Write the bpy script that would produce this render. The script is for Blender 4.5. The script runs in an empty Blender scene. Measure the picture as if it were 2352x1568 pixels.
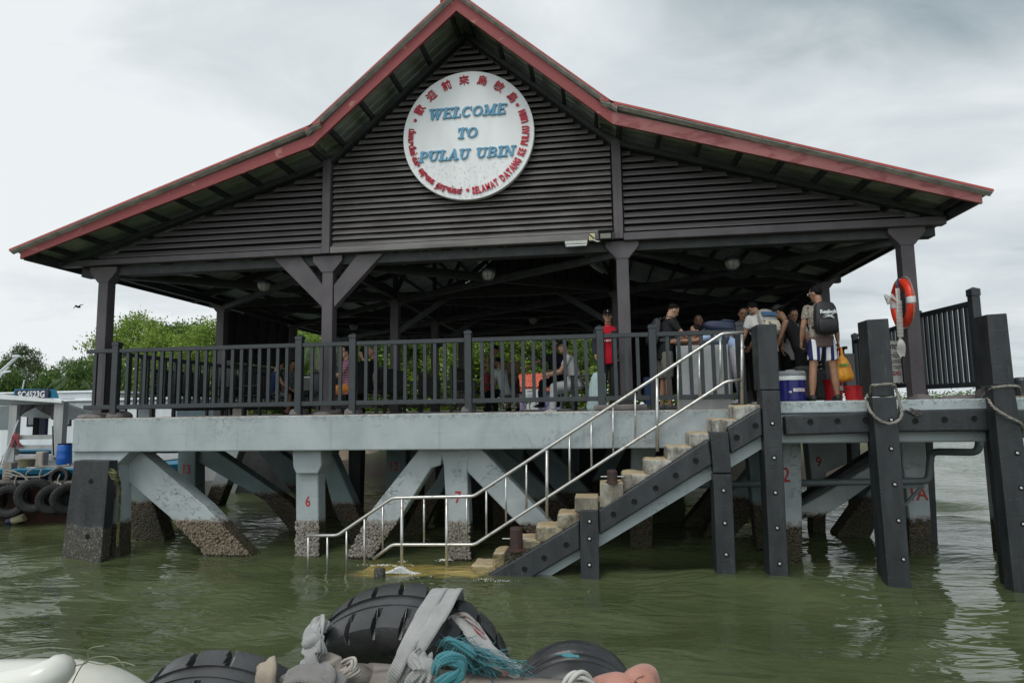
import bpy, math, random
from mathutils import Vector, Matrix, noise as mnoise
from math import radians, sin, cos, pi
SC = bpy.context.scene
COL = SC.collection
rnd = random.Random(7)

# ------------------------------------------------------------------ camera
F_PX, PITCH, ROLL, YAW, HC = 1449.0, 0.1041, -0.0158, -0.1353, 2.45   # focal in units of a 2352 px wide frame
_f = Vector((sin(YAW)*cos(PITCH), cos(YAW)*cos(PITCH), sin(PITCH)))
_r = Vector((cos(YAW), -sin(YAW), 0.0)); _u = _r.cross(_f)
CR = _r*cos(ROLL)+_u*sin(ROLL); CU = -_r*sin(ROLL)+_u*cos(ROLL); CF = _f
cam_d = bpy.data.cameras.new('camera'); cam = bpy.data.objects.new('camera', cam_d); COL.objects.link(cam)
cam_d.sensor_width = 36.0; cam_d.lens = 36.0*F_PX/2352.0; cam_d.clip_start = 0.05; cam_d.clip_end = 9000
mw = Matrix((( CR.x, CU.x, -CF.x, 0), (CR.y, CU.y, -CF.y, 0), (CR.z, CU.z, -CF.z, HC), (0, 0, 0, 1)))
cam.matrix_world = mw
SC.camera = cam

# ------------------------------------------------------------------ light
world = bpy.data.worlds.new('World'); SC.world = world; world.use_nodes = True
nt = world.node_tree; N = nt.nodes; L = nt.links
for n in list(N): N.remove(n)
SUN_EL, SUN_AZ = radians(58), radians(200)     # azimuth measured from +Y clockwise
sky = N.new('ShaderNodeTexSky'); sky.sky_type = 'NISHITA'; sky.sun_disc = False
sky.sun_elevation = SUN_EL; sky.sun_rotation = SUN_AZ; sky.air_density = 1.5; sky.dust_density = 4
bg1 = N.new('ShaderNodeBackground'); bg1.inputs[1].default_value = 0.06; L.new(sky.outputs[0], bg1.inputs[0])
tc = N.new('ShaderNodeTexCoord')
sep = N.new('ShaderNodeSeparateXYZ'); L.new(tc.outputs['Generated'], sep.inputs[0])
def wm(op, a, b=None):
    m = N.new('ShaderNodeMath'); m.operation = op
    for i, v in enumerate((a, b)):
        if v is None: continue
        if isinstance(v, (int, float)): m.inputs[i].default_value = v
        else: L.new(v, m.inputs[i])
    return m.outputs[0]
zz = wm('ADD', wm('MAXIMUM', sep.outputs[2], 0.0), 0.22)
px = wm('DIVIDE', sep.outputs[0], zz); py = wm('DIVIDE', sep.outputs[1], zz)
cmb = N.new('ShaderNodeCombineXYZ'); L.new(px, cmb.inputs[0]); L.new(py, cmb.inputs[1])
def wnoise(scale, detail, off, rough=.5, dist=0.):
    mp = N.new('ShaderNodeMapping'); mp.inputs['Location'].default_value = off
    mp.inputs['Rotation'].default_value = (0, 0, 0.5)
    mp.inputs['Scale'].default_value = (scale, scale*1.5, 1)
    L.new(cmb.outputs[0], mp.inputs[0])
    n = N.new('ShaderNodeTexNoise'); n.inputs['Scale'].default_value = 1; n.inputs['Detail'].default_value = detail
    n.inputs['Roughness'].default_value = rough; n.inputs['Distortion'].default_value = dist
    L.new(mp.outputs[0], n.inputs['Vector']); return n.outputs[0]
big = wnoise(0.50, 2.5, (3.3, 1.2, 0), .45); fine = wnoise(1.9, 7, (7.1, 4.4, 0), .55, .5)
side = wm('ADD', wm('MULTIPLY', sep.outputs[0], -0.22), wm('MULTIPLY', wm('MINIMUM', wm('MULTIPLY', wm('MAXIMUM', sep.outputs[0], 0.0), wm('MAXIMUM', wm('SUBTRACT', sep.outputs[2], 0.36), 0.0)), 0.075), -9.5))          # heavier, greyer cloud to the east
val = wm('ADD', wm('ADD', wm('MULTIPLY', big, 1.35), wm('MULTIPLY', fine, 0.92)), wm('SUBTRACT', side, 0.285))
rp = N.new('ShaderNodeValToRGB'); L.new(val, rp.inputs[0])
cr = rp.color_ramp; cr.elements[0].position = 0.36; cr.elements[0].color = (.33, .40, .44, 1)
cr.elements[1].position = 0.98; cr.elements[1].color = (.83, .87, .89, 1)
e = cr.elements.new(0.64); e.color = (.60, .66, .69, 1)
bg2 = N.new('ShaderNodeBackground'); L.new(rp.outputs[0], bg2.inputs[0])
L.new(wm('ADD', wm('MULTIPLY', wm('MAXIMUM', wm('MULTIPLY', sep.outputs[1], -1.0), 0.0), 0.75), 0.84), bg2.inputs[1])      # sky strength raised behind the camera to brighten the fronts facing it
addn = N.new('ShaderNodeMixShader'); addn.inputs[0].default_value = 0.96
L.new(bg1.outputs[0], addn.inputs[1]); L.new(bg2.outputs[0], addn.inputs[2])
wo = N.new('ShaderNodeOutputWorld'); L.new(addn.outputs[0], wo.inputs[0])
sun_d = bpy.data.lights.new('sun', 'SUN'); sun_d.energy = 1.1; sun_d.angle = radians(25); sun_d.color = (1, .97, .92)
sun = bpy.data.objects.new('sun', sun_d); COL.objects.link(sun)
sun.rotation_euler = (radians(90)-SUN_EL, 0, pi-SUN_AZ)
SC.view_settings.view_transform = 'Standard'; SC.view_settings.look = 'None'
SC.view_settings.exposure = 0.32; SC.view_settings.gamma = 1.0
try:
    SC.cycles.max_bounces = 8; SC.cycles.diffuse_bounces = 3; SC.cycles.glossy_bounces = 3
    SC.cycles.transparent_max_bounces = 6; SC.cycles.caustics_reflective = False; SC.cycles.caustics_refractive = False
except Exception: pass

# ------------------------------------------------------------------ helpers
def P(u, v, y):                     # point of the photograph's frame brought to depth y
    d = CR*((u-1176)/F_PX)+CU*((784-v)/F_PX)+CF
    t = y/d.y
    return Vector((d.x*t, y, HC+d.z*t))
def PZ(u, v, z=0.0):
    d = CR*((u-1176)/F_PX)+CU*((784-v)/F_PX)+CF
    t = (z-HC)/d.z
    return Vector((d.x*t, d.y*t, z))
def lerp(a, b, t): return a+(b-a)*t

def frame(d):
    d = d.normalized(); a = Vector((0, 0, 1)) if abs(d.z) < .9 else Vector((1, 0, 0))
    x = d.cross(a).normalized(); return x, x.cross(d).normalized()

class MB:
    def __init__(s): s.v = []; s.f = []
    def add(s, vs, fs):
        o = len(s.v); s.v += [Vector(v) for v in vs]; s.f += [tuple(i+o for i in f) for f in fs]; return s
    def box(s, x0, x1, y0, y1, z0, z1, M=None):
        vs = [Vector(p) for p in ((x0,y0,z0),(x1,y0,z0),(x1,y1,z0),(x0,y1,z0),(x0,y0,z1),(x1,y0,z1),(x1,y1,z1),(x0,y1,z1))]
        if M is not None: vs = [M @ v for v in vs]
        return s.add(vs, [(0,3,2,1),(4,5,6,7),(0,1,5,4),(1,2,6,5),(2,3,7,6),(3,0,4,7)])
    def cbox(s, c, sx, sy, sz, M=None):
        R = Matrix.Translation(Vector(c)) @ (M.to_4x4() if M is not None else Matrix())
        return s.box(-sx/2, sx/2, -sy/2, sy/2, -sz/2, sz/2, R)
    def bar(s, a, b, w, h, up=None):          # rectangular bar from a to b
        a = Vector(a); b = Vector(b); d = (b-a).normalized()
        up = Vector(up) if up is not None else (Vector((0,0,1)) if abs(d.z) < .95 else Vector((0,1,0)))
        x = d.cross(up).normalized(); z = x.cross(d).normalized()
        vs = []
        for p in (a, b):
            for i, j in ((-1,-1),(1,-1),(1,1),(-1,1)): vs.append(p+x*(i*w/2)+z*(j*h/2))
        return s.add(vs, [(0,1,2,3),(7,6,5,4),(0,4,5,1),(1,5,6,2),(2,6,7,3),(3,7,4,0)])
    def prism(s, pts, off):                   # closed polygon swept along off
        n = len(pts); off = Vector(off); pts = [Vector(p) for p in pts]
        vs = pts+[p+off for p in pts]
        fs = [tuple(range(n)), tuple(range(2*n-1, n-1, -1))]+[(i, i+n, (i+1) % n+n, (i+1) % n) for i in range(n)]
        return s.add(vs, fs)
    def loft(s, rings, cap=True, closed=True):
        n = len(rings[0]); vs = [p for r in rings for p in r]; fs = []
        for i in range(len(rings)-1):
            for j in range(n if closed else n-1):
                k = (j+1) % n
                fs.append((i*n+j, i*n+k, (i+1)*n+k, (i+1)*n+j))
        if cap and closed:
            fs.append(tuple(range(n-1, -1, -1))); fs.append(tuple((len(rings)-1)*n+j for j in range(n)))
        return s.add(vs, fs)
    def tube(s, pts, r, n=8, cap=True):
        pts = [Vector(p) for p in pts]; rings = []; px_ = None
        for i, p in enumerate(pts):
            d = (pts[min(i+1, len(pts)-1)]-pts[max(i-1, 0)])
            if d.length < 1e-9: d = Vector((0,0,1))
            d.normalize()
            if px_ is None: x, y = frame(d)
            else:
                x = (px_-d*px_.dot(d))
                x = x.normalized() if x.length > 1e-6 else frame(d)[0]
                y = x.cross(d).normalized()
            px_ = x; rr = r[i] if isinstance(r, (list, tuple)) else r
            rings.append([p+x*(cos(2*pi*k/n)*rr)+y*(sin(2*pi*k/n)*rr) for k in range(n)])
        return s.loft(rings, cap)
    def lathe(s, prof, c, axis=(0,0,1), n=24, cap=True):   # prof: (radius, height)
        ax = Vector(axis).normalized(); x, y = frame(ax); c = Vector(c)
        return s.loft([[c+ax*h+x*(cos(2*pi*k/n)*r)+y*(sin(2*pi*k/n)*r) for k in range(n)] for r, h in prof], cap)
    def ell(s, c, rx, ry, rz, M=None, n=14, m=9):
        c = Vector(c); M = M or Matrix.Identity(3); rings = []
        for i in range(m+1):
            t = pi*(i+.02)/(m+.04)
            rings.append([c+M@Vector((rx*sin(t)*cos(2*pi*k/n), ry*sin(t)*sin(2*pi*k/n), -rz*cos(t))) for k in range(n)])
        return s.loft(rings)
    def build(s, name, mat, parent=None, smooth=False, bevel=0, seg=1, auto=None):
        off = parent.location if (parent is not None and parent.type == 'EMPTY') else Vector((0,0,0))
        if parent is not None and parent.type != 'EMPTY': off = Vector(parent.get('_o', (0,0,0)))
        me = bpy.data.meshes.new(name)
        me.from_pydata([tuple(v-off) for v in s.v], [], s.f)
        me.validate(); me.update()
        if smooth:
            for p in me.polygons: p.use_smooth = True
        o = bpy.data.objects.new(name, me); COL.objects.link(o)
        if mat is not None: me.materials.append(mat)
        if parent is not None:
            o.parent = parent; OFF[o.name] = off
        if bevel:
            m = o.modifiers.new('bevel', 'BEVEL'); m.width = bevel; m.segments = seg; m.limit_method = 'ANGLE'; m.angle_limit = radians(35)
        if auto: pass
        return o
OFF = {}
def sub(mb, name, mat, part, **k):          # a sub-part under a mesh part, coordinates are world
    off = OFF.get(part.name, Vector((0,0,0)))
    o = mb.build(name, mat, None, **k)
    o.data.transform(Matrix.Translation(-off)); o.parent = part; OFF[o.name] = off
    return o
def thing(name, label, cat, loc=(0,0,0), group=None):
    o = bpy.data.objects.new(name, None); COL.objects.link(o); o.location = loc; o.empty_display_size = .2
    o['label'] = label; o['category'] = cat
    if group: o['group'] = group
    return o
def tag(o, label=None, cat=None, group=None, kind=None):
    if label: o['label'] = label
    if cat: o['category'] = cat
    if group: o['group'] = group
    if kind: o['kind'] = kind
    return o
def copy_tree(o, parent=None):
    c = o.copy(); COL.objects.link(c)
    if parent is not None: c.parent = parent
    for ch in list(o.children): copy_tree(ch, c)
    return c
def poly_prism(uv, y, dy):                   # outline read at depth y, real thickness dy behind it
    m = MB(); m.prism([P(u, v, y) for u, v in uv], (0, dy, 0)); return m
def resample(pts, n):
    pts = [Vector(p) for p in pts]; out = []
    k = len(pts)-1
    for i in range(n):
        t = i/(n-1)*k; j = min(int(t), k-1); f = t-j
        p0 = pts[max(j-1, 0)]; p1 = pts[j]; p2 = pts[j+1]; p3 = pts[min(j+2, k)]
        out.append(.5*((2*p1)+(p2-p0)*f+(2*p0-5*p1+4*p2-p3)*f*f+(3*p1-p0-3*p2+p3)*f**3))
    return out
def rope(m, pts, r, n=60, strands=3, twist=14.):     # laid rope: three strands turning about the path
    c = resample(pts, n); L_ = sum((c[i+1]-c[i]).length for i in range(n-1)); px_ = None; fr = []
    for i, p in enumerate(c):
        d = (c[min(i+1, n-1)]-c[max(i-1, 0)]).normalized()
        x = frame(d)[0] if px_ is None else (px_-d*px_.dot(d)).normalized()
        px_ = x; fr.append((p, x, x.cross(d)))
    turns = L_/(r*twist)
    for k in range(strands):
        q = []
        for i, (p, x, y) in enumerate(fr):
            a = 2*pi*(turns*i/n+k/strands); q.append(p+x*cos(a)*r*.56+y*sin(a)*r*.56)
        m.tube(q, r*.47, 6)
    return m
def ribbon(m, pts, nrm, w, th=.004, n=24):
    c = resample(pts, n); nn = resample(nrm, n); rings = []
    for i, p in enumerate(c):
        d = (c[min(i+1, n-1)]-c[max(i-1, 0)]).normalized(); z = (nn[i]-d*nn[i].dot(d)).normalized(); x = d.cross(z)
        ww = w[min(int(i/n*len(w)), len(w)-1)] if isinstance(w, (list, tuple)) else w
        rings.append([p-x*ww/2-z*th, p-x*ww*.25-z*th*.2, p-z*th*.6, p+x*ww*.25-z*th*.2, p+x*ww/2-z*th, p+x*ww/2+z*th, p+x*ww*.25+z*th*1.6, p+z*th*.8, p-x*ww*.25+z*th*1.6, p-x*ww/2+z*th])
    return m.loft(rings)
_tcache = {}
def text_mesh(txt, size, M, m, ext=.004, offset=0., shear=0., align='CENTER', sx=1.0):
    key = (txt, size, ext, offset, shear, align)
    if key not in _tcache:
        cu = bpy.data.curves.new('t', 'FONT'); cu.body = txt; cu.size = size; cu.extrude = ext; cu.offset = offset
        cu.shear = shear; cu.align_x = align; cu.resolution_u = 3
        o = bpy.data.objects.new('t', cu); COL.objects.link(o)
        dg = bpy.context.evaluated_depsgraph_get(); ev = o.evaluated_get(dg); me = ev.to_mesh()
        vs = [v.co.copy() for v in me.vertices]; fs = [tuple(p.vertices) for p in me.polygons]
        ev.to_mesh_clear(); bpy.data.objects.remove(o); bpy.data.curves.remove(cu)
        _tcache[key] = (vs, fs)
    vs, fs = _tcache[key]
    m.add([M @ Vector((v.x*sx, v.y, v.z)) for v in vs], fs); return m
def facing(loc, right=(1,0,0), up=(0,0,1)):     # matrix putting text (x right, y up, z out) in the world
    r = Vector(right).normalized(); u = Vector(up).normalized(); n = r.cross(u)
    M = Matrix.Identity(4)
    for i in range(3): M[i][0] = r[i]; M[i][1] = u[i]; M[i][2] = n[i]; M[i][3] = loc[i]
    return M

# ------------------------------------------------------------------ materials
class NM:
    def __init__(s, name):
        s.m = bpy.data.materials.new(name); s.m.use_nodes = True; s.nt = s.m.node_tree
        s.N = s.nt.nodes; s.L = s.nt.links; s.b = s.N['Principled BSDF']; s._tc = None
    def coord(s, kind='Object'):
        if kind == 'World':
            g = s.N.new('ShaderNodeNewGeometry'); return g.outputs['Position']
        if s._tc is None: s._tc = s.N.new('ShaderNodeTexCoord')
        return s._tc.outputs[kind]
    def mapping(s, sc, vec=None, loc=(0,0,0), rot=(0,0,0)):
        mp = s.N.new('ShaderNodeMapping'); mp.inputs['Scale'].default_value = sc if isinstance(sc, tuple) else (sc,)*3
        mp.inputs['Location'].default_value = loc; mp.inputs['Rotation'].default_value = rot
        s.L.new(vec if vec is not None else s.coord('World'), mp.inputs[0]); return mp.outputs[0]
    def noise(s, sc=3., detail=4, rough=.55, dist=0., vec=None, loc=(0,0,0), rot=(0,0,0)):
        n = s.N.new('ShaderNodeTexNoise'); n.inputs['Scale'].default_value = 1; n.inputs['Detail'].default_value = detail
        n.inputs['Roughness'].default_value = rough; n.inputs['Distortion'].default_value = dist
        s.L.new(s.mapping(sc, vec, loc, rot), n.inputs['Vector']); return n.outputs[0]
    def voro(s, sc=20., feature='F1', out=0, vec=None):
        n = s.N.new('ShaderNodeTexVoronoi'); n.feature = feature; n.inputs['Scale'].default_value = 1
        s.L.new(s.mapping(sc, vec), n.inputs['Vector']); return n.outputs[out]
    def ramp(s, v, stops):
        r = s.N.new('ShaderNodeValToRGB'); s.L.new(v, r.inputs[0]); c = r.color_ramp
        def col(x): return (x, x, x, 1) if isinstance(x, (int, float)) else (*x, 1)
        c.elements[0].position = stops[0][0]; c.elements[0].color = col(stops[0][1])
        c.elements[1].position = stops[-1][0]; c.elements[1].color = col(stops[-1][1])
        for p, x in stops[1:-1]: e_ = c.elements.new(p); e_.color = col(x)
        return r.outputs[0]
    def mix(s, f, a, b, blend='MIX'):
        n = s.N.new('ShaderNodeMix'); n.data_type = 'RGBA'; n.blend_type = blend
        for i, v in ((0, f), (6, a), (7, b)):
            if isinstance(v, (int, float)): n.inputs[i].default_value = v if i == 0 else (v, v, v, 1)
            elif isinstance(v, tuple): n.inputs[i].default_value = (*v, 1)
            else: s.L.new(v, n.inputs[i])
        return n.outputs[2]
    def math(s, op, a, b=None, c=None):
        n = s.N.new('ShaderNodeMath'); n.operation = op
        for i, v in enumerate((a, b, c)):
            if v is None: continue
            if isinstance(v, (int, float)): n.inputs[i].default_value = v
            else: s.L.new(v, n.inputs[i])
        return n.outputs[0]
    def zpos(s):
        sp = s.N.new('ShaderNodeSeparateXYZ'); s.L.new(s.coord('World'), sp.inputs[0]); return sp.outputs[2]
    def base(s, c):
        if isinstance(c, tuple): s.b.inputs['Base Color'].default_value = (*c, 1)
        else: s.L.new(c, s.b.inputs['Base Color'])
    def rough(s, v):
        if isinstance(v, (int, float)): s.b.inputs['Roughness'].default_value = v
        else: s.L.new(v, s.b.inputs['Roughness'])
    def bump(s, h, strength=.3, dist=.01, prev=None):
        n = s.N.new('ShaderNodeBump'); n.inputs['Strength'].default_value = strength; n.inputs['Distance'].default_value = dist
        s.L.new(h, n.inputs['Height'])
        if prev is not None: s.L.new(prev, n.inputs['Normal'])
        s.L.new(n.outputs[0], s.b.inputs['Normal']); return n.outputs[0]
_mats = {}
def M(name, c1, c2=None, sc=3., rough=.6, metal=0., bump=.15, bsc=40., bd=.004, spec=.4, streak=False, sheen=0., lo=.38, hi=.62):
    if name in _mats: return _mats[name]
    q = NM(name)
    if c2 is None: c2 = tuple(x*.75 for x in c1)
    v = (sc*1.6, sc*1.6, sc*.18) if streak else sc
    q.base(q.mix(q.ramp(q.noise(v, 6, .6, .3, vec=q.coord('Object')), [(lo, 0.), (hi, 1.)]), c1, c2))
    q.rough(rough); q.b.inputs['Metallic'].default_value = metal; q.b.inputs['Specular IOR Level'].default_value = spec
    if bump: q.bump(q.noise(bsc, 4, .6, vec=q.coord('Object')), bump, bd)
    if sheen: q.b.inputs['Sheen Weight'].default_value = sheen
    _mats[name] = q.m; return q.m
# painted blue grey concrete, with the tide mark and shell crust below
def mk_concrete(name, tide=None, light=(.385,.425,.435), dark=(.30,.34,.35), crust=True, topz=2.375):
    q = NM(name)
    base = q.mix(q.ramp(q.noise(1.3, 6, .6, .4), [(.35, 0.), (.65, 1.)]), light, dark)
    st = q.ramp(q.noise((9, 9, .55), 5, .6), [(.58, 0.), (.78, .4)])
    base = q.mix(st, base, (.16, .19, .18))
    rs = q.ramp(q.noise((14, 14, .9), 5, .65), [(.67, 0.), (.75, .32)]); base = q.mix(rs, base, (.20, .13, .075))
    jl = q.math('MULTIPLY', q.ramp(q.math('ABSOLUTE', q.math('SINE', q.math('ADD', q.math('MULTIPLY', q.zpos(), 8.7), q.math('MULTIPLY', q.noise(1.2, 3), 1.5)))), [(.0, .5), (.03, 0.)]), q.ramp(q.noise(2.2, 3), [(.45, 0.), (.6, 1.)])); base = q.mix(jl, base, (.12, .14, .135))
    spots = q.ramp(q.noise(26, 3, .7), [(.70, 0.), (.76, .7)])
    base = q.mix(spots, base, (.10, .11, .10))
    cr = q.ramp(q.math('ABSOLUTE', q.math('SUBTRACT', q.noise((3.2, 3.2, 4.), 6, .62, .8), .5)), [(.0, .75), (.006, 0.)])
    crm = q.math('MULTIPLY', cr, q.ramp(q.noise(.9, 2), [(.5, 0.), (.62, 1.)]))
    base = q.mix(crm, base, (.05, .055, .05))
    if tide is None:
        ez = q.ramp(q.math('SUBTRACT', q.zpos(), topz-.875), [(.74, 0.), (.84, 1.)])
        ec = q.ramp(q.math('ABSOLUTE', q.math('SUBTRACT', q.noise((6, 6, 9.), 6, .65, 1.2), .5)), [(.0, .9), (.014, 0.)])
        base = q.mix(q.math('MULTIPLY', ec, ez), base, (.05, .052, .048))
        tp = q.ramp(q.math('ADD', q.math('SUBTRACT', q.zpos(), topz-.875+(.01 if topz > 2.4 else 0)), q.math('MULTIPLY', q.noise((5, 5, 1), 5, .7), .05)), [(.885, 0.), (.895, .8)])
        base = q.mix(tp, base, (.36, .31, .24)); crm = q.math('MAXIMUM', crm, q.math('MULTIPLY', ec, ez))
    h = q.math('ADD', q.math('MULTIPLY', q.noise(22, 5, .65), .6), q.math('MULTIPLY', q.noise(4, 3), 1.2))
    h = q.math('SUBTRACT', h, q.math('MULTIPLY', crm, 1.5))
    if tide is not None:
        zn = q.math('ADD', q.zpos(), q.math('MULTIPLY', q.math('SUBTRACT', q.noise(9, 5, .75), .5), .26))
        f = q.ramp(q.math('SUBTRACT', zn, tide-.5), [(.485, 1.), (.51, 0.)])
        vo = q.voro(34); v2 = q.voro(15)
        cc = q.mix(q.ramp(vo, [(.1, 0.), (.55, 1.)]), (.20, .17, .14), (.035, .03, .025))
        cc = q.mix(q.ramp(q.noise(7, 4), [(.4, 0.), (.65, .8)]), cc, (.085, .058, .03))
        # green slime just above the water
        sl = q.ramp(q.math('SUBTRACT', zn, tide-.5-.22), [(.40, 1.), (.52, 0.)])
        cc = q.mix(q.math('MULTIPLY', sl, .65), cc, (.045, .045, .025))
        edge = q.ramp(q.math('SUBTRACT', zn, tide-.5), [(.50, .0), (.52, .8), (.56, 0.)])
        base = q.mix(edge, base, (.16, .12, .07)); base = q.mix(f, base, cc)
        hh = q.mix(f, h, q.math('MULTIPLY', q.math('ADD', q.math('SUBTRACT', 1., vo), q.math('SUBTRACT', 1., v2)), 3.5))
        q.bump(hh, .8, .012)
    else: q.bump(h, .55, .006)
    q.base(base); q.rough(.62); q.b.inputs['Specular IOR Level'].default_value = .3
    return q.m
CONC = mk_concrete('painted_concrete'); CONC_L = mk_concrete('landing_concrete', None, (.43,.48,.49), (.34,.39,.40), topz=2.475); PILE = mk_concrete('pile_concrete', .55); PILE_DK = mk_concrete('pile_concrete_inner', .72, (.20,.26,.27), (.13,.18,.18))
def mk_rubber(name, tide=None):
    q = NM(name)
    base = q.mix(q.ramp(q.noise((5, 5, 1.2), 6, .65, .3), [(.35, 0.), (.7, 1.)]), (.014, .017, .019), (.034, .039, .043))
    sc = q.ramp(q.noise((30, 30, 3), 5, .7), [(.62, 0.), (.72, .6)]); base = q.mix(sc, base, (.10, .105, .11)); rs = q.ramp(q.noise((9, 9, 1.1), 5, .65), [(.64, 0.), (.74, .4)]); base = q.mix(rs, base, (.07, .05, .035))
    if tide:
        zn = q.math('ADD', q.zpos(), q.math('MULTIPLY', q.math('SUBTRACT', q.noise(5, 4, .7), .5), .35))
        f = q.ramp(q.math('SUBTRACT', zn, tide-.5), [(.47, 1.), (.53, 0.)])
        sp = q.ramp(q.noise(38, 3, .8), [(.50, (.04, .036, .03)), (.60, (.13, .12, .10)), (.7, (.4, .39, .36))])
        base = q.mix(f, base, sp)
        q.bump(q.mix(f, q.noise(20, 4), q.math('MULTIPLY', q.noise(38, 3, .8), 4.)), .6, .01)
    else: q.bump(q.math('ADD', q.noise((14, 14, 5), 5, .65), q.math('MULTIPLY', q.ramp(q.noise((7, 7, 22), 4, .6, 1.), [(.60, 0.), (.68, 1.)]), -.8)), .5, .008)
    q.base(base); q.rough(q.ramp(q.noise(6, 3), [(.3, .38), (.7, .6)])); q.b.inputs['Specular IOR Level'].default_value = .45
    return q.m
RUBBER = mk_rubber('fender_rubber'); RUBBER_SHELL = mk_rubber('fender_rubber_shells', .55)
def mk_fascia(name, a, b, lo, hi):
    q = NM(name)
    pe = q.ramp(q.noise((2.4, 2.4, 5.), 7, .62, .7), [(lo, 0.), (hi, 1.)])
    base = q.mix(pe, a, b)
    base = q.mix(q.ramp(q.noise((.5, .5, 2), 3), [(.4, 0.), (.7, .35)]), base, (.16, .035, .035))
    base = q.mix(q.ramp(q.noise(18, 5, .7), [(.62, 0.), (.75, .5)]), base, (.10, .045, .04))
    q.base(base); q.rough(.7); q.bump(q.math('ADD', pe, q.noise(14, 4)), .3, .003); return q.m
FASCIA_L = mk_fascia('faded_red_board', (.235, .045, .047), (.36, .15, .12), .60, .64)
FASCIA_R = mk_fascia('pink_faded_board', (.29, .105, .10), (.20, .05, .05), .50, .60)
ROOFRED = M('roof_edge_red', (.42, .07, .06), (.30, .06, .05), 4, .5)
SHEET = M('sheet_underside', (.42, .45, .42), (.28, .31, .285), 2.5, .65, bump=.1, streak=False)
PURL = M('dark_timber', (.044, .047, .046), (.027, .03, .03), 5, .7)
STEELBR = M('brown_grey_paint', (.090, .078, .084), (.066, .058, .063), 2.2, .55, bump=.12, bsc=25)
def mk_louvre(name, a, b, wear):
    q = NM(name)
    base = q.mix(q.ramp(q.noise((1.5, 1.5, 3), 5), [(.35, 0.), (.65, 1.)]), a, b)
    w = q.ramp(q.noise((.9, .9, 26), 6, .6, .4), [(wear, 0.), (wear+.12, 1.)])
    base = q.mix(q.math('MULTIPLY', w, .6), base, (.17, .17, .16))
    base = q.mix(q.ramp(q.noise((3, 3, 9), 6, .7), [(.66, 0.), (.72, .6)]), base, (.12, .06, .05))
    q.base(base); q.rough(.42); q.b.inputs['Specular IOR Level'].default_value = .5; q.bump(q.noise((2, 2, 18), 4), .12, .004)
    return q.m
LOUV_C = mk_louvre('weathered_louvre', (.080, .070, .066), (.15, .138, .132), .50)
LOUV_S = mk_louvre('brown_louvre', (.105, .096, .096), (.082, .075, .076), .80)
RAIL = M('dark_slate_paint', (.024, .031, .035), (.017, .022, .025), 6, .45, bump=.08, spec=.5)
BENCHM = M('dark_bench_timber', (.030, .031, .032), (.018, .018, .019), 6, .6)
def mk_steel():
    q = NM('stainless_steel')
    rust = q.ramp(q.noise((7, 7, 7), 6, .7, .5), [(.52, 0.), (.66, .75)])
    q.base(q.mix(rust, (.48, .48, .46), (.28, .22, .16))); q.b.inputs['Metallic'].default_value = .7
    q.rough(q.math('ADD', q.math('MULTIPLY', rust, .35), .28)); q.bump(q.noise(60, 3), .08, .002); return q.m
STEEL = mk_steel()
def mk_step(name):
    q = NM(name)
    g = NM.__mro__ and q.N.new('ShaderNodeNewGeometry'); sp = q.N.new('ShaderNodeSeparateXYZ'); q.L.new(g.outputs['Normal'], sp.inputs[0])
    n1 = q.noise((4, 4, 1.5), 7, .68, .6)
    base = q.ramp(n1, [(.30, (.06, .05, .035)), (.45, (.17, .15, .11)), (.60, (.33, .31, .25)), (.8, (.44, .42, .36))])
    zf = q.ramp(q.zpos(), [(.25, 1.), (.9, 0.)])
    low = q.ramp(q.noise(6, 5, .7, .6), [(.35, (.035, .03, .018)), (.5, (.15, .12, .05)), (.62, (.30, .24, .11)), (.75, (.16, .06, .03))])
    base = q.mix(q.ramp(q.zpos(), [(.0, 0.), (1., .0)]), base, base); gz = q.math('MULTIPLY', q.zpos(), .42); base = q.mix(q.ramp(gz, [(.45, 0.), (.8, .7)]), base, q.mix(q.ramp(q.noise((9, 9, 1.2), 5, .65), [(.42, 0.), (.6, 1.)]), (.42, .42, .40), (.13, .13, .12)))
    side = q.mix(q.math('MULTIPLY', zf, .9), q.mix(q.ramp(q.noise((11, 11, 2), 5, .7), [(.5, 0.), (.65, .8)]), base, (.07, .06, .045)), low)
    topc = q.mix(q.ramp(q.noise(3, 4, .6), [(.35, 0.), (.65, 1.)]), (.42, .35, .22), (.32, .24, .14))
    q.base(q.mix(q.ramp(sp.outputs[2], [(.5, 0.), (.8, 1.)]), side, topc)); q.rough(.6); q.bump(q.noise(18, 6, .7), .5, .01); return q.m
STEP = mk_step('algae_stained_concrete')
PLINTH = M('brown_grey_plinth', (.11, .10, .10), (.17, .155, .15), 5, .8, bump=.7, bsc=14, bd=.02)
REDPAINT = M('red_stencil', (.42, .03, .03), (.30, .03, .03), 10, .6)
IRON = M('rusty_iron', (.030, .024, .022), (.07, .028, .022), 9, .7, bump=.5, bsc=30, bd=.006)
PIPE = M('grey_pipe', (.13, .155, .16), (.10, .12, .125), 3, .4)
BOLT = M('bolt_steel', (.65, .65, .64), (.5, .5, .5), 10, .3, metal=.9, bump=0)
BLACK = M('hole_black', (.004, .004, .004), None, 3, .9, bump=0)
WHITEP = M('white_paint', (.66, .69, .70), (.56, .59, .60), 2, .5, streak=True)
GREYP = M('grey_boat_paint', (.33, .34, .34), (.25, .26, .26), 3, .6, streak=True)
ROPE_M = M('hemp_rope', (.30, .28, .24), (.17, .16, .145), 20, .9, bump=.6, bsc=160, bd=.004)
ROPE_D = M('dark_rope', (.13, .12, .115), (.07, .067, .065), 12, .9, bump=.6, bsc=160, bd=.004)
TYRE = M('tyre_rubber', (.013, .014, .015), (.026, .027, .029), 7, .42, bump=.35, bsc=45, bd=.004, spec=.5)
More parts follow.
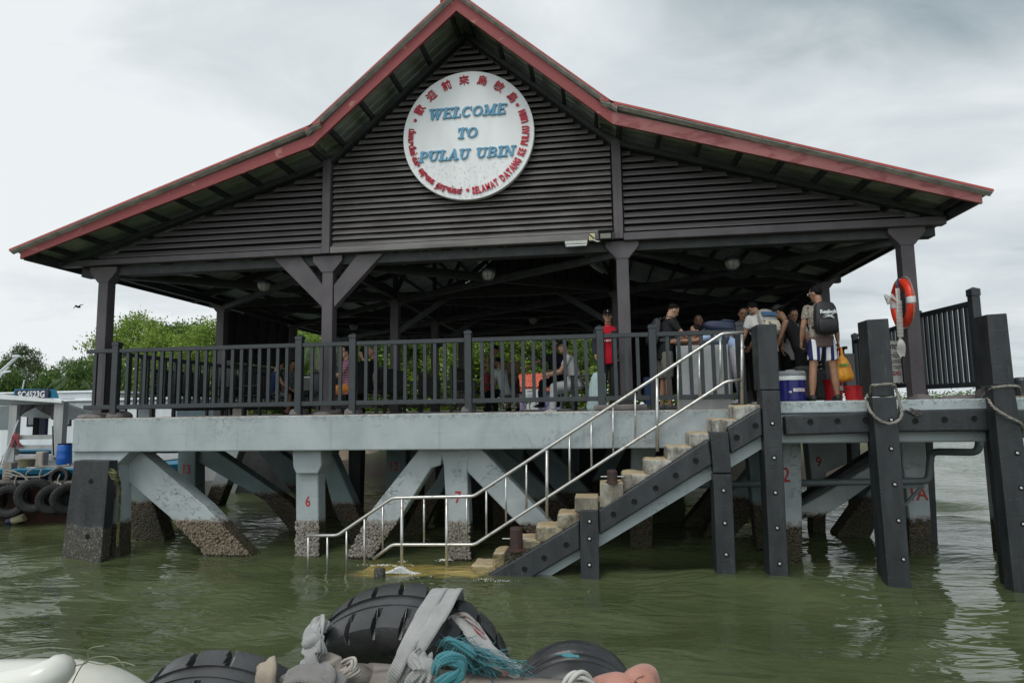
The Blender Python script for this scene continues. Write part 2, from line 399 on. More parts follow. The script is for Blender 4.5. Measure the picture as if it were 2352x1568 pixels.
TYRE_D = M('dusty_tyre_rubber', (.009, .009, .010), (.022, .021, .021), 6, .65, bump=.3, bsc=40)
def mk_tread(name):
    q = NM(name)
    base = q.mix(q.ramp(q.noise(5, 5), [(.4, 0.), (.65, 1.)]), (.02, .021, .022), (.05, .051, .053))
    q.base(base); q.rough(q.ramp(q.noise(9, 4, .6), [(.35, .22), (.65, .5)])); q.bump(q.noise((18, 18, 18), 6, .65), .35, .01)
    q.b.inputs['Specular IOR Level'].default_value = .55; return q.m
TYRE_N = mk_tread('wet_tyre_rubber')
WOODG = M('weathered_wood', (.30, .27, .235), (.17, .15, .13), (3.) , .8, bump=.5, bsc=20, bd=.006)
def mk_wood():
    q = NM('weathered_beam'); g = q.noise((2., 26, 26), 6, .6, .5)
    base = q.ramp(g, [(.3, (.07, .06, .052)), (.5, (.19, .165, .145)), (.8, (.31, .285, .255))])
    base = q.mix(q.ramp(q.noise(2.2, 3), [(.55, 0.), (.75, .7)]), base, (.20, .13, .09))
    q.base(base); q.rough(.8); q.bump(g, .5, .006); return q.m
BEAM = mk_wood()
def mk_web(name, a, b):
    q = NM(name); w = q.N.new('ShaderNodeTexWave'); w.inputs['Scale'].default_value = 60; w.bands_direction = 'DIAGONAL'
    q.L.new(q.mapping(1.), w.inputs[0])
    q.base(q.mix(q.ramp(q.noise(9, 4), [(.35, 0.), (.7, 1.)]), a, b)); q.rough(.9)
    q.bump(q.math('ADD', q.math('MULTIPLY', w.outputs[1], .5), q.noise(40, 3)), .6, .003); q.b.inputs['Sheen Weight'].default_value = .2
    return q.m
WEB = mk_web('grey_webbing', (.34, .34, .33), (.23, .23, .225)); WEB_D = mk_web('dark_webbing', (.12, .12, .12), (.20, .19, .18))
WEB_O = mk_web('orange_webbing', (.44, .22, .165), (.30, .13, .10)); TEAL = mk_web('teal_rope', (.028, .15, .18), (.05, .22, .25))
def flat(name, c, rough=.6, **k): return M(name, c, tuple(x*.85 for x in c), 6, rough, bump=.1, **k)
# ------------------------------------------------------------------ water
def wave(x, y):
    h = 0.
    for (kx, ky, a, ph) in WV: h += a*sin(kx*x+ky*y+ph)
    return h
WV = []
_r = random.Random(3)
for i in range(22):
    lam = _r.uniform(.5, 3.4); ang = _r.gauss(1.45, .5); k = 2*pi/lam
    WV.append((k*cos(ang), k*sin(ang), .0072*lam**.85, _r.uniform(0, 6.28)))
def axis_pts(lo, a, b, hi, step, g=1.22):
    r = []; x = a
    while x <= b: r.append(x); x += step
    s = step
    while r[-1] < hi: s *= g; r.append(r[-1]+s)
    s = step
    while r[0] > lo: s *= g; r.insert(0, r[0]-s)
    return r
xs = axis_pts(-3500, -15, 12, 3500, .085); ys = axis_pts(-60, 1.5, 16, 6000, .085)
wv = []; wf = []
for j, y in enumerate(ys):
    for i, x in enumerate(xs):
        f = 1. if -15 < x < 12 and 0 < y < 16 else max(0., 1-max(abs(x)-12, y-16, 0)/14.)
        n = mnoise.noise(Vector((x*.35, y*.5, 0)))
        wv.append((x, y, wave(x+n*.6, y+n*.5)*f*(.75+.6*n)))
nx = len(xs)
for j in range(len(ys)-1):
    for i in range(nx-1): a = j*nx+i; wf.append((a, a+1, a+nx+1, a+nx))
wm_ = MB(); wm_.v = [Vector(v) for v in wv]; wm_.f = wf
q = NM('green_sea_water')
q.base(q.mix(q.ramp(q.noise((.35, .5, 1), 4, .6, .5), [(.35, 0.), (.65, 1.)]), (.055, .070, .031), (.082, .099, .045)))
sp_ = q.N.new('ShaderNodeSeparateXYZ'); q.L.new(q.coord('World'), sp_.inputs[0]); nz_ = q.math('MULTIPLY', q.math('SUBTRACT', q.noise((2.2, 4., 1), 5, .65, .6), .5), .75)
ex = q.math('SUBTRACT', 1.05, q.math('ABSOLUTE', q.math('ADD', sp_.outputs[0], 2.78))); ey = q.math('SUBTRACT', .60, q.math('ABSOLUTE', q.math('SUBTRACT', sp_.outputs[1], 9.72)))
shal = q.ramp(q.math('ADD', q.math('MINIMUM', ex, ey), nz_), [(.0, 0.), (.22, 1.)])      # shallow water over the pale bottom slab
bcol = q.b.inputs['Base Color'].links[0].from_socket
q.base(q.mix(shal, bcol, q.ramp(q.noise((1.6, 4, 1), 6, .65, .8), [(.3, (.15, .14, .05)), (.48, (.34, .27, .08)), (.62, (.44, .35, .12)), (.8, (.24, .20, .08))])))
q.rough(.045); q.b.inputs['IOR'].default_value = 1.333; q.b.inputs['Specular IOR Level'].default_value = .5
b1 = q.bump(q.math('MULTIPLY', q.noise((1.5, 4.4, 1), 2, .5, .9, rot=(0, 0, .12)), q.ramp(q.noise((.22, .3, 1), 2), [(.3, .35), (.65, 1.)])), .50, .10)
q.bump(q.noise((5, 12, 1), 1, .5, .6, rot=(0, 0, -.2)), .16, .02, b1)
water = wm_.build('water', q.m, smooth=True); tag(water, kind='structure')

# ------------------------------------------------------------------ platform on piles
YS = 10.05                                    # front face of the slab
plat = thing('jetty_platform', 'grey concrete jetty platform on raked piles standing in green water', 'jetty', (-2.1, YS, 0))
m = MB(); m.box(-9.2, 2.25, YS, YS+.35, 1.79, 2.375); slab = m.build('edge_beam', CONC, plat, bevel=.02, seg=2)
DECKM = M('light_bounce_deck', (.55, .55, .53), (.42, .42, .40), 2, .7, bump=.3)  # unseen deck top made pale to bounce light up under the roof
m = MB(); m.box(-9.15, 2.30, YS+.352, 23.2, 2.12, 2.365); m.build('deck_slab', DECKM, plat)
m = MB(); m.box(2.302, 5.45, YS+.36, 23.2, 2.12, 2.45)
m.build('deck_slab', DECKM, plat)
m = MB(); m.prism([P(2600/1, 0, 9.6)]*0 or [Vector((2.35, 9.66, z)) for z in (2.30, 2.475)]+[Vector((5.95, 9.66, 2.475)), Vector((5.95, 9.66, 2.30))], (0, .70, 0)); m.build('landing_edge', CONC_L, plat, bevel=.02, seg=2)
m = MB(); m.box(2.55, 5.5, 9.72, 10.35, 1.87, 2.298); m.build('landing_beam', CONC, plat, bevel=.02)
m = MB(); m.box(6.02, 7.5, 9.9, 12.5, 1.9, 2.50); m.build('landing_edge', CONC_L, plat, bevel=.02)

for px_ in (6.4, 7.15):
    m = MB(); m.box(px_-.15, px_+.15, 11.2, 11.5, -.8, 1.899); m.build('pile', PILE, plat, bevel=.015)
def pile(uv, y, dy, mat=PILE, num=None, npos=None, nsz=.24, nu=None, label=None, bev=.015):
    m = poly_prism(uv, y, dy); o = m.build('pile', mat, plat, bevel=bev)
    if label: o['label'] = label
    if num:
        t = MB(); loc = P(npos[0], npos[1], y)+Vector((0, -.004, 0))
        text_mesh(num, nsz, facing(loc), t, .0015, .004, sx=.8); sub(t, 'stencilled_number', REDPAINT, o)
    return o
def shells(part, uv, y, n, mat, ztop=.55, seed=1):
    r = random.Random(seed); pts = [P(u, v, y) for u, v in uv]; xs_ = [p.x for p in pts]; m = MB()
    def inside(x, z):
        c = False; j = len(pts)-1
        for i in range(len(pts)):
            if (pts[i].z > z) != (pts[j].z > z) and x < (pts[j].x-pts[i].x)*(z-pts[i].z)/(pts[j].z-pts[i].z)+pts[i].x: c = not c
            j = i
        return c
    k = 0
    while k < n:
        x = r.uniform(min(xs_), max(xs_)); z = ztop*r.random()**1.15+.01
        if not inside(x, z): k += .2; continue
        k += 1; s = r.uniform(.010, .027); h = s*r.uniform(.6, 1.2); a0 = r.random(); c = Vector((x, y, z)); tl = Vector((r.uniform(-.4, .4)*s, 0, r.uniform(-.4, .4)*s))
        b = [c+Vector((cos(a0+2*pi*i/6)*s, .002, sin(a0+2*pi*i/6)*s*r.uniform(.8, 1.2))) for i in range(6)]
        t = [c+tl+(p-c)*.5+Vector((0, -h, 0)) for p in b]
        m.loft([b, t], cap=True)
    o = sub(m, 'shell_crust', mat, part); o['kind'] = 'stuff'
SHELL = M('shell_grey', (.38, .36, .32), (.09, .07, .055), 30, .8, bump=.4, lo=.3, hi=.7); SHELL_D = M('shell_brown', (.30, .25, .18), (.07, .05, .035), 30, .85, bump=.4, lo=.3, hi=.7)
B = 1350                                      # below the waterline
# front row
YP = 10.42
pile([(243, 1060), (275, 1060), (272, B), (246, B)], 10.2, .3, num='5', npos=(262, 1143))
d1 = [(285, 1036), (322, 1036), (470, 1162), (575, 1274), (640, 1350), (548, 1350), (470, 1272), (388, 1186), (256, 1074), (262, 1036)]
o = pile(d1, YP, .32); shells(o, d1, YP, 1500, SHELL_D, .56, 2)
cp = poly_prism([(165, 1036), (300, 1036), (256, 1078), (232, 1062), (165, 1062)], YS+.06, .3); cp.build('pile_cap', CONC, plat, bevel=.01)
p6 = [(679, 1080), (730, 1080), (733, B), (680, B)]
o = pile(p6, YP, .3, num='6', npos=(707, 1162)); shells(o, p6, YP, 900, SHELL, .57, 3)
cp = poly_prism([(671, 1031), (736, 1030), (738, 1068), (729, 1087), (680, 1087), (673, 1072)], YP-.12, .45); cp.build('pile_cap', CONC, plat, bevel=.012)
d7l = [(967, 1026), (1019, 1028), (1012, 1068), (990, 1075), (924, 1180), (857, 1275), (800, 1350), (748, 1350), (799, 1273), (853, 1171)]
o = pile(d7l, YP, .3); shells(o, d7l, YP, 1300, SHELL, .56, 4)
p7 = [(1010, 1028), (1080, 1028), (1073, 1083), (1080, 1276), (1082, B), (1032, B), (1030, 1276), (1019, 1070)]
o = pile(p7, YP-.004, .3, num='7', npos=(1052, 1154), nsz=.27); shells(o, p7, YP-.004, 900, SHELL, .57, 5)
d7r = [(1075, 1028), (1104, 1028), (1249, 1183), (1400, B), (1320, B), (1202, 1215), (1073, 1083)]
pile(d7r, YP, .3)
# second row and raked legs in the shade
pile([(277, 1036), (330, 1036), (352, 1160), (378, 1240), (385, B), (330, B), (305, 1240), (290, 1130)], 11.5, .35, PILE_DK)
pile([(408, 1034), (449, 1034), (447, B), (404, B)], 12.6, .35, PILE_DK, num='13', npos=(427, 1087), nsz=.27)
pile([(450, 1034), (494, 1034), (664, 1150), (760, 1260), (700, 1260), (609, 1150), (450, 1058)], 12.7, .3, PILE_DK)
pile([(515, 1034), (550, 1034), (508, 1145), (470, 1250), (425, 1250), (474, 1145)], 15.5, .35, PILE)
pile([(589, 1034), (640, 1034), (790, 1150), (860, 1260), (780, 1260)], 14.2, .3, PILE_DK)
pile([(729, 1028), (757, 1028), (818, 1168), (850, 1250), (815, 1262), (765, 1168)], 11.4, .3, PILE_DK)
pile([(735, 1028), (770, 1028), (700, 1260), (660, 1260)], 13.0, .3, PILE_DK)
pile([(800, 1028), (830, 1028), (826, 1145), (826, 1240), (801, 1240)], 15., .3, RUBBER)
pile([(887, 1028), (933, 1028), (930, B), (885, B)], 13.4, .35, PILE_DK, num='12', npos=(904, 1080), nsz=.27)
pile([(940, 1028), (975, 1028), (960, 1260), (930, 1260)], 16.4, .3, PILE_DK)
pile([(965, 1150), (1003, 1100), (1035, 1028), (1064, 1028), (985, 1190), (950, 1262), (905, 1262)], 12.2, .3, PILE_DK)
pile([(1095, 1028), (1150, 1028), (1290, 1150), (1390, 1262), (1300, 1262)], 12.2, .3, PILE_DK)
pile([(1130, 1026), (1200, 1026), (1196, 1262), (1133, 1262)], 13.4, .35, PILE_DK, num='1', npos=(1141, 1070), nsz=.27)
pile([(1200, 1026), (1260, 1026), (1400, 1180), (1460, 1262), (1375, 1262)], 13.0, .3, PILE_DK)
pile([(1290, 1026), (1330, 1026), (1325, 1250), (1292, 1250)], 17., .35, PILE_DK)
pile([(1452, 1020), (1515, 1020), (1500, 1060), (1497, B), (1446, B), (1450, 1080)], 11.3, .35, PILE)
pile([(1400, 1026), (1440, 1026), (1330, 1240), (1290, 1240)], 15, .3, PILE_DK)
pile([(1540, 1026), (1580, 1026), (1400, 1260), (1350, 1260)], 14.4, .3, PILE_DK)
# below the landing
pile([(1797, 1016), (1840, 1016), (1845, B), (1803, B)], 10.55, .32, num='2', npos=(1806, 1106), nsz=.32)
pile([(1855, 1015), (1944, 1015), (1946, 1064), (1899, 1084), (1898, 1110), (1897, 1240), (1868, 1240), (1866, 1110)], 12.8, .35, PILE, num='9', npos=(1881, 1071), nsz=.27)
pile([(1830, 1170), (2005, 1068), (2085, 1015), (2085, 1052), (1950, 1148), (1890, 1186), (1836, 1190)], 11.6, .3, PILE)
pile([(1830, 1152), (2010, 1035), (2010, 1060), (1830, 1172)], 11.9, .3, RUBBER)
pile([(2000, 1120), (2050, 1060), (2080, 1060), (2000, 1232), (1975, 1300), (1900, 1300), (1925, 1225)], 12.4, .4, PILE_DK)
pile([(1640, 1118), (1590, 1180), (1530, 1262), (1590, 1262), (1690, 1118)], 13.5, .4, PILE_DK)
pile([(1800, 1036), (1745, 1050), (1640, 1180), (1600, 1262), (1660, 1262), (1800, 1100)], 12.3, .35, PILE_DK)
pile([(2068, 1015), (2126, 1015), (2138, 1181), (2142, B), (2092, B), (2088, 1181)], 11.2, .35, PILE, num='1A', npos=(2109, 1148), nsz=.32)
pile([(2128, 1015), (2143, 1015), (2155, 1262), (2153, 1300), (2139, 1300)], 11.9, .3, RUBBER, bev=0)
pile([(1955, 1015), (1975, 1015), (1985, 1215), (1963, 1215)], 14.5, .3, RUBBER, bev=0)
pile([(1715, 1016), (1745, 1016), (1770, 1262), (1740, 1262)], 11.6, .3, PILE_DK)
# solid dark panels added to stand in for the shade deep under the deck
SHADE_FILL = M('under_deck_shade', (.030, .034, .033), (.018, .02, .02), 3, .7, bump=.4, bsc=8, bd=.03)
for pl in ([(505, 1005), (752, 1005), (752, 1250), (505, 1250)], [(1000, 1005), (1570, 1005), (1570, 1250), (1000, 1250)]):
    poly_prism(pl, 18.2, .4).build('shade_panel', SHADE_FILL, plat)
# cross beams
for yb in (12.6, 15.6, 18.6, 21.6):
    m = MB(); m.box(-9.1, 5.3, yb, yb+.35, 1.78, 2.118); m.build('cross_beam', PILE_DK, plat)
# concrete plinth lumps at the foot of the rail posts
def lump(x0, x1, z0, z1, y0=YS+.02, y1=YS+.5, seed=0, name='plinth'):
    r = random.Random(seed); rings = []
    for k in range(7):
        t = k/6; s = math.sqrt(max(0, 1-(t*.97)**3.2)); cx = (x0+x1)/2; cy = (y0+y1)/2
        rings.append([Vector((cx+(x1-x0)/2*s*cos(a)*(1+r.uniform(-.03, .03))*(abs(cos(a))**-.25 if abs(cos(a)) > .3 else 1.3)*.86, cy+(y1-y0)/2*s*sin(a)*.95, z0+(z1-z0)*t)) for a in [2*pi*i/20 for i in range(20)]])
    m = MB(); m.loft(rings); return m.build(name, PLINTH, plat, smooth=True)
for i, (u0, u1) in enumerate(((664, 702), (789, 829), (1056, 1092))):
    lump(P(u0, 950, YS+.2).x, P(u1, 950, YS+.2).x, 2.375, 2.50, seed=i)
lump(P(706, 950, YS+.2).x, P(775, 950, YS+.2).x, 2.375, 2.46, y0=YS+.1, y1=YS+.75, seed=5)
lump(P(245, 960, YS+.2).x, P(292, 960, YS+.2).x, 2.375, 2.50, seed=6)
lump(P(178, 960, YS+.3).x, P(262, 960, YS+.3).x, 2.375, 2.47, y1=YS+.8, seed=7)
m = MB(); m.box(P(1364, 940, YS+.2).x, P(1486, 940, YS+.2).x, YS+.04, YS+.5, 2.375, 2.47); m.build('plinth', PLINTH, plat, bevel=.03, seg=3)
lump(P(2085, 915, 10.5).x, P(2135, 915, 10.5).x, 2.45, 2.56, y0=10.2, y1=10.75, seed=9)
lump(4.95, 5.9, 2.475, 2.53, y0=10.0, y1=10.4, seed=10); lump(5.38, 5.62, 2.475, 2.68, y0=9.8, y1=10.1, seed=11)

# ------------------------------------------------------------------ stair down to the water
YF = 9.55
stair = thing('landing_stair', 'stained concrete stair coming down to the water with black rubber along its side', 'staircase', (0, YF, 0))
SY0, SY1 = 9.48, 10.0
WEAR = bpy.data.textures.new('wear', 'CLOUDS'); WEAR.noise_scale = .16; WEAR.noise_depth = 3
tops = [(1765, 1690, 929), (1735, 1636, 967), (1690, 1585, 994), (1640, 1533, 1022), (1585, 1484, 1056), (1540, 1431, 1085), (1490, 1378, 1117), (1440, 1320, 1146), (1385, 1262, 1178), (1325, 1205, 1212), (1250, 1157, 1245), (1210, 1118, 1274), (1165, 1075, 1297)]
prevz = None
zs_ = []
for i, (ur, ul, v) in enumerate(tops):
    a = P(ul, v, YF); b = P(ur, v, YF); zt = 2.43-(2.43-.12)*i/12.0
    dz = (prevz-zt) if prevz else .2; prevz = zt; zs_.append(zt)
    x0 = 1.93-i*.325
    m = MB(); m.box(x0-.0, x0+.42, SY0+.03, SY1, zt-.24, zt)
    # worn front lip, slightly uneven
    for k in range(len(m.v)):
        m.v[k] += Vector((rnd.uniform(-.012, .012), rnd.uniform(-.01, .01), rnd.uniform(-.008, .008)))
    s = m.build('step', STEP, stair, bevel=.04, seg=3)
    ss = s.modifiers.new('sub', 'SUBSURF'); ss.subdivision_type = 'SIMPLE'; ss.levels = ss.render_levels = 3; dm = s.modifiers.new('wear', 'DISPLACE'); dm.texture = WEAR; dm.texture_coords = 'GLOBAL'; dm.strength = .05; dm.mid_level = .5
STX0, STZ0_, SLP = 1.93, 2.43, (2.43-.12)/12/.325
# inclined string beam below the steps
m = MB(); a = Vector((2.45, 0, 2.25)); b = Vector((-2.1, 0, -.35)); d = (b-a); 
m = poly_prism([(1760, 945), (1760, 1024), (1378, 1254), (1180, 1372), (1060, 1372), (1374, 1185)], SY0+.05, .42); m.build('string_beam', CONC, stair)
def bolt(m, c, r=.02):
    m.lathe([(r, 0), (r, .012), (r*.6, .02)], c, (0, -1, 0), 8)
def fender_block(poly, y, dy, holes, parent, name='fender_block', mat=RUBBER, bev=.025):
    m = poly_prism(poly, y, dy); o = m.build(name, mat, parent, bevel=bev, seg=2)
    for (u, v) in holes:
        h = MB(); hb = MB()
        c = P(u, v, y)+Vector((0, -.003, 0))
        n = 16; out = [c+Vector((cos(2*pi*k/n)*.042, 0, sin(2*pi*k/n)*.042)) for k in range(n)]
        h.loft([out, [p+Vector((0, .002, 0)) for p in out]])
        hb.lathe([(.046, -.001), (.05, .003), (.042, .0045), (.041, -.001)], c, (0, -1, 0), 16, cap=False)
        sub(h, 'bolt_recess', BLACK, o); sub(hb, 'recess_rim', mat, o)
    return o
fender_block([(1671, 982), (1748, 935), (1752, 1000), (1680, 1043)], 9.38, .14, [(1735, 977), (1692, 1004)], stair)
fender_block([(1374, 1171), (1628, 1007), (1636, 1067), (1377, 1229)], 9.38, .14, [(1598, 1057), (1552, 1091), (1506, 1120), (1457, 1151), (1409, 1180)], stair)
fender_block([(1106, 1329), (1331, 1197), (1333, 1261), (1190, 1345)], 9.38, .14, [(1301, 1250), (1250, 1280), (1205, 1306)], stair)
m = MB(); m.box(-3.75, -1.78, 9.32, 10.12, -.30, -.045)
q = NM('yellow_wet_slab'); q.base(q.ramp(q.noise((1.6, 4, 1), 6, .65, .8), [(.3, (.13, .12, .045)), (.45, (.34, .26, .07)), (.6, (.42, .32, .10)), (.75, (.24, .19, .07))])); q.rough(.2)
bb = q.bump(q.noise((4, 9, 1), 4, .6, .6), .35, .03); q.b.inputs['Coat Weight'].default_value = .15
m.build('bottom_landing', q.m, stair, bevel=.015)
# mooring bollards standing on blocks beside the steps
def bollard_on_block(ub, vb, w, h, top_v, lab, y=9.34, bl=None):
    c = P(ub, vb, y); root = thing('mooring_bollard', lab, 'bollard', (c.x, c.y+.12, c.z), 'iron bollards on the stair')
    hh = P(ub, top_v, y).z-c.z; r = w/2
    m = MB(); m.lathe([(r*1.35, 0), (r*1.35, .02), (r, .03), (r, hh-.03), (r*.9, hh-.008), (r*.6, hh)], c+Vector((0, .12, 0)), n=20); m.build('post', IRON, root, smooth=False)
    m = MB(); m.tube([c+Vector((-w*1.1, .12, hh*.5)), c+Vector((w*1.1, .12, hh*.5))], .009, 8); m.build('cross_pin', STEEL, root)
    return root
for (poly) in ([(1378, 1110), (1432, 1108), (1432, 1165), (1378, 1165)], [(1158, 1268), (1215, 1262), (1215, 1330), (1155, 1330)], [(1320, 1142), (1374, 1142), (1374, 1175), (1320, 1175)]):
    m = poly_prism(poly, 9.39, .44); m.build('block', PILE_DK if poly[0][0] < 1200 else STEP, stair, bevel=.012, seg=2)
bollard_on_block(1407, 1112, .15, .25, 1080, 'rusty bollard with a pin on the upper stair block')
bollard_on_block(1184, 1268, .19, .35, 1213, 'dark bollard with a pin on the low stair block near the waterline')
c = PZ(872, 1330); root = thing('bollard_stump', 'black shell covered stump sticking out of the water beside the yellow landing', 'bollard', c)
m = MB(); m.lathe([(.085, -.2), (.085, .10), (.075, .155), (.03, .165)], Vector((c.x, c.y, 0)), n=14); m.build('post', RUBBER_SHELL, root)
# foam
q = NM('sea_foam'); q.base((.78, .80, .80)); q.rough(.7); q.bump(q.noise(60, 4, .7), .6, .01); FOAM = q.m
fm = MB(); r = random.Random(4)
for (u, v, w, h, n) in ((918, 1318, .30, .085, 1500), (985, 1331, .30, .02, 420), (1020, 1288, .14, .008, 160), (1090, 1333, .3, .006, 120), (925, 1292, .08, .008, 70), (1170, 1338, .5, .004, 90), (880, 1300, .5, .004, 80)):
    c = PZ(u, v)
    for k in range(n):
        a = r.gauss(0, .42); z = max(0.004, h*math.exp(-(a*2.2)**2)*r.random()*1.1); s = r.uniform(.002, .0065)
        fm.ell(c+Vector((a*w, r.gauss(0, .03), z+.016)), s*1.5, s, s, n=5, m=3)
o = fm.build('foam', FOAM, smooth=True); tag(o, 'white splash foam breaking over the yellow slab at the waterline', 'foam', kind='stuff')

# ------------------------------------------------------------------ vertical rubber fender posts
def fender_post(front, side_dx, y, dy, bolts, label, extra=None, mat=RUBBER):
    c = P(front[2][0], front[2][1], y); root = thing('fender_post', label, 'fender post', (c.x, y, 0), 'vertical rubber fenders')
    m = poly_prism(front, y, dy); m.build('rubber_face', mat, root, bevel=.012, seg=2)
    if extra:
        for e_, ey, ed in extra: poly_prism(e_, ey, ed).build('upper_block' if e_[0][1] < 1000 else 'lower_block', mat, root, bevel=.012, seg=2)
    for (u, v) in bolts:
        h = MB(); b = MB()
        c = P(u, v, y)+Vector((0, -.003, 0)); n = 14
        out = [c+Vector((cos(2*pi*k/n)*.036, 0, sin(2*pi*k/n)*.036)) for k in range(n)]
        h.loft([out, [p+Vector((0, .002, 0)) for p in out]])
        b.lathe([(.021, 0), (.021, .010), (.012, .018)], c, (0, -1, 0), 6)
        h.build('bolt_recess', BLACK, root); b.build('bolt', BOLT, root)
    return root
def lerp2(a, b, t): return (a[0]+(b[0]-a[0])*t, a[1]+(b[1]-a[1])*t)
fender_post([(1332, 1171), (1374, 1171), (1379, 1420), (1335, 1420)], 0, 9.34, .16, [(1354, 1197), (1354, 1237), (1354, 1297)], 'short black rubber fender post below the rusty stair block, lowest of the row')
fender_post([(1638, 1088), (1681, 1088), (1695, 1420), (1650, 1420)], 0, 9.36, .3, [(1662, 1126), (1665, 1201), (1668, 1273)], 'black rubber fender post crossing the stair fender at half height',
            [([(1631, 992), (1673, 992), (1680, 1086), (1639, 1086)], 9.345, .3)])
for k, (u, v) in enumerate(((1651, 1006), (1656, 1055))):
    pass
fender_post([(1750, 897), (1792, 897), (1816, 1420), (1773, 1420)], 0, 9.36, .32, [(1774, 972), (1778, 1051), (1781, 1131), (1785, 1212), (1791, 1294)], 'tall black rubber fender post standing at the head of the stair',
            [([(1738, 745), (1784, 744), (1791, 895), (1746, 895)], 9.40, .36)])
fender_post([(2003, 912), (2059, 911), (2100, 1420), (2047, 1420)], 0, 9.30, .2, [(2047, 964), (2047, 1030), (2055, 1112), (2064, 1195), (2075, 1312-28)], 'tall black rubber fender post with the mooring rope looped round it',
            [([(1991, 734), (2041, 731), (2056, 910), (2004, 910)], 9.42, .34), ([(2004, 960), (2050, 960), (2092, 1420), (2040, 1420)], 9.52, .25)])
fender_post([(2280, 886), (2330, 886), (2420, 1420), (2336, 1420)], 0, 9.26, .2, [(2336, 1040), (2345, 1120), (2350, 1203)], 'tall black rubber fender post at the far right edge with a rope hung behind it',
            [([(2267, 722), (2313, 719), (2331, 884), (2282, 884)], 9.36, .36), ([(2284, 960), (2300, 960), (2400, 1420), (2330, 1420)], 9.48, .25)])
# left corner fender
o = fender_post([(170, 1057), (251, 1058), (231, 1286), (226, 1340), (136, 1340), (140, 1285)], 0, 9.88, .2, [], 'broad black fender with white shells at its foot below the left platform corner', mat=RUBBER_SHELL)
for (u, v) in ((209, 1105), (201, 1232)):
    h = MB(); c = P(u, v, 9.88)+Vector((0, -.003, 0)); out = [c+Vector((cos(2*pi*k/14)*.045, 0, sin(2*pi*k/14)*.045)) for k in range(14)]; h.loft([out, [p+Vector((0, .002, 0)) for p in out]]); h.build('bolt_recess', BLACK, o)
# horizontal fenders of the landing edge
fr = thing('landing_fender', 'thick horizontal black rubber fender with round recesses along the landing edge', 'fender', (4, 9.5, 2.0))
fender_block([(1802, 956), (2018, 944), (2024, 993), (1806, 1000)], 9.50, .155, [(1861, 969-1), (1923, 966), (1987, 964)], fr)
fender_block([(2052, 943), (2290, 937), (2300, 989), (2058, 992)], 9.50, .155, [(2102, 966), (2169, 963), (2237, 961)], fr)

# ------------------------------------------------------------------ stainless handrail of the stair
YH = 9.93
hr = thing('stair_handrail', 'stainless steel tube handrail running down the stair and out over the water', 'handrail', (0, YH, 0))
def hp(pts): return [P(u, v, YH) for u, v in pts]
def smooth_corner(pts, r=.06, n=4):
    out = [pts[0]]
    for i in range(1, len(pts)-1):
        a, b, c = pts[i-1], pts[i], pts[i+1]; d1_ = (a-b).normalized(); d2_ = (c-b).normalized(); rr = min(r, (a-b).length*.4, (c-b).length*.4)
        p, q_ = b+d1_*rr, b+d2_*rr
        for k in range(n+1): t = k/n; out.append(p*(1-t)**2+b*2*t*(1-t)+q_*t*t)
    out.append(pts[-1]); return out
m = MB(); m.tube(smooth_corner(hp([(706, 1229), (775, 1229), (901, 1143), (1088, 1139), (1659, 766), (1708, 763)])), .027, 12); m.build('top_tube', STEEL, hr, smooth=True)
m = MB(); m.tube(smooth_corner(hp([(857, 1283), (901, 1250), (1090, 1250), (1668, 876), (1703, 872)])), .025, 12); m.build('lower_tube', STEEL, hr, smooth=True)
for (u, v0, v1) in ((923, 1146, 1330), (1026, 1144, 1330), (1256, 1034, 1190), (1509, 868, 1036), (1703, 768, 928)):
    m = MB(); m.tube([P(u-(0 if u < 1600 else -1), v0, YH), P(u+(v1-v0)*.006*(u-1000)/500, v1, YH)], .026, 12); m.build('post', STEEL, hr, smooth=True)
for (u, v0, v1) in ((708, 1232, 1330), (752, 1232, 1330), (796, 1218, 1330), (837, 1190, 1330), (879, 1162, 1266), (974, 1145, 1248), (1072, 1143, 1248), (1117, 1126, 1232), (1162, 1096, 1205), (1209, 1066, 1175), (1308, 1001, 1110), (1358, 968, 1078), (1408, 935, 1045), (1459, 902, 1013), (1557, 838, 950), (1606, 806, 918), (1654, 772, 886)):
    m = MB(); m.tube([P(u, v0, YH), P(u+(v1-v0)*.006*(u-1000)/500, v1, YH)], .0165, 10); m.build('baluster', STEEL, hr, smooth=True)

# ------------------------------------------------------------------ drain pipe under the landing
pp = thing('drain_pipe', 'grey plastic drain pipe bracketed to the piles under the landing', 'pipe', (4, 10.6, 1.2))
m = MB(); pts = [Vector((1.6, 10.95, 1.12)), Vector((4.9, 10.8, 1.17)), Vector((5.13, 10.8, 1.25)), Vector((5.2, 10.8, 1.55)), Vector((5.22, 10.75, 1.73))]
m.tube(smooth_corner([Vector((1.55, 10.95, 1.13)), Vector((5.05, 10.8, 1.21)), Vector((5.12, 10.8, 1.66)), Vector((5.56, 10.35, 1.68)), Vector((5.60, 10.35, 1.95))], .10, 5), .055, 14); m.build('tube', PIPE, pp, smooth=True)
m = MB(); m.bar((4.55, 10.75, 1.13), (4.95, 10.75, 1.13), .05, .04); m.bar((4.5, 10.75, .7), (4.9, 10.75, 1.1), .04, .04); m.bar((4.48, 10.75, 1.15), (4.48, 10.75, .5), .06, .04); m.build('bracket', PIPE, pp)
